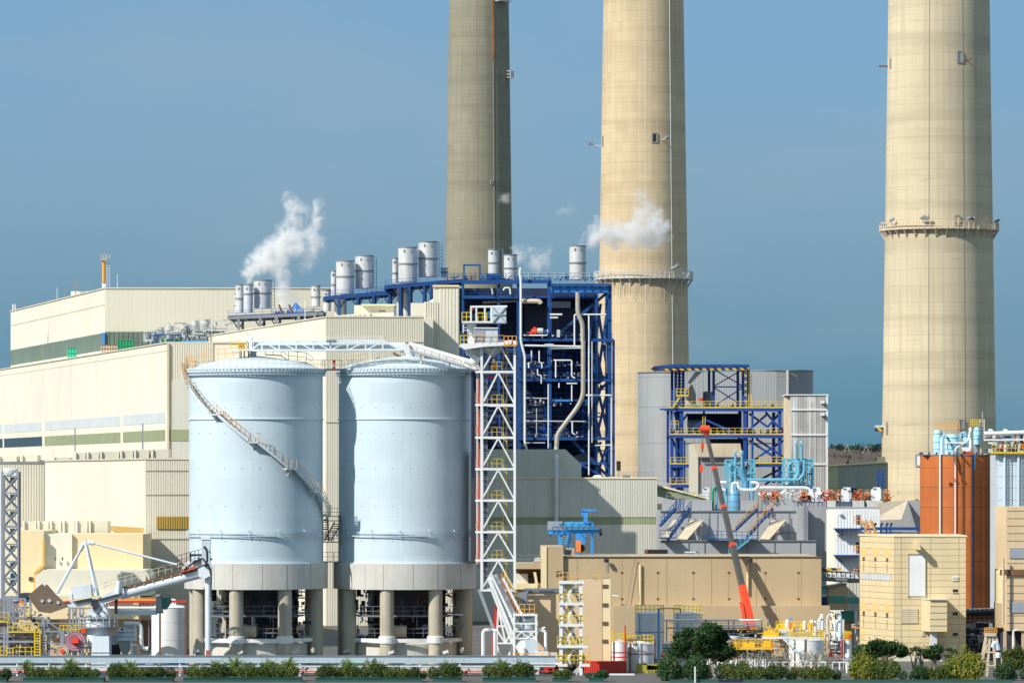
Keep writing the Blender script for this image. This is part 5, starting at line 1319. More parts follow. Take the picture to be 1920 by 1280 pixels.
# blue roof machine
D = 685
t = Thing('blue_machine', 'bright blue gantry machine with crane arm and orange spring on the tan roof', 'machine', 1078, D, Z(1036,D))
def b_(x0,y0,x1,y1,w,mt='bright_blue',dd=0,nm='beam'): t.bar(nm, P(x0,y0,D)+Vector((0,dd,0)), P(x1,y1,D)+Vector((0,dd,0)), .6, mt, W(w,D))
b_(1028,996,1128,996,8); b_(1060,982,1112,982,9,dd=1,mt='sky_blue_roof'); b_(1060,990,1118,990,3,mt='sky_blue_roof',dd=-.5)
for x in (1049,1068,1081,1110,1088): t.bar('leg', P(x,999,D), P(x,1040 if x != 1110 else 1046,D), W(5 if x != 1081 else 4,D), 'bright_blue')
b_(1098,982,1098,955,4,nm='mast'); b_(1090,956,1119,956,4,nm='crane_arm'); b_(1095,958,1093,966,3)
t.part('hopper_box', MB().slab([(1078,1000),(1100,1000),(1097,1020),(1084,1020)],D-.5,3), 'bright_blue')
t.tube('end_pulley', P(1124,997,D-1), P(1129,997,D-1), .55, 'black'); t.part('cabinet', MB().pb(1027,1054,977,993,D-.4,2), 'grey_paint'); t.part('ladder', MB().ladder(P(1055,1022,D-.5),P(1060,1000,D-.5),.8,.07,.3), 'sky_blue_roof')
t.part('rail', MB().rail([P(1027,993,D-1),P(1112,993,D-1)],1.1,.8,.05), 'sky_blue_roof')
for k in range(7): t.tube('spring_coil', P(1080,1015+k*3,D-1), P(1089,1015+k*3,D-1), .14, 'orange_kit')
t.part('black_drum', MB().tube(P(1090,1027,D-.5),P(1090,1027,D+1),.55), 'black'); t.part('dark_drive', MB().pb(1058,1070,1030,1040,D-.5,1), 'navy_dark')
rnd = random.Random(4); mb = MB()
for k in range(44):
    x, y = rnd.uniform(1032,1110), rnd.uniform(978,1004); b__ = rnd.uniform(2,8); mb.bar(P(x,y,D)+Vector((0,rnd.uniform(-1,2),0)), P(x+(b__ if k%2 else 0),y+(0 if k%2 else b__*.7),D)+Vector((0,rnd.uniform(-1,2),0)), rnd.uniform(.1,.35))
t.part('small_steel', mb, 'bright_blue', kind='stuff')

# ------------------------------------------------------------------ grey hopper hall on the right
D = 790
t = Thing('grey_hopper_hall', 'long low grey clad hall with sloping cream chute covers and blue stairs', 'building', 1395, D)
g = lambda a,b,u,v,dd=0,d=6,mt='grey_clad',nm='wall': t.part(nm, MB().box(X(a,D+dd),X(b,D+dd),D+dd,D+dd+d,0 if v>1040 else Z(v,D+dd),Z(u,D+dd)), mt)
g(1237,1553,957,1050,4,20); g(1237,1530,1013,1050,-3,7); g(1244,1335,937,958,8,8); g(1390,1495,938,960,6,8); g(1495,1508,939,965,6.2,9); g(1508,1725,950,1060,1,20)
g(1496,1510,950,1050,-.5,5); t.bar('dark_edge', P(1511,948,D-1), P(1511,1046,D-1), .7, 'mid_grey_steel')
for a_,b_ in ((1553,1567),(1600,1620),(1626,1655)): g(a_,b_,938,960,3,5,'concrete')
for x in (1330,1345,1452,1480,1291,1420): t.bar('panel_joint', P(x,958,D+3.9), P(x,1012,D+3.9), .07, 'mid_grey_steel')
for x in (1291,1321,1400,1452,1500): t.bar('panel_joint', P(x,1014,D-3.1), P(x,1044,D-3.1), .09, 'mid_grey_steel')
for x0, x1, y in ((1237,1530,1013),(1237,1530,957.5),(1452,1553,998)): t.bar('ledge', P(x0,y,D-3.2 if y>1000 else D+3.8), P(x1,y,D-3.2 if y>1000 else D+3.8), .16, 'mid_grey_steel')
for x0, lab in ((1292,None),(1446,None)):
    dx = x0-1292
    t.part('chute_cover', MB().add([P(1294+dx,975,D+3),P(1320+dx,974,D+3),P(1288+dx,1011,D-3.4),P(1270+dx,1010,D-3.4),P(1294+dx,978,D+3.4),P(1320+dx,977,D+3.4),P(1288+dx,1013,D-2.6),P(1270+dx,1012,D-2.6)],[(3,2,1,0),(4,5,6,7),(0,1,5,4),(1,2,6,5),(2,3,7,6),(3,0,4,7)]), 'cage_cream')
    t.part('chute_side', MB().slab([(1294+dx,975),(1270+dx,1010),(1290+dx,1010)],D+3.3,.3), 'mid_grey_steel')
t.part('chute_cover', MB().add([P(1262,974,D+3),P(1270,974,D+3),P(1252,1010,D-3.3),P(1240,1010,D-3.3)],[(3,2,1,0)]), 'cage_cream')
for (a_,b_,mt) in (((1238,985),(1267,953),'blue_steel'),((1252,1012),(1294,953),'blue_steel'),((1376,996),(1420,954),'blue_steel'),((1396,1012),(1449,953),'blue_steel')):
    t.bar('stair_stringer', P(*a_,D-1.5), P(*b_,D+2), .5, mt, .3)
    t.part('stair_railing', MB().rail([P(a_[0]+2,a_[1],D-2),P(b_[0]+2,b_[1],D+1.5)],1.3,1.0,.06), 'blue_steel' if a_[0]<1300 else 'orange_rail')
for x0,x1,y in ((1237,1268,1007),(1325,1372,1009),(1372,1420,1010)):
    t.part('service_deck', MB().pb(x0,x1,y,y+2,D-6,3), 'blue_steel'); t.part('deck_railing', MB().rail([P(x0,y,D-6),P(x1,y,D-6)],1.2,.9,.05), 'blue_steel')
st = t.part('lower_stair', MB().bar(P(1366,1040,D-7),P(1404,1012,D-7),.6,.3).rail([P(1366,1040,D-7.3),P(1404,1012,D-7.3)],1.1,.8,.05), 'cyan_steel')
t.part('sloped_roof', MB().add([P(1648,942,D-8),P(1702,938,D-2),P(1690,973,D-14),P(1633,975,D-14)],[(3,2,1,0)]), 'cage_cream'); t.part('side_block', MB().slab([(1700,938),(1728,938),(1728,1005),(1640,1005),(1636,976),(1690,973)],D-2,6), 'grey_clad')
for x in (1270,1276,1424,1431): t.part('access_ladder', MB().ladder(P(x,957,D+3),P(x+3,933,D+3),.8,.07,.35), 'royal_steel' if x<1300 else 'mid_grey_steel')
# sloping gallery
t = Thing('sloping_gallery', 'cream roofed covered gallery sloping down behind the sage hall', 'gallery', 1280, 840); 
t.part('gallery_wall', MB().slab([(1233,911),(1325,934),(1325,952),(1233,930)],840,3), 'olive_band'); t.part('gallery_roof', MB().slab([(1233,908),(1325,932),(1325,935),(1233,911.5)],839.6,3.8), 'warm_cream')
t.part('lower_wall', MB().pb(1230,1250,944,1060,836,4), 'warm_cream')
# units on top of the hopper hall
def dust_unit(px, lab, s=1.0, D=796):
    t = Thing('dust_unit', lab, 'dust collector', px, D, Z(940,D), 'white dust collectors on the hopper hall')
    t.part('cabinet', MB().slab([(px-10*s,941),(px-8*s,918),(px-3*s,913),(px+7*s,913),(px+9*s,918),(px+9*s,934),(px+4*s,941)],D,2.2), 'white_paint')
    t.part('hood', MB().pb(px-7*s,px-1,914.5,916,D-.2,.2), 'mid_grey_steel'); t.part('inlet_box', MB().pb(px-17*s,px-9*s,926,938,D+.3,1.4), 'white_paint'); t.part('door', MB().pb(px-15*s,px-11*s,928,936,D+.2,.1), 'casing_dark')
    t.part('platform', MB().pb(px-22,px+14,940,942,D-1,3), 'blue_steel')
    for k in range(5): t.bar('platform_leg', P(px-20+k*8,942,D-1), P(px-20+k*8,952,D-1), .12, 'royal_steel')
dust_unit(1530,'white dust collector nearest the weathered tower'); dust_unit(1587,'white dust collector in front of the olive shed'); dust_unit(1643,'white dust collector at the foot of the pale chimney')
dust_unit(1324,'small white dust collector left of the leaning boom',.7,850)
rnd = random.Random(31)
t = Thing('valve_bank', 'bank of orange and red valves and frames along the hopper hall roof', 'pipework', 1560, 796, Z(940,796)); D = 796
for nm, mt, rg in (('orange_valves','orange_kit',[(1425,1440),(1446,1470),(1495,1515),(1552,1574),(1610,1628),(1655,1668)]),('red_valves','rust_red',[(1500,1512),(1440,1452),(1538,1556),(1600,1612)]),('pale_valves','white_paint',[(1420,1500),(1480,1560)]),('orange_rails','orange_rail',[(1425,1570),(1560,1720)])):
    mb = MB()
    for (a_, b_) in rg:
        for k in range(24 if mt!='orange_rail' else 26):
            x = rnd.uniform(a_,b_); y = rnd.uniform(922,939); w = rnd.uniform(.08,.26) if mt!='orange_rail' else .07; L_ = rnd.uniform(1,7)
            mb.bar(P(x,y,D)+Vector((0,rnd.uniform(-1,2),0)), P(x+(L_ if k%2 else 0),y-(0 if k%2 else L_),D)+Vector((0,rnd.uniform(-1,2),0)), w)
    t.part(nm, mb, mt, kind='stuff')
for k in range(8):
    px = 1428+k*33; t.part('lamp_head', MB().bar(P(px,941,D),P(px,920,D),.09).bar(P(px-3,921,D),P(px+2,918,D),.3), 'mid_grey_steel')
rr = MB().rail([P(1250,937,798),P(1330,937,798)],1.2,.9,.05); t.part('roof_railing', rr, 'mid_grey_steel')

# cyan pipe towers
def cyan(x0,x1,yt,yb,lab,tall):
    D = 812; t = Thing('pipe_tower', lab, 'pipe tower', (x0+x1)/2, D, Z(yb,D), 'cyan pipe towers')
    for x in (x0,x1,x0+9,x1-8):
        for dd in (0,3.4): t.bar('post', P(x,yt,D)+Vector((0,dd,0)), P(x,yb+22,D)+Vector((0,dd,0)), .16 if x in (x0+9,x1-8) else .26, 'cyan_steel')
    ym = (yt+yb)/2
    for y in (yt,ym-4,yb-6): t.bar('beam', P(x0-1,y,D), P(x1+1,y,D), .3, 'cyan_steel'); t.bar('beam', P(x0,y,D+3.4), P(x1,y,D+3.4), .25, 'cyan_steel')
    for a_, b_ in (((x0,yt),(x0+9,ym-4)),((x0+9,yt),(x0,ym-4)),((x0,ym-4),(x0+9,yb-6)),((x0+9,ym-4),(x0,yb-6)),((x1-8,yt),(x1,ym-4)),((x1,yt),(x1-8,ym-4)),((x1,ym-4),(x1-8,yb-6)),((x0+9,yt+2),(x1-8,ym-6)),((x0+10,ym),(x1-8,yb-8))): t.bar('brace', P(*a_,D-.05), P(*b_,D-.05), .13, 'cyan_steel')
    rnd = random.Random(int(x0)); 
    for nm, mt, n in (('cyan_pipes','cyan_steel',46),('pale_pipes','pale_cyan',20),('rusty_valves','rust_brown',12),('tan_valves','cage_cream',14)):
        mb = MB()
        for k in range(n):
            x = rnd.uniform(x0+6,x1-4); y = rnd.uniform(yt,yb); L_ = rnd.uniform(4,18); o = Vector((0,rnd.uniform(.4,3),0))
            if k%3: mb.bar(P(x,y,D)+o, P(x,min(yb,y+L_),D)+o, rnd.uniform(.12,.35))
            else: mb.bar(P(x,y,D)+o, P(min(x1,x+L_),y,D)+o, rnd.uniform(.12,.3))
        t.part(nm, mb, mt, kind='stuff')
    for i, px in enumerate(tall):
        top = 826 if x0 > 1450 else 844
        t.tube('riser', P(px,yb,D-.6), P(px,top+8,D-.6), .22, 'cyan_steel'); t.tube('valve_head', P(px-2,top+7,D-.6), P(px+2,top+7,D-.6), .32, 'cyan_steel'); t.tube('valve_wheel', P(px,top+1,D-.6), P(px,top+3,D-.6), .3, 'pale_cyan'); t.tube('valve_stem', P(px,top+7,D-.6), P(px,top,D-.6), .12, 'cyan_steel')
    t.tube('inner_vessel', P(x0+12,yb-3,D+1.4), P(x0+12,yt+5,D+1.4), .5, 'pale_cyan')
    return t
t = cyan(1361,1415,862,918,'left cyan pipe tower, standing over the blue cyclone vessel',(1379,1391))
t.pipe('pipe', [P(1368,866,811),P(1388,880,811),P(1400,898,811)], .2, 'cyan_steel')
t = cyan(1470,1524,861,916,'right cyan pipe tower with taller risers, in front of the weathered tower',(1493,1503))
t.pipe('pipe', [P(1497,862,811),P(1497,888,811),P(1490,899,811),P(1400,899,811)], .26, 'cyan_steel'); t.pipe('pipe', [P(1508,862,810.6),P(1508,886,810.6),P(1498,899.5,810.6),P(1420,899.5,810.6)], .24, 'cyan_steel')
D = 800
t = Thing('cyclone_vessel', 'rounded blue cyclone vessel with a cone bottom beneath white looping pipes', 'vessel', 1377, D, Z(1010,D)); cx_ = X(1377,D)
t.part('body', MB().lathe(cx_,D,[(.25,Z(1000,D)),(W(6,D),Z(985,D)),(W(10.5,D),Z(962,D)),(W(11,D),Z(960,D)),(W(11,D),Z(923,D)),(W(8,D),Z(919,D)),(0,Z(918,D))],28), 'vessel_blue')
for y in (927,940,951,961): t.part('band', MB().lathe(cx_,D,[(W(11,D),Z(y,D)),(W(11.5,D),Z(y,D)),(W(11.5,D),Z(y-1,D)),(W(11,D),Z(y-1,D))],28), 'mid_grey_steel')
for pts in ([(1373,925),(1373,905),(1384,905),(1384,912),(1390,918),(1415,918),(1422,912),(1422,906),(1416,904),(1408,904)], [(1350,904),(1362,904)], [(1351,904),(1351,915),(1360,919)], [(1424,914),(1512,914),(1520,918),(1520,932)], [(1422,926),(1466,926),(1474,918)]):
    t.pipe('white_pipe', [P(x,y,D-.6) for x,y in pts], .26, 'white_paint')
for pts in ([(1336,1010),(1336,918),(1342,911),(1350,911)],): t.pipe('green_pipe', [P(x,y,D+.4) for x,y in pts], .26, 'green_pipe')
for x in (1343,1354,1362): t.tube('support_pipe', P(x,1010,D+.6), P(x,915,D+.6), .2, 'cyan_steel')
t.bar('support_beam', P(1335,955,D), P(1390,955,D), .25, 'cyan_steel'); t.bar('support_beam', P(1338,982,D), P(1380,982,D), .35, 'cyan_steel'); t.bar('support_beam', P(1340,998,D), P(1384,998,D), .35, 'blue_steel')
for pts in ([(1398,900),(1398,922)],[(1409,900),(1409,924)],[(1388,880),(1396,902)]): t.pipe('pipe', [P(x,y,D+3) for x,y in pts], .5, 'vessel_blue')

# ------------------------------------------------------------------ crane boom
Dc0, Dc1 = 656.6, 672.5
def bc(y): return P(1412+(1322-1412)*(1-(y-803)/382), y, Dc0+(Dc1-Dc0)*(1-(y-803)/382))
t = Thing('mobile_crane', 'red based telescopic crane with its dark boom leaning over the tan building', 'crane', 1412, Dc0)
for y0,y1,w,mt,nm in ((1182,1098,11.5,'crane_red','base_section'),(1098,1022,9.5,'boom_grey','boom_section'),(1021,950,8.2,'boom_grey','boom_section'),(949,878,7.0,'boom_grey','boom_section'),(877,808,5.8,'boom_grey','boom_section')):
    t.bar(nm, bc(y0), bc(y1), W(w,660), mt, W(w,660)*1.1)
for y, w in ((1022,10.5),(950,9),(878,8)): t.bar('collar', bc(y+2), bc(y-3), W(w,660), 'crane_red')
t.bar('head', bc(816), bc(801), W(8,666), 'crane_red'); t.tube('sheave', bc(804)+Vector((-.7,-.6,0)), bc(804)+Vector((.6,-.6,0)), .5, 'crane_red')
q = bc(806)+Vector((-.45,-.9,0)); t.bar('hoist_cable', q, q+Vector((0,0,-1.8)), .06, 'black'); t.bar('hook_block', q+Vector((0,0,-1.8)), q+Vector((0,0,-2.6)), .45, 'crane_red'); t.bar('hook', q+Vector((0,0,-2.6)), q+Vector((0,0,-3.1)), .15, 'black')
q = bc(806)+Vector((-.62,-.9,0)); t.bar('hoist_cable', q, q+Vector((0,0,-15)), .035, 'mid_grey_steel'); q2 = q+Vector((0,0,-4.9)); t.bar('hook_ball', q2, q2+Vector((0,0,-1.0)), .42, 'crane_red')
t.bar('lift_cylinder', bc(1175)+Vector((-.9,-.6,0)), bc(1128)+Vector((-.7,-.6,0)), .35, 'crane_red')
t.part('turntable', MB().box(X(1401,Dc0),X(1420,Dc0),Dc0-1,Dc0+1.6,2.2,Z(1180,Dc0)), 'crane_red'); t.part('hazard_skirt', MB().box(X(1402,Dc0),X(1419,Dc0),Dc0-1.2,Dc0-1.05,Z(1195,Dc0),Z(1186,Dc0)), 'hazard')
t.part('chassis', MB().box(X(1370,Dc0),X(1450,Dc0),Dc0-1.2,Dc0+1.4,.8,2.2), 'crane_red')
for k in range(5): x = X(1378+k*15,Dc0); t.tube('wheel', (x,Dc0-1.35,.6), (x,Dc0-.9,.6), .6, 'black')

# ------------------------------------------------------------------ white panel building, cable bridge, green banded gallery
D = 705
t = Thing('white_panel_building', 'narrow white corrugated building with blue bracket platforms between grey hall and cream block', 'building', 1590, D)
t.part('walls', MB().prism([(X(1567,D),D),(X(1650,D),D),(X(1650,D),D+12),(X(1553,D+12),D+12)],0,Z(955,D)), 'white_paint')
t.part('cladding', MB().ribs((X(1567,D),D),(X(1650,D),D),0,Z(956,D),.42,.05), 'white_paint'); t.part('end_wall', MB().add([(X(1553,D)-.05,D+3,0),(X(1567,D)-.02,D-.02,0),(X(1567,D)-.02,D-.02,Z(955,D)),(X(1553,D)-.05,D+3,Z(955,D))],[(0,1,2,3)]), 'cream')
for y in (991,1041): t.part('bracket_platform', MB().pb(1564,1614,y-1.2,y+1.2,D-2,2), 'blue_steel'); t.bar('bracket_strut', P(1566,y+1,D-1.6), P(1580,y+12,D-.1), .12, 'blue_steel')
for y0,y1 in ((965,982),(1016,1036),(1064,1080)): f = t.part('doorway', MB().pb(1605,1613,y0,y1,D-.15,.2), 'casing_dark'); t.part('door_rail', MB().rail([P(1601,y1,D-1),P(1613,y1,D-1)],1.1,.6,.06), 'orange_rail', f)
t.part('vent_hood', MB().pb(1573,1578,961,965,D-.6,.6), 'white_paint'); t.part('vent_hood', MB().pb(1569,1576,996,1002,D-.8,.8), 'white_paint')
t = Thing('orange_stair', 'short orange ladder stair above the cream panelled block', 'stair', 1628, 690, Z(1004,690)); t.part('flight', MB().ladder(P(1636,1004,690),P(1624,974,690),1.3,.12,.4).ladder(P(1640,1004,690.5),P(1629,974,690.5),.8,.1,.4), 'orange_rail')
t = Thing('blue_pipe_rack', 'dark blue beam rack behind the roof of the cream panelled block', 'pipe rack', 1685, 700, Z(1004,700)); 
t.bar('beam', P(1614,990.5,700), P(1725,990.5,700), .45, 'blue_steel'); t.bar('beam', P(1640,998,701), P(1725,998,701), .2, 'mid_grey_steel')
for x in (1640,1652,1662,1670): t.bar('post', P(x,1003,700), P(x,984,700), .25, 'blue_steel'); t.bar('lamp', P(x,984,700), P(x+3,980,700), .3, 'black')
D = 690
t = Thing('cable_bridge', 'dark cable bridge of small trusses with striped rubber edge left of the cream block', 'bridge', 1576, D, Z(1092,D))
t.bar('chord', P(1541,1070,D), P(1614,1074,D), .22, 'mid_grey_steel'); t.bar('chord', P(1541,1084,D), P(1614,1088,D), .35, 'mid_grey_steel'); t.bar('chord', P(1541,1086,D+3), P(1614,1092,D+3), .3, 'grey_paint')
for k in range(9): t.bar('post', P(1543+k*8.5,1070+k*.4,D), P(1543+k*8.5,1085+k*.4,D), .16, 'mid_grey_steel'); t.part('cable_drum', MB().pb(1544+k*8.4,1549+k*8.4,1075+k*.3,1080+k*.3,D+.8,.8), 'white_paint' if k%2 else 'grey_paint')
t.part('hazard_edge', MB().pb(1541,1577,1064,1069,D-.5,.2), 'hazard'); t.part('deck', MB().slab([(1541,1081),(1614,1085),(1614,1088),(1541,1084)],D+.2,3), 'casing_dark')
D = 678
t = Thing('green_band_gallery', 'beige corrugated gallery with a teal stripe left of the cream block', 'building', 1584, D)
t.part('end_wall', MB().slab([(1553,1097),(1590,1092),(1587,1143),(1555,1143)],D,4), 'beige_render'); t.part('front_cladding', MB().ribs((X(1587,D),D-.2),(X(1612,D),D-.2),Z(1144,D),Z(1092,D),.4,.08), 'sage_pale'); t.part('roof_edge', MB().slab([(1552,1099),(1586,1091),(1586,1093),(1552,1102)],D-.4,4.5), 'mid_grey_steel')
t.part('teal_stripe', MB().pb(1555.5,1584,1117,1129,D-.1,.2), 'teal_band'); t.part('teal_stripe', MB().pb(1588,1610,1119,1129,D-.4,.2), 'teal_band')
t.part('lower_wall', MB().pb(1585,1616,1144,1260,D+1,3), 'beige_render'); t.part('teal_door', MB().slab([(1576,1145),(1604,1145),(1602,1165),(1580,1162)],D+.5,.5), 'teal_band'); t.part('white_column', MB().pb(1602,1608,1145,1240,D-.2,.5), 'white_paint')
t = Thing('blue_equipment', 'blue and cyan pump skid squeezed beside the tan building end', 'equipment', 1548, 684); D = 684
for y0,y1,mt in ((1098,1104,'green_pipe'),(1104,1112,'cyan_steel'),(1113,1118,'white_paint'),(1118,1136,'blue_steel')): t.part('unit', MB().pb(1541,1553,y0,y1,D,2), mt)
t.bar('post', P(1546,1136,D), P(1546,1225,D), .5, 'green_pipe')
rnd = random.Random(77); mb = MB()
for k in range(40): x, y = rnd.uniform(1556,1578), rnd.uniform(1144,1200); mb.bar(P(x,y,D), P(x+rnd.uniform(-4,4),y+rnd.uniform(2,14),D), rnd.uniform(.08,.2))
t.part('grey_pipes', mb, 'grey_paint', kind='stuff')

# ------------------------------------------------------------------ cream panelled block
D = 645; Dq = 657
t = Thing('cream_block', 'tall cream panelled block with slit vents, white shutter panel and a projecting bay', 'building', 1712, D)
zt = Z(1006,D); zb0 = Z(1228,D); xa, xb, xc = X(1613.5,Dq), X(1678,D), X(1811,D)
t.part('core', MB().prism([(xb,D),(xc,D),(xc,D+14),(xa,D+14),(xa,Dq)], 0, zt-.05), 'tan_joint')
rows = 19; hrow = (zt-zb0)/rows; ud = Vector((xb-xa, D-Dq, 0)); Lf = ud.length; ud.normalize(); nf = Vector((ud.y,-ud.x,0)) 
def panel(a, b, z0, z1, n, mt='tower_cream', nm='wall_panel', th=.09):
    gap = .022; u = (b-a).normalized(); a2, b2 = a+u*gap, b-u*gap; mb = MB(); o = n*th; z0 += gap; z1 -= gap
    c = [Vector((a2.x,a2.y,z0)),Vector((b2.x,b2.y,z0)),Vector((b2.x,b2.y,z1)),Vector((a2.x,a2.y,z1))]
    mb.add([p+o for p in c]+c, [(0,1,2,3),(0,4,5,1),(1,5,6,2),(2,6,7,3),(3,7,4,0)]); return t.part(nm, mb, mt)
A, Bc, C_ = Vector((xa,Dq,0)), Vector((xb,D,0)), Vector((xc,D,0)); nfr = Vector((0,-1,0))
for r_ in range(rows):
    z0, z1 = zb0+hrow*r_, zb0+hrow*(r_+1)
    panel(A, Bc, z0, z1, nf, 'tower_cream')
    for p0, p1 in ((1678,1690),(1690,1745),(1745,1798),(1798,1811)): panel(Vector((X(p0,D),D,0)), Vector((X(p1,D),D,0)), z0, z1, nfr)
t.part('roof_cap', MB().prism([(xb-.1,D-.2),(xc+.15,D-.2),(xc+.15,D+14),(xa-.2,D+14),(xa-.2,Dq-.1)], zt, zt+.22), 'warm_cream')
t.part('base_wall', MB().prism([(xb-.3,D-.15),(xc,D-.15),(xc,D+1),(xb-.3,D+1)], 0, zb0-.05), 'pinkish_cream')
def onface(px): f = (px-1613.5)/(1678-1613.5); return A.lerp(Bc, f)
def fbox(px0,px1,y0,y1,mt,nm,th=.14,parent=None):
    a, b = onface(px0), onface(px1); z0, z1 = Z(y1,651), Z(y0,651); mb = MB(); o0, o1 = nf*.05, nf*th
    c = [Vector((a.x,a.y,z0)),Vector((b.x,b.y,z0)),Vector((b.x,b.y,z1)),Vector((a.x,a.y,z1))]
    mb.add([p+o1 for p in c]+[p+o0 for p in c],[(0,1,2,3),(0,4,5,1),(1,5,6,2),(2,6,7,3),(3,7,4,0)]); return t.part(nm, mb, mt, parent)
for px in (1621,1643,1665):
    for y, h in ((1048,8),(1150,10)):
        f = fbox(px-5,px+5,y-20,y-4,'patch_amber','patch_panel',.12); fbox(px-2,px+2,y-3,y+h-4,'dark_joint','slit_vent',.12,f)
        fbox(px-1.2,px+.6,y+h,y+h+16,'rust_stain','rust_stain',.095,f)
fbox(1614,1624,1184,1200,'patch_amber','patch_panel',.12)
lv_ = fbox(1616.5,1673,1075.5,1087,'mid_grey_steel','louvre_row',.12)
for k in range(20): px = 1618+k*2.8; fbox(px,px+1.3,1076,1086.5,'white_paint','louvre_blade',.2,lv_)
t.part('shutter_panel', MB().pb(1703.5,1734,1038.5,1117,D-.2,.15), 'white_paint'); f = t.part('shutter_frame', MB().pb(1702,1703.5,1037,1118,D-.3,.3).pb(1734,1735.5,1037,1118,D-.3,.3).pb(1702,1735.5,1036.5,1038.5,D-.35,.3), 'cage_cream')
t.part('louvre_panel', MB().pb(1690.5,1721,1140,1168,D-.2,.15), 'cage_cream')
for k in range(7): t.bar('louvre_blade', P(1690.5,1142+k*4,D-.22), P(1721,1142+k*4,D-.22), .07, 'pinkish_cream')
for y in (1107,1150,1188.5,1222.5): f = t.part('window', MB().pb(1786.5,1796,y-3,y+3,D-.14,.08), 'glass_dark'); t.part('sill', MB().pb(1786,1796.5,y+3,y+4,D-.25,.2), 'warm_cream', f)
for k in range(3): t.part('louvre_blade', MB().pb(1786,1797,1080.5+k*3,1082+k*3,D-.25,.2), 'white_paint'); t.part('louvre_blade', MB().pb(1728,1734,1185+k*2.5,1186.2+k*2.5,D-.25,.2), 'white_paint')
t.part('lamp_box', MB().slab([(1715,1018),(1724,1018),(1727,1030),(1718,1030)],D-2.1,2.05), 'warm_cream')
bay = MB().prism([(X(1728,D),D-.05),(X(1740,D),D-3.0),(X(1772,D),D-3.0),(X(1772,D),D-.05)], Z(1182,D), Z(1123,D)); bo = t.part('projecting_bay', bay, 'tower_cream')
for k in range(1,5): t.bar('bay_joint', (X(1740,D),D-3.02,Z(1123+k*12,D)), (X(1772,D),D-3.02,Z(1123+k*12,D)), .05, 'dark_joint', parent=bo)
t.part('bay_roof', MB().prism([(X(1727,D),D),(X(1739,D),D-3.3),(X(1773.5,D),D-3.3),(X(1773.5,D),D)], Z(1123,D), Z(1121.3,D)), 'pinkish_cream', bo)
t.part('bay_duct', MB().pb(1744.5,1757,1182,1209,D-2,1.2), 'lavender_band', bo); t.part('duct_end', MB().pb(1744.5,1757,1209,1214,D-2,1.2), 'black', bo)

# ------------------------------------------------------------------ orange silo and things on it
D = 766; r = W(72.5, 760); c0 = Vector((X(1797.5,D), D, 0))
t = Thing('orange_silo', 'rust orange silo with white and dark pipes down its front', 'silo', 1797.5, D)
for i, (y0,y1) in enumerate(((1160,1100),(1100,1052),(1052,1004),(1004,951),(951,913.5),(913.5,877),(877,851.5))):
    t.part('shell_course', MB().lathe(c0.x,c0.y,[(r,Z(y0,760)+.02),(r+.03,Z(y0,760)+.05),(r+.03,Z(y1,760)-.05),(r,Z(y1,760)-.02)],72), 'rust_silo')
t.part('shell', MB().lathe(c0.x,c0.y,[(r-.02,0),(r-.02,Z(852,760)),(0,Z(851,760))],72), 'rust_brown')
t.part('rim', MB().lathe(c0.x,c0.y,[(r,Z(853,760)),(r+.15,Z(853,760)),(r+.15,Z(851.5,760)),(r-.2,Z(851.5,760))],72), 'mid_grey_steel')
def vp(px, y0, y1, rad, mt, off=.35, nm='down_pipe'):
    dx = X(px,760)-c0.x; a = math.asin(max(-1,min(1,dx/r))); q = Vector((c0.x+(r+off)*sin(a), c0.y-(r+off)*cos(a), 0))
    t.tube(nm, q+Vector((0,0,Z(y1,760))), q+Vector((0,0,Z(y0,760))), rad, mt)
vp(1765.5,850,1160,.14,'white_paint'); vp(1791.5,840,1160,.11,'white_paint'); vp(1803,852,1160,.11,'rust_brown'); vp(1822.5,852,1160,.22,'navy_dark'); vp(1825.8,852,880,.12,'vessel_blue')
for px in (1725.5,1729,1742,1756,1780,1831): t.bar('rim_lamp', P(px-1.5,849,756), P(px+1.5,850,756), .35, 'casing_dark')
D = 764
t = Thing('filter_tanks', 'cluster of pale cyan tanks, pipes and yellow cages standing on the orange silo', 'filter tanks', 1795, D, Z(851,D))
for (x0,x1,y0,y1,mt,dd) in ((1751,1768,806,852,'pale_cyan',1),(1769,1796,814,852,'pale_cyan',-2),(1805,1818,811,842,'pale_cyan',0),(1824,1838,800,833,'pale_cyan',-1)):
    cx_ = (X(x0,D)+X(x1,D))/2; rr_ = (X(x1,D)-X(x0,D))/2
    t.part('tank', MB().lathe(cx_,D+dd,[(0,Z(y1,D)),(rr_*.95,Z(y1,D)),(rr_,Z(y1-6,D)),(rr_,Z(y0+6,D)),(rr_*.75,Z(y0,D)),(0,Z(y0,D))],24), mt)
    for y in (y0+7,(y0+y1)/2,y1-10): t.part('band', MB().lathe(cx_,D+dd,[(rr_,Z(y,D)),(rr_+.06,Z(y,D)),(rr_+.06,Z(y-.9,D)),(rr_,Z(y-.9,D))],24), 'vessel_blue')
t.part('grey_cone', MB().lathe(X(1831,D),D,[(W(4,D),Z(850,D)),(W(7,D),Z(833,D)),(0,Z(833,D))],20), 'grey_paint')
t.part('orange_railing', MB().rail([P(1753,806,D-1.5),P(1799,806,D-1.5)],1.2,.5,.05,3), 'orange_rail'); t.part('yellow_cage', MB().rail([P(1820,800,D-1.5),P(1837,800,D-1.5)],1.2,.3,.05,3), 'yellow'); t.part('brown_railing', MB().rail([P(1796,812,D),P(1818,812,D)],1.4,.4,.04), 'rust_brown')
t.part('ladder', MB().ladder(P(1842,851,D-1),P(1842,786,D-1),.55,.09,.5), 'cage_cream'); t.bar('lightning_rod', P(1842,800,D), P(1842,772,D), .06, 'white_paint')
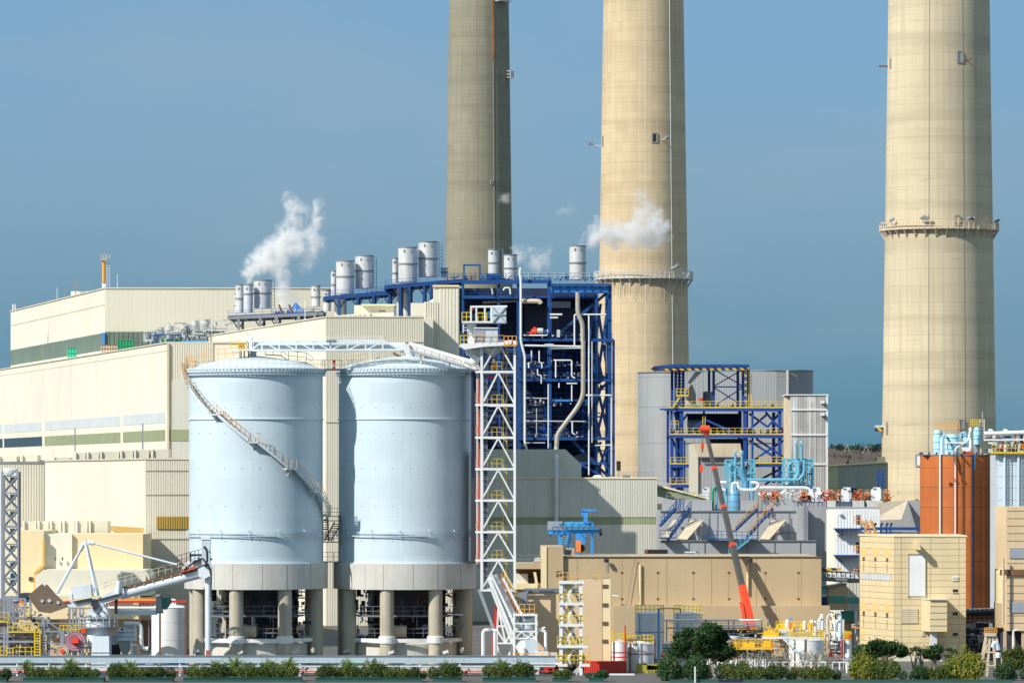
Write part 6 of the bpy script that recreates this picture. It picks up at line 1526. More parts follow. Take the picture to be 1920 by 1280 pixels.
t.pipe('white_pipe', [P(1765.5,852,D-7),P(1765.5,822,D-6),P(1772,815,D-3)], .25, 'pale_cyan'); t.pipe('white_pipe', [P(1791.5,845,D-6),P(1791.5,841,D-5),P(1816,825,D-4),P(1820,802,D-3)], .16, 'white_paint'); t.pipe('white_pipe', [P(1777,850,D-5),P(1777,830,D-5),P(1806,830,D-5)], .12, 'white_paint')
t.tube('white_column', P(1820,845,D-3), P(1820,802,D-3), .28, 'white_paint'); t.pipe('blue_elbow', [P(1800,822,D),P(1803,813,D),P(1811,812,D)], .35, 'pale_cyan')
t.part('white_hopper', MB().slab([(1802,838),(1816,838),(1816,848),(1806,849)],D-3,1.5), 'white_paint'); t.part('red_valve', MB().slab([(1806,845),(1826,848),(1826,851),(1806,851)],D-4,.6), 'red'); t.part('walkway_edge', MB().pb(1730,1850,850,852,D-2,2), 'galv')

D = 745
t = Thing('panel_tank', 'pale blue panelled tank wall with pipes and a yellow deck of machinery on top', 'tank', 1905, D)
xs = [1870.5,1886,1905,1924,1943,1962]; ys = [852,871,892.5,915,937,959,981,1003,1025,1047,1069,1091,1113,1135]
t.part('core', MB().pb(1870.8,1960,852.5,1300,D+.06,12), 'pale_blue_paint')
for i in range(len(xs)-1):
    for j in range(len(ys)-1):
        t.part('wall_panel', MB().pb(xs[i]+.3,xs[i+1]-.3,ys[j]+.3,ys[j+1]-.3,D-.08,.14), 'tank_white')
for px in (1884,1910,1935): t.tube('riser_pipe', P(px,1050,D-.5), P(px,856,D-.5), .22, 'pale_blue_paint'); t.pipe('branch_pipe', [P(px,856,D-.5),P(px+2,830,D-.5),P(px+2 if px<1900 else px-4,824,D-.5)], .18, 'white_paint')
for px in (1891.5,1918): t.part('ladder', MB().ladder(P(px,1050,D-.4),P(px,852,D-.4),.4,.04,.4), 'galv')
t.tube('main_pipe', P(1845,813,D), P(1962,809,D), .32, 'white_paint'); t.tube('blue_pipe', P(1844,812,D+.3), P(1866,812,D+.3), .34, 'vessel_blue'); t.tube('pipe', P(1845,825,D-1), P(1962,824,D-1), .14, 'white_paint')
t.part('yellow_deck', MB().pb(1860,1962,846.5,850,D-1.2,4), 'yellow'); t.part('yellow_railing', MB().rail([P(1860,846,D-1.2),P(1962,846,D-1.2)],1.1,.6,.05), 'yellow')
for px in (1855,1883): t.part('top_valve', MB().bar(P(px,812,D),P(px,804,D),.25).bar(P(px-2,806,D),P(px+7,807,D),.2).bar(P(px,804,D),P(px+5,805,D),.15), 'white_paint')
rnd = random.Random(8)
for nm, mt, n in (('pipes','galv',30),('dark_frames','casing_dark',26),('rust_pipes','rust_brown',12),('red_valves','red',7),('pale_valves','white_paint',16)):
    mb = MB()
    for k in range(n): x, y = rnd.uniform(1848,1935), rnd.uniform(815,846); L_ = rnd.uniform(3,14); q = Vector((0,rnd.uniform(0,3),0)); mb.bar(P(x,y,D)+q, P(x+(L_ if k%2 else 0),y-(0 if k%2 else L_*.8),D)+q, rnd.uniform(.12,.55))
    t.part(nm, mb, mt, kind='stuff')

D = 640
t = Thing('edge_building', 'beige building with grey window bands cut off by the right edge of the view', 'building', 1905, D)
t.part('walls', MB().pb(1888,1990,950,1182,D,16), 'beige_render'); t.part('side_wing', MB().pb(1872,1889,1130,1176,D+4,6), 'tan_render'); t.part('side_wing', MB().slab([(1872,1072),(1890,1060),(1890,1135),(1872,1135)],D+5,5), 'warm_cream')
t.part('window_band', MB().pb(1893,1985,1026,1046,D-.15,.2), 'grey_paint'); t.part('window_band', MB().pb(1893,1985,1128,1148,D-.15,.2), 'grey_paint'); t.part('brown_band', MB().pb(1875,1985,1067,1078,D-.3,.3), 'rust_brown')
for k in range(16):
    if not (1024 < 957+k*14 < 1048): t.bar('wall_joint', P(1888,957+k*14,D-.03), P(1985,957+k*14,D-.03), .06, 'tan_joint')
t.tube('corner_pipe', P(1881,1170,D-1), P(1881,1045,D-1), .16, 'cage_cream'); t.part('undercroft', MB().pb(1884,1985,1182,1290,D+3,12), 'casing_dark'); t.part('lower_window', MB().pb(1905,1985,1196,1212,D+2.8,.2), 'glass_dark')
for px in (1884,1900,1918): t.bar('post', P(px,1182,D+.5), P(px,1262,D+.5), .4, 'tan_render')
t.pipe('lamp_arm', [P(1900,1245,D-2),P(1900,1181,D-2),P(1908,1180,D-2)], .12, 'white_paint')
D = 668
t = Thing('pipe_bridge', 'rust brown pipe bridge joining the cream block and the edge building', 'pipe bridge', 1848, D, Z(1168,D))
t.tube('grey_pipe', P(1811,1145,D), P(1884,1143,D), .35, 'mid_grey_steel'); t.tube('rusty_pipe', P(1811,1159,D), P(1884,1157,D), .3, 'rust_brown'); t.tube('rusty_pipe', P(1811,1163.5,D-.4), P(1884,1162,D-.4), .22, 'rust_silo'); t.bar('truss_beam', P(1811,1152,D+.6), P(1884,1151,D+.6), .4, 'rust_brown', .8)
for k in range(8): t.bar('hanger', P(1815+k*9,1140,D-.6), P(1815+k*9,1167,D-.6), .12, 'casing_dark')
t = Thing('pipe_yard', 'shaded yard of grey and brown pipes below the pipe bridge', 'pipework', 1850, 662); D = 662; rnd = random.Random(12)
t.part('dark_backdrop', MB().pb(1811,1900,1166,1260,D+8,1), 'casing_dark'); t.part('leaning_trough', MB().slab([(1872,1166),(1878,1166),(1896,1235),(1890,1238)],D-4,1), 'rust_brown'); t.part('tank', MB().slab([(1834,1190),(1846,1190),(1842,1204),(1836,1204)],D-3,1), 'galv')  # dark backdrop: the shade under the bridge is put into its colour
for nm, mt, n in (('grey_pipes','mid_grey_steel',60),('brown_pipes','rust_brown',22),('pale_pipes','galv',14),('green_pipes','green_pipe',6)):
    mb = MB()
    for k in range(n): x, y = rnd.uniform(1811,1895), rnd.uniform(1166,1240); L_ = rnd.uniform(4,24); q = Vector((0,rnd.uniform(0,6),0)); mb.bar(P(x,y,D)+q, P(x+(L_ if k%3 else 0),y+(0 if k%3 else L_),D)+q, rnd.uniform(.1,.3))
    t.part(nm, mb, mt, kind='stuff')

# derrick
D = 597
t = Thing('mooring_derrick', 'cream tapered four legged derrick with orange top cage and black hose', 'derrick', 1858, D)
for x0, x1, dd in ((1849,1832,0),(1856,1849,0),(1861,1869,0),(1867,1886,0),(1852,1838,2),(1865,1880,2)): t.bar('leg', P(x0,1190,D)+Vector((0,dd*.5,0)), P(x1,1281,D)+Vector((0,dd,0)), .3, 'cage_cream')
t.part('head', MB().slab([(1846,1186),(1869,1186),(1867,1192),(1848,1192)],D-.4,1.6), 'cage_cream'); t.part('cage', MB().rail([P(1846,1186,D-.4),P(1869,1186,D-.4)],.65,.3,.05,3), 'orange_rail'); t.part('winch', MB().pb(1855,1861,1168,1176,D,.5), 'mid_grey_steel')
for a_,b_ in (((1843,1222),(1853,1207)),((1839,1240),(1852,1238)),((1868,1220),(1875,1222)),((1871,1247),(1880,1247)),((1836,1262),(1850,1256)),((1845,1205),(1852,1222)),((1845,1222),(1872,1222)),((1841,1247),(1877,1247))): t.bar('brace', P(*a_,D-.1), P(*b_,D-.1), .18, 'cage_cream')
t.pipe('pale_elbow', [P(1862,1213,D-1),P(1863,1205,D-1),P(1869,1204,D-1),P(1872,1218,D-1)], .28, 'pale_blue_paint'); t.tube('black_hose', P(1872,1218,D-1), P(1872,1262,D-1), .3, 'black'); t.part('hose_band', MB().tube(P(1872,1222,D-1),P(1872,1232,D-1),.34), 'white_paint')
t.part('base_skid', MB().pb(1834,1888,1273,1281,D-1,3), 'rust_brown')

# ------------------------------------------------------------------ tanks and chemical plant in front of the tan building
def tank(px, hw, yt, yb, D, lab, band, bmt, mt='white_paint', dome=6, grp='white storage tanks by the tan building'):
    t = Thing('storage_tank', lab, 'storage tank', px, D, 0, grp); c = t.c; r = W(hw, D)
    t.part('shell', MB().lathe(c.x,c.y,[(r,0),(r,Z(yt,D))],40), mt)
    t.part('roof', MB().lathe(c.x,c.y,[(r+.05,Z(yt,D)),(r*.9,Z(yt-1,D)),(0,Z(yt-dome,D))],40), mt)
    for y, h in band: t.part('painted_band', MB().lathe(c.x,c.y,[(r+.02,Z(y+h,D)),(r+.03,Z(y+h,D)),(r+.03,Z(y,D)),(r+.02,Z(y,D))],40), bmt)
    rl = MB().rail([arc(c.x,c.y,r*.97,2*pi*k/20,Z(yt,D)) for k in range(21)], 1.1, 1.2, .035); t.part('railing', rl, 'yellow')
    t.tube('down_pipe', arc(c.x,c.y,r+.15,-.75,0), arc(c.x,c.y,r+.15,-.75,Z(yt-2,D)), .07, 'rust_brown' if bmt=='red' else 'vessel_blue')
    return t
t = tank(1218,27.5,1149,1245,656,'tall white tank with a thin blue stripe and a vertical blue pipe',[(1183,2)],'vessel_blue'); t.tube('blue_pipe', P(1235,1245,651), P(1235,1140,651), .16, 'vessel_blue'); t.pipe('top_pipe', [P(1236,1148,651),P(1236,1140,651),P(1276,1140,652),P(1276,1148,653)], .08, 'vessel_blue')
t = tank(1289.5,27.5,1149,1245,658,'tall white tank behind the dark pine, with a blue stripe',[(1183,2)],'vessel_blue')
t = tank(1162,15,1203,1262,611,'small white tank with red stripes half hidden behind its neighbour',[(1221,2),(1229.5,2)],'red')
t = tank(1200,26,1206,1262,613.5,'squat white tank with one red stripe beside the red container',[(1223.5,2)],'red')
t.tube('red_riser', P(1172,1262,610), P(1172,1172,610), .09, 'red'); t.tube('red_riser', P(1228,1240,611), P(1228,1197,611), .08, 'rust_brown'); t.bar('pipe', P(1172,1199,610.5), P(1229,1199,610.5), .12, 'rust_brown'); t.part('orange_valve', MB().pb(1181,1187,1196,1202,611.3,.6), 'orange_kit')
t = tank(1512,33,1199,1240,628,'wide white tank with a diagonal white stair behind the thin shrubs',[],'red',dome=2)
t.part('stair', MB().bar(P(1470,1197,624),P(1512,1241,624),.7,.3).rail([P(1470,1196,623.6),P(1512,1240,623.6)],1.0,.6,.05), 'silo_white'); t.part('patch_panel', MB().pb(1526,1541,1226,1240,625.2,.2), 'cage_cream')
t.tube('red_column', P(1510.5,1240,624), P(1510.5,1198,624), .16, 'rust_brown')
t = tank(1589,8,1199,1236,620,'slim white tank with lettering lines and a red roof valve',[],'red',dome=1)
for k in range(3): t.part('lettering_line', MB().pb(1583,1595,1207+k*3,1208.2+k*3,619.35,.04), 'mid_grey_steel')
t.part('roof_valve', MB().slab([(1584,1196),(1592,1186),(1597,1196)],619.5,.8), 'crane_red'); t.part('white_reel', MB().tube(P(1588,1228,619.2),P(1588,1228,618.9),.3), 'white_paint'); t.part('level_pipe', MB().tube(P(1578,1235,619),P(1578,1196,619),.11), 'red')
D = 644
t = Thing('white_pipe_rack', 'rack of white horizontal pipes running behind the pine to the crane foot', 'pipe rack', 1350, D)
for y, x0, x1, w, mt in ((1162,1245,1430,4,'white_paint'),(1172,1318,1425,3,'white_paint'),(1176.5,1250,1450,2.5,'grey_paint'),(1167,1255,1425,1.5,'galv'),(1180,1318,1440,2,'mid_grey_steel'),(1187,1318,1440,1.6,'mid_grey_steel'),(1206,1245,1258,6,'white_paint'),(1213,1245,1262,4,'grey_paint')):
    t.tube('pipe', P(x0,y,D), P(x1,y,D), W(w,D)/2, mt)
for x in (1250,1320,1342,1366,1376,1402,1428,1440): t.bar('post', P(x,1160,D+.5), P(x,1240,D+.5), .16, 'grey_paint'); 
t.part('dark_infill', MB().pb(1318,1432,1181,1196,D+2,1), 'casing_dark')
t.pipe('fat_white_pipe', [P(1350,1193,D-6),P(1388,1197,D-6),P(1430,1200,D-6)], .32, 'white_paint'); t.part('blue_box', MB().pb(1414,1425,1197,1212,D-6,1), 'pale_blue_paint'); t.part('grey_collar', MB().pb(1386,1394,1195,1201,D-6.6,.8), 'grey_paint')
for k in range(5): t.tube('far_white_pipe', P(1242,1208+k*3.2,D+1), P(1262,1208+k*3.2,D+1), .12, 'white_paint' if k%2 else 'grey_paint')
D = 634
t = Thing('yellow_plant_deck', 'yellow walled chemical deck crowded with white vessels, valves and pipes', 'process deck', 1480, D)
t.part('yellow_panel', MB().pb(1432,1460,1181,1193,D,.3), 'yellow_bright'); t.part('yellow_panel', MB().pb(1455,1492,1168,1180,D+2,.3), 'yellow_bright'); t.part('yellow_panel', MB().pb(1500,1526,1168,1181,D+2,.3), 'yellow_bright'); t.part('yellow_panel', MB().pb(1376,1415,1202,1214,D-2,.3), 'yellow_bright'); t.part('yellow_panel', MB().pb(1430,1446,1200,1212,D-2,.3), 'yellow_bright')
t.part('deck', MB().pb(1430,1540,1193,1197,D-1,5), 'white_paint'); t.part('upper_deck', MB().pb(1460,1530,1180,1183,D,5), 'white_paint'); t.part('lower_deck', MB().pb(1370,1450,1213,1217,D-3,4), 'yellow_bright')
t.part('railing', MB().rail([P(1432,1193,D-1),P(1540,1193,D-1)],1.1,.6,.05).rail([P(1455,1180,D),P(1530,1180,D)],1.1,.5,.05).rail([P(1372,1213,D-3),P(1450,1213,D-3)],1.1,.5,.05), 'yellow_bright')
t.part('stair', MB().bar(P(1452,1182,D),P(1462,1168,D),.4,.2), 'yellow')
for px, y0, y1, r_, mt in ((1541,1150,1180,.3,'white_paint'),(1547,1160,1195,.12,'cage_cream'),(1536,1158,1180,.12,'white_paint'),(1528,1163,1190,.25,'white_paint'),(1509,1162,1180,.3,'pinkish_cream'),(1476,1160,1178,.28,'white_paint'),(1575,1155,1200,.3,'pale_blue_paint'),(1570,1163,1200,.14,'white_paint'),(1582,1160,1198,.12,'cage_cream'),(1566,1168,1200,.1,'white_paint')):
    q0, q1 = P(px,y1,D-1), P(px,y0,D-1); t.part('vessel', MB().lathe(q0.x,q0.y,[(r_,q0.z),(r_,q1.z-r_),(r_*.7,q1.z-r_*.3),(0,q1.z)],16), mt)
for pts in ([(1534,1180),(1534,1160),(1541,1158)],[(1551,1200),(1551,1155),(1556,1151)],[(1565,1200),(1565,1163),(1574,1162)]): t.pipe('looped_pipe', [P(x,y,D-1.4) for x,y in pts], .09, 'white_paint')
t.part('gauge', MB().tube(P(1521,1164,D-1.6),P(1521,1164,D-1.2),.25), 'white_paint'); t.bar('gauge_post', P(1521,1182,D-1.4), P(1521,1166,D-1.4), .1, 'red'); t.part('meter_box', MB().pb(1480,1486,1157,1163,D-1.5,.5), 'vessel_blue'); t.part('orange_actuator', MB().slab([(1478,1178),(1480,1168),(1486,1165),(1486,1178)],D-1.5,.6), 'orange_kit')
t.part('red_hood', MB().slab([(1552,1230),(1556,1222),(1563,1220),(1564,1232)],D-6,1), 'crane_red')
rnd = random.Random(15)
for nm, mt, n, bx in (('white_pipes','white_paint',110,(1372,1575,1183,1238)),('grey_pipes','grey_paint',80,(1380,1600,1190,1240)),('yellow_frames','yellow_bright',60,(1372,1540,1170,1216)),('orange_valves','orange_kit',14,(1440,1600,1170,1215)),('dark_parts','mid_grey_steel',45,(1390,1600,1190,1240)),('rust_posts','rust_brown',14,(1480,1600,1195,1240)),('cream_pipes','cage_cream',40,(1540,1612,1165,1240))):
    mb = MB()
    for k in range(n):
        x, y = rnd.uniform(bx[0],bx[1]), rnd.uniform(bx[2],bx[3]); L_ = rnd.uniform(2,14); q = Vector((0,rnd.uniform(-3,3),0)); w = rnd.uniform(.05,.18)
        mb.bar(P(x,y,D)+q, P(x+(L_ if k%2 else 0),y+(0 if k%2 else L_*.8),D)+q, w)
    t.part(nm, mb, mt, kind='stuff')
D = 614
t = Thing('mesh_fence', 'white framed fence with panels in front of the wide white tank', 'fence', 1520, D)
for k in range(14): px = 1441+k*13.3; t.bar('post', P(px,1240,D), P(px,1263,D), .17, 'white_paint')
for y in (1240.5,1260): t.bar('rail', P(1440,y,D), P(1616,y,D), .16, 'white_paint')
for (a_,b_,mt) in ((1456,1470,'galv'),(1508,1540,'beige_render'),(1463,1471,'white_paint'),(1552,1560,'cage_cream')): t.part('backing_panel', MB().pb(a_,b_,1245,1260,D+.6,.1), mt)
t = Thing('bus_shelter', 'small white canopy on curved posts beside the slim white tank', 'canopy', 1600, 606); D = 606
t.part('roof', MB().slab([(1580,1236),(1612,1232),(1620,1238),(1618,1242),(1586,1240)],D,3), 'grey_paint')
for px in (1588,1597,1612): t.pipe('post', [P(px,1275,D),P(px,1246,D),P(px-4,1240,D)], .11, 'white_paint')
t = Thing('red_tray', 'long red cable tray behind the dark pine', 'cable tray', 1320, 622); t.part('tray', MB().pb(1240,1385,1227,1231.5,622,1), 'red'); t.part('slats', MB().rail([P(1240,1231,621.8),P(1385,1231,621.8)],.5,.5,.06,1), 'crane_red')
t2 = MB()
for k in range(40): px = 1240+k*5; t2.bar(P(px,1234,620), P(px,1252,620), rnd.uniform(.08,.4))
t.part('white_supports', t2, 'white_paint')

def container(x0,x1,yt,yb,D,mt,lab,nm='container',cat='container',grp='shipping containers behind the pipe rack'):
    t = Thing(nm, lab, cat, (x0+x1)/2, D, max(0,Z(yb,D)), grp); z0, z1 = max(0.05,Z(yb,D)), Z(yt,D)
    t.part('body', MB().box(X(x0,D),X(x1,D),D,D+2.4,z0,z1), mt); t.part('corrugation', MB().ribs((X(x0,D)+.15,D),(X(x1,D)-.15,D),z0+.15,z1-.15,.28,.05,.01,.5), mt)
    for x in (x0,x1): t.bar('corner_post', (X(x,D),D,z0), (X(x,D),D,z1), .16, mt)
    for zz_ in (z0+.06,z1-.06): t.bar('rail', (X(x0,D),D,zz_), (X(x1,D),D,zz_), .15, mt)
    return t
container(1096,1174,1239,1266,607,'container_red','bright red container beside the base of the beige block')
container(1012,1062,1247,1272,612,'container_red','red container in shade under the hopper station deck')
t = container(268,346,1240,1266,612,'container_blue','blue container left of the concrete columns, behind the white pipes'); t.part('white_stencil', MB().pb(272,316,1243,1247,611.93,.03), 'lavender_band')
container(640,676,1240,1270,612,'green_box','green container below the gap between the silos')
D = 606
t = Thing('waste_skip', 'olive yellow open topped skip in front of the white tanks', 'skip', 1216, D); t.part('end_wall', MB().pb(1193,1213,1244,1273,D,2.2), 'olive_yellow'); t.part('side_wall', MB().pb(1213,1239,1255,1273,D,.2), 'olive_yellow'); t.part('back_wall', MB().pb(1213,1239,1246,1273,D+2,.2), 'olive_yellow'); t.part('dark_interior', MB().pb(1213,1238,1247,1254,D+1.2,.1), 'black'); t.part('cover', MB().slab([(1192,1243),(1213,1244),(1239,1246),(1236,1248),(1213,1246)],D,2), 'olive_yellow')
for k in range(5): t.bar('side_rib', P(1215+k*5.8,1255,D-.05), P(1215+k*5.8,1273,D-.05), .14, 'olive_yellow')
for px in (1198,1232): t.tube('wheel', P(px,1273,D-.1), P(px,1273,D+.1)+Vector((0,.2,0)), .25, 'black')
t = Thing('yellow_crates', 'row of yellow crates behind the skip', 'crate', 1250, 618, 0); 
for k in range(5): t.part('crate', MB().pb(1234+k*6.5,1239.5+k*6.5,1238,1248,618,.8), 'yellow')
D = 600
t = Thing('white_platform', 'long low white platform on posts right of the stair tower', 'platform', 1158, D); t.part('top', MB().pb(1124,1190,1263,1267,D,2), 'white_paint')
for px in (1130,1141,1167,1180): t.bar('leg', P(px,1267,D+.3), P(px,1282,D+.3), .18, 'white_paint')
for k in range(6):
    px = 1155+k*21; q = MB().pipe([P(px-5,1283,592),P(px-5,1274.5,592),P(px+5,1274.5,592),P(px+5,1283,592)],.07,6,.25)
    o = single('hoop_barrier', ['yellow hoop barrier below the left end of the white platform','yellow hoop barrier under the middle of the white platform','yellow hoop barrier just left of the skip','yellow hoop barrier directly before the skip','yellow hoop barrier right of the skip','yellow hoop barrier nearest the dark pine'][k], 'barrier', q, 'yellow', 'yellow hoop barriers')

# ------------------------------------------------------------------ left foreground: lattice mast, steel racks, unloader
D = 650
t = Thing('lattice_mast', 'grey square lattice mast at the left edge, cross braced over its full height', 'lattice mast', 19, D)
for x in (4.5,34):
    for dd in (0,2.1): t.bar('leg', P(x,884,D)+Vector((0,dd,0)), P(x,1122,D)+Vector((0,dd,0)), .22, 'steel_grey')
y = 892
while y < 1115:
    for dd in (0,2.1):
        o = Vector((0,dd,0)); t.bar('cross_beam', P(4,y,D)+o, P(34,y,D)+o, .16, 'steel_grey'); t.bar('brace', P(5,y,D)+o, P(33,y+31,D)+o, .16, 'steel_grey'); t.bar('brace', P(33,y,D)+o, P(5,y+31,D)+o, .16, 'steel_grey')
    t.part('feed_box', MB().pb(19,28,y+2,y+13,D+.8,.5), 'grey_paint'); y += 32
t.bar('cross_beam', P(3,1119,D), P(35,1119,D), .35, 'steel_grey'); t.part('head_plates', MB().slab([(5,876),(30,878),(31,892),(5,890)],D,2), 'white_paint')
for a_,b_ in (((5,890),(22,876)),((12,891),(28,877))): t.bar('head_strut', P(*a_,D-.2), P(*b_,D-.2), .1, 'white_paint')
for y in (1055,1075,1090): t.part('blue_sheet', MB().slab([(19,y),(30,y-4),(30,y+6),(20,y+10)],D+1.6,.2), 'sky_blue_roof')
t.part('side_column', MB().pb(-8,2,880,1122,D,1.2), 'white_paint')

D = 628
t = Thing('steel_rack', 'blue grey multi storey steel rack with yellow railings at the lower left', 'steel rack', 60, D)
for x, y0, y1 in ((8,1120,1232),(14,1122,1235),(47,1122,1160),(80,1158,1232),(82,1160,1235),(115,1182,1232),(-20,1120,1232),(118,1184,1234)):
    for dd in (0,7): t.bar('column', P(x,y0,D)+Vector((0,dd,0)), P(x,y1,D)+Vector((0,dd,0)), .3, 'steel_grey')
for x0,y0,x1,y1,w in ((-20,1122,48,1122,3),(15,1137,48,1138,3),(8,1158,82,1157,3),(82,1158,118,1185,2.5),(-20,1187,82,1187,3),(-20,1192,80,1192,2.5),(-20,1202,80,1202,4),(82,1183,120,1183,3),(84,1205,118,1206,2),(82,1233,103,1214,1.6),(40,1167,130,1168,2),(14,1146,48,1146,2)):
    t.bar('beam', P(x0,y0,D), P(x1,y1,D), .3, 'steel_grey', W(w,D))
for x0,x1,y in ((14,72,1185),(-10,16,1166),(25,70,1231),(-20,12,1229),(48,56,1155)):
    t.part('yellow_deck', MB().pb(x0,x1,y-2,y+.5,D-.6,3), 'yellow'); t.part('yellow_railing', MB().rail([P(x0,y-2,D-.6),P(x1,y-2,D-.6)],1.15,.7,.05), 'yellow')
for y0,y1 in ((1180,1232),): t.part('yellow_ladder', MB().ladder(P(70,y1,D-.8),P(70,y0,D-.8),.7,.08,.35).rail([P(13,1230,D-.8),P(24,1230,D-.8)],1.1,.4,.05), 'yellow')
t.part('dark_back', MB().pb(-20,82,1188,1234,D+6,1), 'casing_dark')
rnd = random.Random(19)
for nm, mt, n, bx in (('grey_pipes','steel_grey',80,(-10,80,1140,1232)),('dark_parts','casing_dark',70,(-10,84,1142,1232)),('pale_pipes','galv',40,(-10,118,1125,1232)),('yellow_parts','yellow',40,(0,80,1160,1232)),('orange_parts','orange_kit',8,(18,40,1123,1134)),('blue_parts','blue_steel',10,(16,46,1124,1158)),('white_valves','white_paint',36,(84,116,1186,1230)),('red_valves','crane_red',12,(98,114,1190,1228))):
    mb = MB()
    for k in range(n):
        x, y = rnd.uniform(bx[0],bx[1]), rnd.uniform(bx[2],bx[3]); L_ = rnd.uniform(2,12); q = Vector((0,rnd.uniform(0,6),0))
        mb.bar(P(x,y,D)+q, P(x+(L_ if k%2 else 0),y+(0 if k%2 else L_*.7),D)+q, rnd.uniform(.06,.28))
    t.part(nm, mb, mt, kind='stuff')
D = 636
t = Thing('pipe_scaffold', 'grey frame of thin uprights and yellow rails behind the cable reel', 'frame', 145, D)
for x in (131,137,143,150,156): t.bar('column', P(x,1137,D), P(x,1232,D), .22, 'steel_grey')
for y in (1140,1168,1175): t.bar('beam', P(128,y,D), P(165,y,D), .2, 'steel_grey')
t.part('yellow_railing', MB().rail([P(112,1187,D-1),P(162,1187,D-1)],1.1,.5,.06), 'yellow'); t.part('red_unit', MB().pb(152,160,1177,1186,D-1.5,.6), 'crane_red')
rnd = random.Random(23); mb = MB()
for k in range(60): x, y = rnd.uniform(125,168), rnd.uniform(1138,1232); mb.bar(P(x,y,D+rnd.random()*3), P(x+rnd.uniform(-8,8),y+rnd.uniform(0,10),D+rnd.random()*3), rnd.uniform(.06,.2))
t.part('dark_struts', mb, 'mid_grey_steel', kind='stuff')
# red gantry rail and tan pieces behind
t = Thing('red_gantry', 'long red and orange gantry beam behind the tilted boom', 'gantry', 240, 640); D = 640
t.bar('red_beam', P(112,1128.5,D), P(350,1127,D), .4, 'red', W(4,D)); t.bar('orange_beam', P(196,1123,D), P(300,1124,D), .3, 'orange_rail'); t.part('orange_rail', MB().rail([P(196,1137,D),P(300,1137,D)],1.2,.6,.04), 'orange_rail'); t.tube('white_pipe', P(196,1139,D), P(300,1139,D), .2, 'white_paint')
for x in (130,200,262,300,348): t.bar('leg', P(x,1128,D), P(x,1235,D), .25, 'rust_brown')
D = 648
t = Thing('storage_tank', 'plain tall white tank between the tilted boom and the left silo columns', 'storage tank', 317, D); c = t.c; r = W(33,D)
t.part('shell', MB().lathe(c.x,c.y,[(r,0),(r,Z(1138,D))],48), 'white_paint'); t.part('roof', MB().lathe(c.x,c.y,[(r+.05,Z(1138,D)),(r*.8,Z(1134.5,D)),(0,Z(1131,D))],48), 'white_paint')
for y in (1165,1198): t.part('weld_ring', MB().lathe(c.x,c.y,[(r,Z(y,D)),(r+.02,Z(y,D)),(r+.02,Z(y-.5,D)),(r,Z(y-.5,D))],48), 'pale_blue_paint')
t.tube('roof_vent', P(325,1134,D), P(325,1124,D), .15, 'white_paint'); t.part('lifting_hoop', MB().pipe([P(321,1134,D-1),P(321,1123,D-1),P(329,1123,D-1),P(329,1134,D-1)],.1), 'white_paint')

# ship unloader
D = 602
t = Thing('slewing_boom_machine', 'pale blue slewing unloader with brown counterweight, tilted tube boom and A frame', 'unloader', 190, D)
t.part('pedestal', MB().slab([(173,1192),(204,1192),(205,1234),(209,1285),(169,1285),(171,1234)],D-2.2,4), 'unloader_paint')
t.bar('pedestal_seam', P(171,1222.5,D-2.25), P(205,1222.5,D-2.25), .06, 'mid_grey_steel')
c = t.c; cx_, cy_ = X(184,D), D
t.part('turret', MB().lathe(cx_,cy_,[(W(21,D),Z(1210,D)),(W(21,D),Z(1178,D)),(W(23,D),Z(1178,D)),(W(23,D),Z(1160,D)),(0,Z(1159,D))],40), 'unloader_paint')
t.part('turret_band', MB().lathe(cx_,cy_,[(W(23,D),Z(1162,D)),(W(24,D),Z(1162,D)),(W(24,D),Z(1160,D)),(W(23,D),Z(1160,D))],40), 'grey_paint')
dk = MB().lathe(cx_,cy_,[(W(20,D),Z(1176.5,D)),(W(38,D),Z(1176.5,D)),(W(38,D),Z(1174,D)),(W(20,D),Z(1174,D))],40); f = t.part('ring_deck', dk, 'mid_grey_steel')
t.part('deck_railing', MB().rail([arc(cx_,cy_,W(37,D),2*pi*k/18,Z(1174,D)) for k in range(19)],1.15,1,.045), 'galv', f)
t.part('saddle', MB().slab([(163,1160),(165,1142),(178,1140),(190,1130),(200,1142),(204,1160)],D-1.6,3.2), 'unloader_paint'); t.tube('pivot_pin', P(178,1134,D-2), P(178,1134,D+2), W(8,D), 'casing_dark'); t.tube('pivot_cap', P(171,1138,D-2.3), P(171,1138,D-1.9), W(3,D), 'cage_cream')
for x,y in ((184,1150),(196,1148),(189,1142)): t.part('bolt_cap', MB().tube(P(x,y,D-1.9),P(x,y,D-1.6),.1), 'black')
for k in range(5): t.part('machinery', MB().pb(164+k*8,169+k*8,1152+(k%2)*3,1160,D-1.9,1), 'grey_paint')
# boom
bx = lambda x: 1113+(x-228)*(1072-1113)/(382-228)
t.tube('boom_tube', P(226,bx(226),D), P(384,bx(384),D), W(10,D), 'unloader_paint', n=24)
t.part('boom_root', MB().slab([(176,1128),(188,1118),(222,1100),(232,1102),(232,1118),(200,1130),(182,1136)],D-1,2), 'unloader_paint')
t.bar('root_walkway', P(172,1128,D-1.2), P(230,1112,D-1.2), .12, 'casing_dark', .25); t.bar('boom_rail_dark', P(228,1103,D-.4), P(385,1062,D-.4), .5, 'rust_brown', .35)
t.part('boom_railing', MB().rail([P(182,1112,D+.6),P(222,1098,D+.6),P(385,1056,D+.6)],1.0,.9,.04), 'cage_cream')
for k in range(9): x = 236+k*17; t.bar('stiffener', P(x,bx(x)-10,D-.55), P(x,bx(x)-6,D-.75), .12, 'grey_paint')
t.part('red_cover', MB().slab([(339,1068),(364,1061),(366,1066),(340,1073)],D-1.2,.8), 'rust_red'); t.tube('boom_post', P(221,1113,D-1), P(223,1088,D-1), .35, 'unloader_paint'); t.part('mast_stub', MB().slab([(273,1088),(275,1078),(278,1088)],D,.4), 'rust_brown')
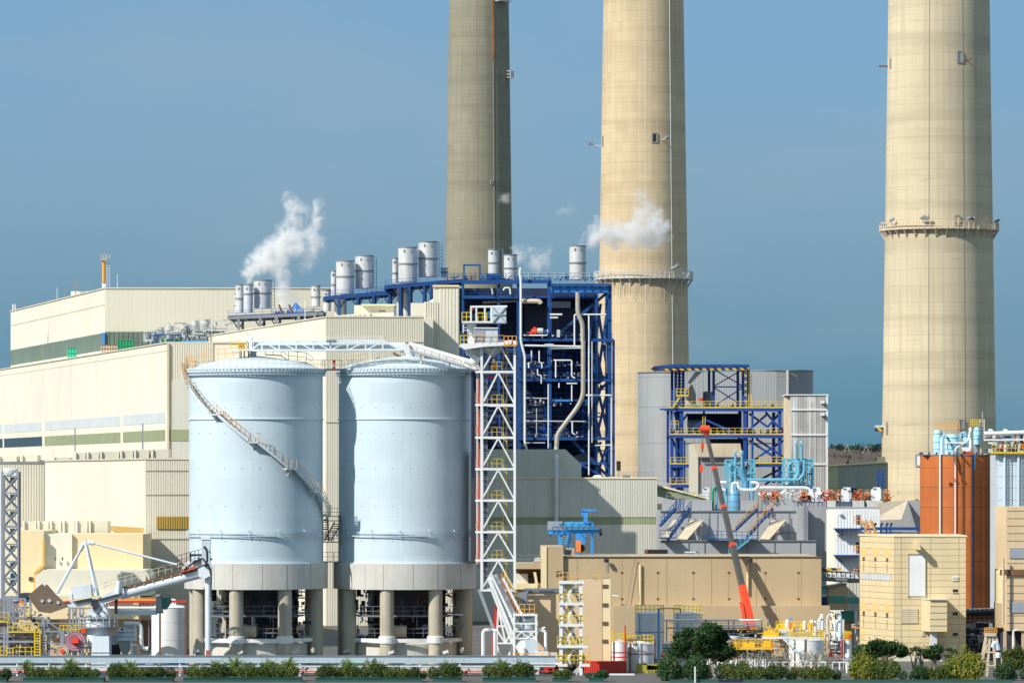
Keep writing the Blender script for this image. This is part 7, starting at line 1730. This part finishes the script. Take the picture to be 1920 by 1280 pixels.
t.part('boom_elbow', MB().slab([(371,1066),(392,1056),(397,1062),(396,1078),(384,1084),(373,1081)],D-1.1,2.1), 'unloader_paint'); t.tube('vertical_leg', P(390,1074,D), P(390,1240,D), W(6,D), 'unloader_paint', n=20)
t.part('leg_hood', MB().pb(378,394,1010,1058,D-.6,1.5), 'pale_blue_paint'); t.part('hood_cap', MB().pb(376.5,395,1005,1011,D-.7,1.7), 'unloader_paint')
t.pipe('black_hose', [P(382,1024,D-1.2),P(388,1030,D-1.2),P(389,1050,D-1.2),P(384,1062,D-1.3)], .14, 'black'); t.pipe('black_hose', [P(345,1068,D-1.2),P(365,1052,D-1.2),P(380,1046,D-1.2),P(392,1062,D-1.2),P(396,1078,D-1.2)], .11, 'black')
t.part('head_frame', MB().rail([P(332,1060,D),P(358,1052,D),P(380,1046,D)],1.2,.6,.05,2).bar(P(355,1040,D),P(380,1040,D),.3).bar(P(357,1054,D),P(357,1036,D),.2).bar(P(362,1053,D),P(378,1050,D),.4).bar(P(370,1046,D),P(398,1048,D),.15).bar(P(384,1066,D),P(397,1046,D),.2), 'casing_dark')
t.part('head_plates', MB().slab([(340,1062),(384,1050),(386,1060),(342,1070)],D+.4,1), 'galv'); t.part('leg_cable', MB().bar(P(397,1076,D-.3),P(396,1118,D-.3),.1).bar(P(382.5,1100,D-.3),P(382.5,1215,D-.3),.08), 'black')
f = t.part('leg_foot', MB().pb(386,393,1218,1236,D-.7,.3), 'rust_red')
# A frame, tie
ap = (160,1014)
for dd in (-1.3,1.3):
    t.tube('front_strut', P(*ap,D)+Vector((0,dd*.3,0)), P(183,1116,D)+Vector((0,dd,0)), .18, 'unloader_paint'); t.tube('rear_strut', P(*ap,D)+Vector((0,dd*.3,0)), P(107,1112,D)+Vector((0,dd,0)), .13, 'unloader_paint')
t.tube('tie_rod', P(*ap,D), P(332,1058,D), .13, 'unloader_paint'); t.tube('tie_sleeve', P(162,1015,D), P(176,1018.5,D), .26, 'unloader_paint'); t.tube('strut_sleeve', P(158,1017,D), P(150,1032,D), .27, 'unloader_paint'); t.part('apex_plate', MB().slab([(156,1022),(160,1010),(168,1018),(162,1024)],D-.5,1), 'unloader_paint')
t.part('machinery_house', MB().slab([(132,1100),(169,1095),(172,1118),(135,1123)],D-1.8,3.4), 'unloader_paint'); t.part('house_end', MB().slab([(128,1114),(135,1112),(136,1124),(129,1123)],D-1.9,2), 'white_paint')
t.part('tail_beam', MB().slab([(118,1128),(150,1126),(178,1122),(180,1130),(150,1136),(128,1138)],D-.9,1.8), 'unloader_paint'); t.part('painted_tail_shadow', MB().slab([(140,1126),(172,1120),(174,1126),(146,1131)],D-1.1,.2), 'mid_grey_steel'); t.bar('red_strip', P(118,1128,D-1), P(130,1127,D-1), .2, 'red')  # dark slab under the house paints its shadow onto the tail beam
cwp = [(60,1118),(87,1095),(105,1115),(128,1137),(94,1149),(82,1147)]
cw = t.part('counterweight', MB().slab(cwp,D-1.6,.9), 'brown_weight'); t.part('counterweight', MB().slab([(x-9,y-1) for x,y in cwp],D+.8,.9), 'brown_weight')
t.part('counterweight_core', MB().slab([(66,1118),(86,1101),(104,1120),(118,1136),(92,1145)],D-.7,1.6), 'casing_dark')
for x,y in ((79,1126),(109,1129)): t.part('disc_plate', MB().tube(P(x,y,D-1.75),P(x,y,D-1.6),W(3,D)), 'galv', cw)
t.part('square_plate', MB().slab([(88,1125),(93,1121),(97,1126),(92,1129)],D-1.75,.12), 'galv', cw)
t.tube('hydraulic_ram', P(218,1122,D-.6), P(217,1150,D-.6), .2, 'black')
t = Thing('outreach_beam', 'flat grey beam with a green machine box at its end, above the white tank', 'beam', 262, 604); D = 604
t.part('beam', MB().slab([(216,1143),(298,1143),(293,1152),(218,1152)],D,2), 'unloader_paint'); t.part('green_machine', MB().slab([(300,1120),(318,1118),(321,1128),(312,1142),(302,1142)],D+.3,1.5), 'green_machine'); t.part('box_frame', MB().pb(292,303,1114,1145,D-.2,1.6), 'grey_paint'); t.part('box_rails', MB().rail([P(301,1121,D-.3),P(320,1121,D-.3)],.5,.3,.05,2), 'mid_grey_steel'); t.bar('hanger', P(279,1152,D), P(279,1232,D), .12, 'mid_grey_steel')
t.bar('foot_plate', P(293,1146,D), P(306,1146,D), .4, 'mid_grey_steel')
def reel(px, py, rad, lab, mt, n, hub, D=600):
    t = Thing('cable_reel', lab, 'cable reel', px, D, 0, 'cable reels beside the unloader'); c = P(px,py,D); r = W(rad,D)
    for k in range(n): a = 2*pi*k/n; e = Vector((cos(a),0,sin(a))); t.part('spoke', MB().flat(c+e*r*.36, c+e*r, W(rad*.16,D), .35), mt)
    rim = MB()
    for rr_ in (1.0,.72):
        for k in range(n): a0, a1 = 2*pi*k/n, 2*pi*(k+1)/n; rim.flat(c+Vector((cos(a0),0,sin(a0)))*r*rr_, c+Vector((cos(a1),0,sin(a1)))*r*rr_, .07, .5)
    t.part('rim', rim, mt); t.part('hub', MB().tube(c-Vector((0,.4,0)), c+Vector((0,.4,0)), r*.34, 16), hub); t.bar('stand', c+Vector((0,.5,0)), Vector((c.x,c.y+.5,0)), .3, 'grey_paint')
    return t
t = reel(141,1201,18,'big pink spoked cable reel with a red hub, left of the unloader pedestal','pink_reel',26,'crane_red'); t.part('gearbox', MB().pb(134,147,1197,1205,598.9,.8), 'crane_red')
reel(117,1220,12,'small straw coloured cable reel with a red hub, near the red arrow beam','cage_cream',20,'crane_red')
t = Thing('service_deck', 'small steel deck with tan railing between the pink reel and the unloader pedestal', 'deck', 155, 601); D = 601
t.part('deck', MB().pb(136,172,1212,1215,D,2), 'mid_grey_steel'); t.part('railing', MB().rail([P(150,1212,D),P(172,1212,D)],1.1,.6,.05), 'cage_cream')
for x in (140,155): t.bar('leg', P(x,1215,D), P(x,1245,D), .35, 'white_paint')
t.part('red_chevron', MB().slab([(143,1243),(152,1233),(160,1233),(169,1243),(165,1246),(157,1238),(154,1238),(147,1246)],D-.6,.3), 'rust_red')
t = Thing('filter_hopper', 'grey filter unit with a V shaped hopper and a white elbow pipe by the pedestal', 'hopper', 238, 604); D = 604
t.part('body', MB().pb(220,253,1178,1201,D,2.6), 'unloader_paint'); t.part('upper_body', MB().pb(234,252,1168,1178,D+.4,2), 'galv'); t.part('cone', MB().slab([(221,1203),(246,1203),(242,1218),(237,1227),(230,1227),(226,1219)],D,2), 'grey_green'); t.part('side_bin', MB().pb(248,258,1209,1226,D+.5,1.6), 'galv'); t.part('control_box', MB().pb(219,233,1176,1184,D-.5,.5), 'white_paint'); t.part('screen', MB().pb(227,231,1177,1181,D-.55,.06), 'black')
for y in (1185,1193,1201): t.bar('seam', P(220,y,D-.05), P(253,y,D-.05), .08, 'grey_paint')
t.bar('sill_beam', P(206,1228,D), P(282,1227,D), .25, 'galv'); t.bar('strut', P(206,1226,D), P(222,1208,D), .2, 'black'); t.bar('post', P(246,1202,D-.6), P(246,1245,D-.6), .2, 'white_paint'); t.bar('strut', P(250,1243,D-.6), P(268,1224,D-.6), .14, 'galv')
t.pipe('elbow_pipe', [P(232,1168,D-.3),P(258,1168,D-.3),P(264,1172,D-.3),P(265,1210,D-.3),P(270,1216,D-.3),P(278,1215,D-.3)], .28, 'white_paint')
t.part('rear_plant', MB().pb(207,219,1188,1208,D+1,1), 'galv'); t.part('dark_gap', MB().pb(206,226,1205,1226,D+2.5,.2), 'casing_dark')

# ------------------------------------------------------------------ long foreground pipe rack
D = 597
t = Thing('foreground_pipe_rack', 'long pale blue duct on posts with white and red pipes below it', 'pipe rack', 520, D)
segs = [-30,40,100,169,210,345,418,492,570,647,720,795,870,1042]
for a_, b_ in zip(segs, segs[1:]):
    t.part('duct_section', MB().pb(a_+.15,b_-.15,1230,1242,D,1.0), 'duct_blue'); t.part('duct_top_edge', MB().pb(a_,b_,1228.6,1230,D-.1,1.2), 'mid_grey_steel')
for a_, b_ in zip(segs, segs[1:]):
    t.tube('white_pipe', P(a_,1248.5,D-.2), P(b_,1248.5,D-.2), W(1.5,D), 'pale_blue_paint'); t.tube('red_pipe', P(a_,1257.5,D-.1), P(b_,1257.5,D-.1), W(.8,D), 'red'); t.tube('blue_pipe', P(a_,1246,D+1), P(b_,1246,D+1), W(1.5,D), 'pale_blue_paint')
for x in segs[1:-1]: t.bar('post', P(x-8,1242,D+.2), P(x-8,1275,D+.2), .18, 'white_paint')
for k in range(52): px = -10+k*20; t.bar('hanger', P(px,1248,D-.1), P(px,1257,D-.1), .09, 'white_paint')
for x0,x1,y in ((-20,60,1272),(330,430,1272),(560,700,1271),(700,910,1270),(840,920,1271)): t.bar('lower_rail', P(x0,y,D-.3), P(x1,y,D-.3), .13, 'white_paint')
for a_,b_,y in ((60,165,1262),(420,640,1266),(700,900,1266)): t.bar('brown_pipe', P(a_,y,D+1), P(b_,y,D+1), .2, 'rust_brown')
t = Thing('low_wall', 'low shaded concrete wall and clutter behind the foreground pipes', 'wall', 500, 608); t.part('wall', MB().pb(-30,1010,1250,1275,608,.6), 'concrete')
rnd = random.Random(40); mb = MB()
for k in range(160): x = rnd.uniform(-20,1080); mb.bar(P(x,rnd.uniform(1244,1268),603), P(x+rnd.uniform(-6,14),rnd.uniform(1250,1272),604), rnd.uniform(.08,.4))
t.part('clutter', mb, 'casing_dark', kind='stuff')
t = Thing('red_barrier', 'bright red low barrier at the very bottom left corner', 'barrier', 10, 595); t.part('beam', MB().pb(-15,40,1273,1281,595,.4), 'red')

# ------------------------------------------------------------------ planting
def leaf_tris(mb, c, s, rnd, n=1):
    for _ in range(n):
        a = Vector((rnd.gauss(0,1),rnd.gauss(0,1),rnd.gauss(0,1))).normalized()*s; b = Vector((rnd.gauss(0,1),rnd.gauss(0,1),rnd.gauss(0,1))).normalized()*s*.6
        mb.add([c-a*.5-b*.4, c+a*.5-b*.2, c+a*.3+b*.5, c-a*.4+b*.4], [(0,1,2,3)])
def shrub_mesh(seed, n=2200):
    rnd = random.Random(seed); mb = MB(); lumps = [(rnd.uniform(-.8,.8), rnd.uniform(-.5,.5), rnd.uniform(.30,.70), rnd.uniform(.30,.5)) for _ in range(9)]
    for k in range(n):
        lx, ly, lz, lr = lumps[k % 9]; v = Vector((rnd.gauss(0,1),rnd.gauss(0,1),rnd.gauss(0,1))).normalized()*lr*rnd.uniform(.6,1.05)
        c = Vector((lx,ly,lz))+v
        if c.z < .02: c.z = abs(c.z)
        leaf_tris(mb, c, .15, rnd)
        if k % 60 == 0:                          # loose shoots above the clipped mass
            for q in range(7): leaf_tris(mb, c+Vector((rnd.gauss(0,.03),rnd.gauss(0,.03),.06+q*.05)), .10, rnd)
    return mb
SH = []
for i, mt in ((0,'leaf_shrub'),(1,'leaf_mid'),(2,'leaf_dark'),(3,'leaf_yellow')):
    me = bpy.data.meshes.new('shrub'); m_ = shrub_mesh(50+i); me.from_pydata(m_.v, [], m_.f); me.materials.append(M[mt]); SH.append(me)
shrub_labels = {}
def shrub(px, D, w, h, kind, lab, z=0, grp='clipped shrubs in the waterfront planters'):
    o = bpy.data.objects.new('shrub', SH[kind]); COL.objects.link(o); o.location = (X(px,D), D, z); o.scale = (W(w,D)/2/.88*random.uniform(.9,1.1), 1.15, W(h,D)/.92*random.uniform(.78,1.15))
    o.rotation_euler = (0,0,random.choice((0,pi))); o['label'] = lab; o['category'] = 'shrub'; o['group'] = grp; return o
DF = 582
PT = 0.35
for (px, w, h, k, lab) in ((2,34,18,2,'small dark shrub at the bottom left corner'),(62,44,20,0,'rounded green shrub under the first small palm from the left edge'),(100,50,23,0,'green shrub left of the unloader foot, below two palm tops'),(140,50,21,1,'green shrub directly left of the unloader foot'),(172,44,24,0,'leafy shrub partly covering the left of the unloader foot'),
    (222,46,24,1,'green shrub directly right of the unloader foot'),(258,52,26,0,'shrub below the paired palms beside the blue container'),(298,50,22,1,'green shrub in front of the blue container'),
    (368,52,27,0,'shrub in front of the twin columns of the left silo'),(408,50,25,1,'bushy shrub below the palm by the first left silo column'),(450,54,26,0,'shrub under the tall palm before the left silo drum'),(495,50,25,1,'shrub between two palms in front of the left silo drum'),(540,50,24,0,'shrub at the foot of the right palm pair of the left silo'),
    (615,46,22,1,'shrub left of the green container'),(650,44,24,0,'shrub covering the lower part of the green container'),(705,52,25,1,'shrub at the palm under the left column of the right silo'),(750,52,22,0,'shrub in front of the right silo drum'),(778,38,18,1,'low shrub at the right end of the hedge under the right silo'),
    (838,54,24,1,'lone shrub in its own planter under the right silo edge'),(925,54,26,0,'shrub beside the short palm under the hopper station'),(975,58,26,1,'broad shrub under the hopper station cabinets'),(1050,34,22,0,'small round shrub in a teal box at the stair tower foot'),(1118,34,16,2,'small dark shrub right of the stair tower foot')):
    shrub(px, DF+random.uniform(-.6,.6), w, h*.92, k, lab, PT)
for (px,w,h,k,lab) in ((1275,60,30,2,'dark undergrowth below the big pine, left part'),(1325,64,36,2,'dark undergrowth below the big pine, right part'),(1372,50,34,0,'green undergrowth right of the pine'),(1415,54,28,0,'light green undergrowth under the bare shrubs'),(1460,54,24,1,'undergrowth left of the straw coloured grass'),(1520,56,22,0,'undergrowth right of the straw coloured grass'),(1550,40,18,1,'low undergrowth by the white canopy posts'),
    (1630,50,36,3,'yellow tinged bush below the umbrella pine'),(1665,56,34,0,'green bush right of the yellow tinged bush'),(1710,44,26,2,'small dark round bush below the thin trees'),(1745,46,28,0,'green bush left of the big yellow bush'),(1792,70,44,3,'large domed bush with yellow leaves by the derrick'),(1900,50,30,2,'dark bush at the lower right edge')):
    shrub(px, 583+random.uniform(-.8,.8), w*1.1, h*1.15, k, lab, 0, 'bushes at the foot of the trees')
for (x0,x1,lab) in ((-20,14,'teal planter box at the bottom left corner'),(45,196,'teal planter box left of the unloader foot'),(206,325,'teal planter box right of the unloader foot'),(345,566,'long teal planter box before the left silo'),(592,792,'long teal planter box before the right silo'),(812,866,'single teal planter box under the right silo edge'),(905,1004,'teal planter box before the hopper station'),(1036,1066,'small teal planter box at the stair tower foot'),(1104,1132,'small teal planter box right of the stair tower')):
    t = Thing('planter_box', lab, 'planter', (x0+x1)/2, 582, 0, 'teal planter boxes'); t.part('box', MB().box(X(x0,582),X(x1,582),580.6,583.4,0,.5), 'planter_green')
    t.part('rim', MB().box(X(x0,582)-.03,X(x1,582)+.03,580.5,580.62,.44,.53), 'planter_green')
t = Thing('low_hoarding', 'low teal hoarding along the bottom right edge', 'hoarding', 1560, 579)
for k in range(14): x0 = 1255+k*46; t.part('panel', MB().pb(x0+.4,x0+45.6,1273,1286,579,.08), 'planter_green' if k != 2 else 'navy_dark')
t.bar('white_post', P(1303,1249,578.6), P(1303,1286,578.6), .16, 'white_paint')

# palms: each frond its own part
def frond(rnd, L_, az, el):
    mb = MB(); n = 9; d = Vector((cos(az), sin(az), 0)); pts = []
    for k in range(n+1):
        s = k/n; pts.append(d*(L_*s*cos(el)*(1-.15*s)) + Vector((0,0,L_*(s*sin(el) - .38*s*s))))
    side = d.cross(Vector((0,0,1)))
    for k in range(1, n):
        a, b = pts[k], pts[k+1]; w = L_*.24*math.sin(pi*min(1,.12+k/n*.9))
        for s_ in (-1,1):
            for h_ in (0,.5):
                q = a.lerp(b,h_); tip = q + side*s_*w + (b-a)*1.6 + Vector((0,0,-w*.35)); mb.add([q, q+(b-a)*.42, tip], [(0,1,2)])
    for k in range(n): mb.bar(pts[k], pts[k+1], .035)
    return mb
rnd = random.Random(66)
def palm_proto(lab):
    root = bpy.data.objects.new('palm', None); COL.objects.link(root); root['label'] = lab; root['category'] = 'palm'; root['group'] = 'small palms along the waterfront'
    tr = mesh_obj('trunk', MB().tube((0,0,0),(0,0,1.15),.16,8,.10), 'bark', (0,0,0), root)
    for k in range(13):
        az = 2*pi*k*.382*2.618/13*1.0+rnd.uniform(-.2,.2); el = .35+.95*((k*5) % 13)/12
        o = mesh_obj('frond', frond(rnd, rnd.uniform(1.9,2.5), az, el), 'leaf_palm', (0,0,0), root); o.location = (0,0,1.1)
    return root
P0 = palm_proto('palm')
palms = [(50,1238,1.0,'palm left of the tangled rack, at the far bottom left'),(97,1248,.75,'low pale palm top between two shrubs left of the unloader'),(130,1240,1.1,'dark palm under the pink cable reel'),(226,1246,.8,'small palm right of the unloader foot'),(243,1240,1.0,'palm in front of the filter hopper, left of the blue container'),
    (361,1244,.8,'small palm at the foot of the twin columns'),(405,1239,1.0,'palm at the first left silo column'),(441,1234,1.15,'tallest palm, in front of the left silo drum'),(466,1241,.9,'palm just right of the tallest palm'),(507,1236,1.05,'palm before the middle of the left silo drum'),(540,1236,1.1,'palm before the third left silo column'),
    (627,1248,.75,'faint small palm left of the green container'),(652,1238,1.05,'palm sprouting over the green container'),(697,1236,1.1,'palm before the left column of the right silo'),(940,1240,1.05,'short dark palm left of the hopper station')]
for i, (px, yt, s, lab) in enumerate(palms):
    o = P0 if i == 0 else copy_tree(P0)
    o.location = (X(px,583), 583+(i%3)*.7, max(.2, Z(yt,583)-2.75*s)); o.scale = (s*.9,s*.9,s); o.rotation_euler = (0,0,i*1.3); o['label'] = lab

def pine(px, D, ybase, clumps, lab, leaf='leaf_dark', trunks=((0,0),), cat='tree', seed=1, ls=.32, dens=300):
    rnd = random.Random(seed); t = Thing('pine_tree', lab, cat, px, D, 0); base = Vector((X(px,D),D,0)); cr_ = MB()
    for (cx_, cy_, rw, rh) in clumps:
        c = P(cx_,cy_,D)+Vector((0,rnd.uniform(-1,1),0)); rx, rz = W(rw*1.12,D), W(rh*1.12,D)
        t.tube('limb', base+Vector((rnd.choice(trunks)[0],0,c.z*.35)), c-Vector((0,0,rz*.2)), .11, 'bark', .04, n=7)
        for k in range(int(dens*rw*rh/120)):
            v = Vector((rnd.gauss(0,1),rnd.gauss(0,1),rnd.gauss(0,1))).normalized()*rnd.uniform(.45,1.08)
            q = c+Vector((v.x*rx, v.y*rx*.8, v.z*rz)); leaf_tris(cr_, q, ls, rnd, 3)
            if k % 5 == 0:
                for _ in range(3): leaf_tris(cr_, q+Vector((rnd.gauss(0,.25),rnd.gauss(0,.25),rnd.gauss(.1,.2))), ls, rnd)
    for (dx, top) in trunks: t.tube('trunk', base+Vector((dx,0,0)), base+Vector((dx*.4,0,P(px,ybase-30,D).z if not top else Z(top,D))), .2, 'pale_bark', .1, n=9)
    t.part('crown', cr_, leaf)
pine(1318,593,1270,[(1300,1195,20,13),(1335,1180,16,11),(1350,1192,15,12),(1318,1205,22,12),(1280,1208,18,10),(1290,1185,10,8),(1345,1210,18,10),(1365,1218,12,8),(1268,1222,15,9),(1335,1222,20,9),(1378,1224,8,5),(1308,1188,9,8),(1326,1174,9,6),(1258,1230,10,7),(1300,1228,18,9),(1355,1232,16,8),(1272,1196,9,8),(1322,1192,18,12)],
     'big dark green pine in front of the white tanks and the tan building', trunks=((-1.1,1215),(.3,1205),(1.6,1215)), seed=2)
pine(1648,592,1265,[(1622,1218,18,9),(1645,1207,16,8),(1668,1210,16,8),(1685,1216,14,8),(1655,1222,24,8),(1612,1224,10,6),(1690,1226,10,5),(1632,1230,12,5)],
     'flat topped umbrella pine before the left half of the cream block', trunks=((-1.6,1225),(.8,1222)), seed=5)
pine(1752,592,1262,[(1748,1222,13,9),(1760,1217,10,7),(1740,1228,9,6),(1755,1232,10,6)], 'small dark tree below the projecting bay of the cream block', trunks=((0,1225),), seed=7, ls=.28)
pine(1722,593,1262,[(1716,1216,10,5),(1730,1219,8,5),(1706,1222,8,4),(1724,1226,6,4)], 'thin sparse tree between umbrella pine and small dark tree', trunks=((-.6,1222),(.5,1222)), seed=8, ls=.24, dens=170)
pine(1783,593,1262,[(1780,1217,8,4),(1788,1220,6,4),(1778,1230,7,4)], 'sparsest thin tree over the yellow leafed bush', trunks=((0,1220),), seed=9, ls=.24, dens=170)
pine(1900,592,1268,[(1893,1228,12,9),(1908,1222,12,8),(1915,1232,12,9),(1890,1240,10,7),(1905,1244,14,8)], 'green tree at the right edge beside the derrick', leaf='leaf_shrub', trunks=((0,1230),), seed=10, ls=.28)
def bare(px, D, h, lab, seed):
    rnd = random.Random(seed); t = Thing('bare_shrub', lab, 'shrub', px, D, 0, 'thin leafless shrubs'); b = Vector((X(px,D),D,0)); tw = MB(); lf = MB()
    top = b+Vector((rnd.uniform(-.2,.2),0,h)); t.tube('trunk', b, b.lerp(top,.6), .07, 'pale_bark', .05, n=6)
    for k in range(16):
        a = b.lerp(top, rnd.uniform(.3,.65)); q = a+Vector((rnd.uniform(-1.1,1.1),rnd.uniform(-.6,.6),rnd.uniform(.5,h*.45))); tw.bar(a,q,.045)
        for _ in range(3): r2 = a.lerp(q,rnd.uniform(.5,1)); q2 = r2+Vector((rnd.uniform(-.5,.5),rnd.uniform(-.3,.3),rnd.uniform(.1,.6))); tw.bar(r2,q2,.03); 
        if k % 2: 
            for _ in range(12): leaf_tris(lf, q+Vector((rnd.gauss(0,.3),rnd.gauss(0,.2),rnd.gauss(0,.12))), .16, rnd)
    t.part('twigs', tw, 'pale_bark'); t.part('leaves', lf, 'leaf_shrub')
for i, (px, h, lab) in enumerate(((1400,3.4,'bare shrub nearest the pine'),(1424,3.8,'bare shrub with two pale stems right of the pine'),(1447,3.2,'bare shrub before the left end of the white framed fence'),(1478,3.6,'bare shrub at the foot of the diagonal tank stair'),(1506,3.3,'bare shrub in front of the wide white tank centre'),(1530,3.5,'bare shrub in front of the shaded side of the wide white tank'),(1556,2.8,'bare shrub right of the wide white tank'))):
    bare(px, 591+(i%2), h, lab, 90+i)
rnd = random.Random(3); mb = MB()
for k in range(260):
    b_0 = Vector((X(1493,588)+rnd.gauss(0,.14), 588+rnd.gauss(0,.14), .1)); tip = b_0+Vector((rnd.gauss(0,.45), rnd.gauss(0,.3), rnd.uniform(.9,2.0))); s = Vector((.03,0,0)); mb.add([b_0-s, b_0+s, tip], [(0,1,2)])
single('grass_tuft', 'straw coloured fountain grass tuft before the white framed fence', 'grass tuft', mb, 'leaf_straw')

# ------------------------------------------------------------------ steam
def steam(lab, puffs, D, dens, seed, sc=.35):
    """puffs: (column, row, radius in photo pixels, density)"""
    import bmesh
    pts = [(P(x,y,D+dz), W(r_*1.15,D), q) for x,y,r_,q,dz in puffs]
    bm = bmesh.new()
    for p_, r_, q in pts: bmesh.ops.create_icosphere(bm, subdivisions=2, radius=r_*1.55, matrix=Matrix.Translation(p_))
    me = bpy.data.meshes.new('steam_plume'); bm.to_mesh(me); bm.free()
    o = bpy.data.objects.new('steam_plume', me); COL.objects.link(o)
    rm = o.modifiers.new('Remesh', 'REMESH'); rm.mode = 'VOXEL'; rm.voxel_size = 1.0
    m = bpy.data.materials.new('steam'); m.use_nodes = True; nt = m.node_tree; N, L = nt.nodes, nt.links; N.clear()
    out = N.new('ShaderNodeOutputMaterial'); vol = N.new('ShaderNodeVolumePrincipled'); vol.inputs['Color'].default_value = (1,1,1,1); vol.inputs['Anisotropy'].default_value = .1
    g = N.new('ShaderNodeNewGeometry'); nz = N.new('ShaderNodeTexNoise'); nz.inputs['Scale'].default_value = sc*.55; nz.inputs['Detail'].default_value = 6; nz.inputs['Roughness'].default_value = .6; L.new(g.outputs['Position'], nz.inputs['Vector'])
    sb = N.new('ShaderNodeVectorMath'); sb.operation = 'SUBTRACT'; L.new(nz.outputs['Color'], sb.inputs[0]); sb.inputs[1].default_value = (.5,.5,.5)
    scn_ = N.new('ShaderNodeVectorMath'); scn_.operation = 'SCALE'; L.new(sb.outputs[0], scn_.inputs[0]); scn_.inputs['Scale'].default_value = 9
    ad = N.new('ShaderNodeVectorMath'); ad.operation = 'ADD'; L.new(g.outputs['Position'], ad.inputs[0]); L.new(scn_.outputs[0], ad.inputs[1])
    acc = None
    for p_, r_, q in pts:
        d = N.new('ShaderNodeVectorMath'); d.operation = 'DISTANCE'; L.new(ad.outputs[0], d.inputs[0]); d.inputs[1].default_value = p_
        mrn = N.new('ShaderNodeMapRange'); mrn.interpolation_type = 'SMOOTHSTEP'; mrn.inputs[1].default_value = r_*1.4; mrn.inputs[2].default_value = r_*.15; mrn.inputs[3].default_value = 0; mrn.inputs[4].default_value = q
        L.new(d.outputs['Value'], mrn.inputs[0])
        if acc is None: acc = mrn.outputs[0]
        else:
            mx = N.new('ShaderNodeMath'); mx.operation = 'MAXIMUM'; L.new(acc, mx.inputs[0]); L.new(mrn.outputs[0], mx.inputs[1]); acc = mx.outputs[0]
    n2 = N.new('ShaderNodeTexNoise'); n2.inputs['Scale'].default_value = sc*1.6; n2.inputs['Detail'].default_value = 5; n2.inputs['Roughness'].default_value = .6; L.new(g.outputs['Position'], n2.inputs['Vector'])
    mr2 = N.new('ShaderNodeMapRange'); mr2.inputs[1].default_value = .40; mr2.inputs[2].default_value = .66; mr2.inputs[3].default_value = .0; mr2.inputs[4].default_value = 1.9; L.new(n2.outputs['Fac'], mr2.inputs[0])
    ml = N.new('ShaderNodeMath'); ml.operation = 'MULTIPLY'; L.new(acc, ml.inputs[0]); L.new(mr2.outputs[0], ml.inputs[1])
    m3 = N.new('ShaderNodeMath'); m3.operation = 'MULTIPLY'; L.new(ml.outputs[0], m3.inputs[0]); m3.inputs[1].default_value = dens*2.6
    L.new(m3.outputs[0], vol.inputs['Density']); L.new(vol.outputs[0], out.inputs['Volume'])
    me.materials.append(m); o['label'] = lab; o['category'] = 'steam'; o['group'] = 'white steam plumes'
steam('thick steam plume rising from the leftmost stacks and drifting right', [(460,523,14,1,0),(478,503,18,1,1),(500,488,22,1,0),(522,468,24,1,2),(545,458,24,.9,0),(530,440,18,.7,0),(552,420,18,.6,1),(575,440,20,.8,0),(590,455,18,.6,0),(600,410,16,.8,0),(598,390,13,.6,0),(548,388,16,.5,0),(545,372,11,.3,0),(562,400,14,.4,0),(580,475,18,.4,0),(592,425,16,.6,0),(535,452,20,.6,1),(604,378,8,.3,0),(575,500,16,.15,0)], 884, .42, 1)
steam('vertical steam column behind the blue hoist frame', [(527,565,12,.7,0),(524,545,15,.9,0),(526,520,17,1,0),(520,498,18,.9,0),(545,560,16,.25,0)], 892, .36, 2)
steam('small soft steam puff drifting from the white banded stack', [(975,478,11,.9,0),(990,482,18,1,0),(1008,486,20,.9,0),(1018,478,14,.6,0),(960,470,8,.6,0),(1030,465,10,.3,0)], 875, .22, 3)
steam('steam drifting from the lone stack across the sandy chimney', [(1098,460,10,1,0),(1115,448,18,1,0),(1135,440,22,1,0),(1160,436,22,1,1),(1188,438,24,1,0),(1215,436,24,1,0),(1238,432,18,.8,0),(1215,400,20,.6,0),(1212,372,18,.35,0),(1120,420,12,.5,0)], 872, .34, 4)
steam('faint wisp hanging before the dark far chimney', [(944,370,13,.8,0),(952,380,8,.5,0)], 900, .16, 5)
steam('faintest wisp between the two big chimneys', [(1062,396,14,.7,0),(1045,405,9,.5,0),(1072,388,8,.4,0)], 900, .10, 6)
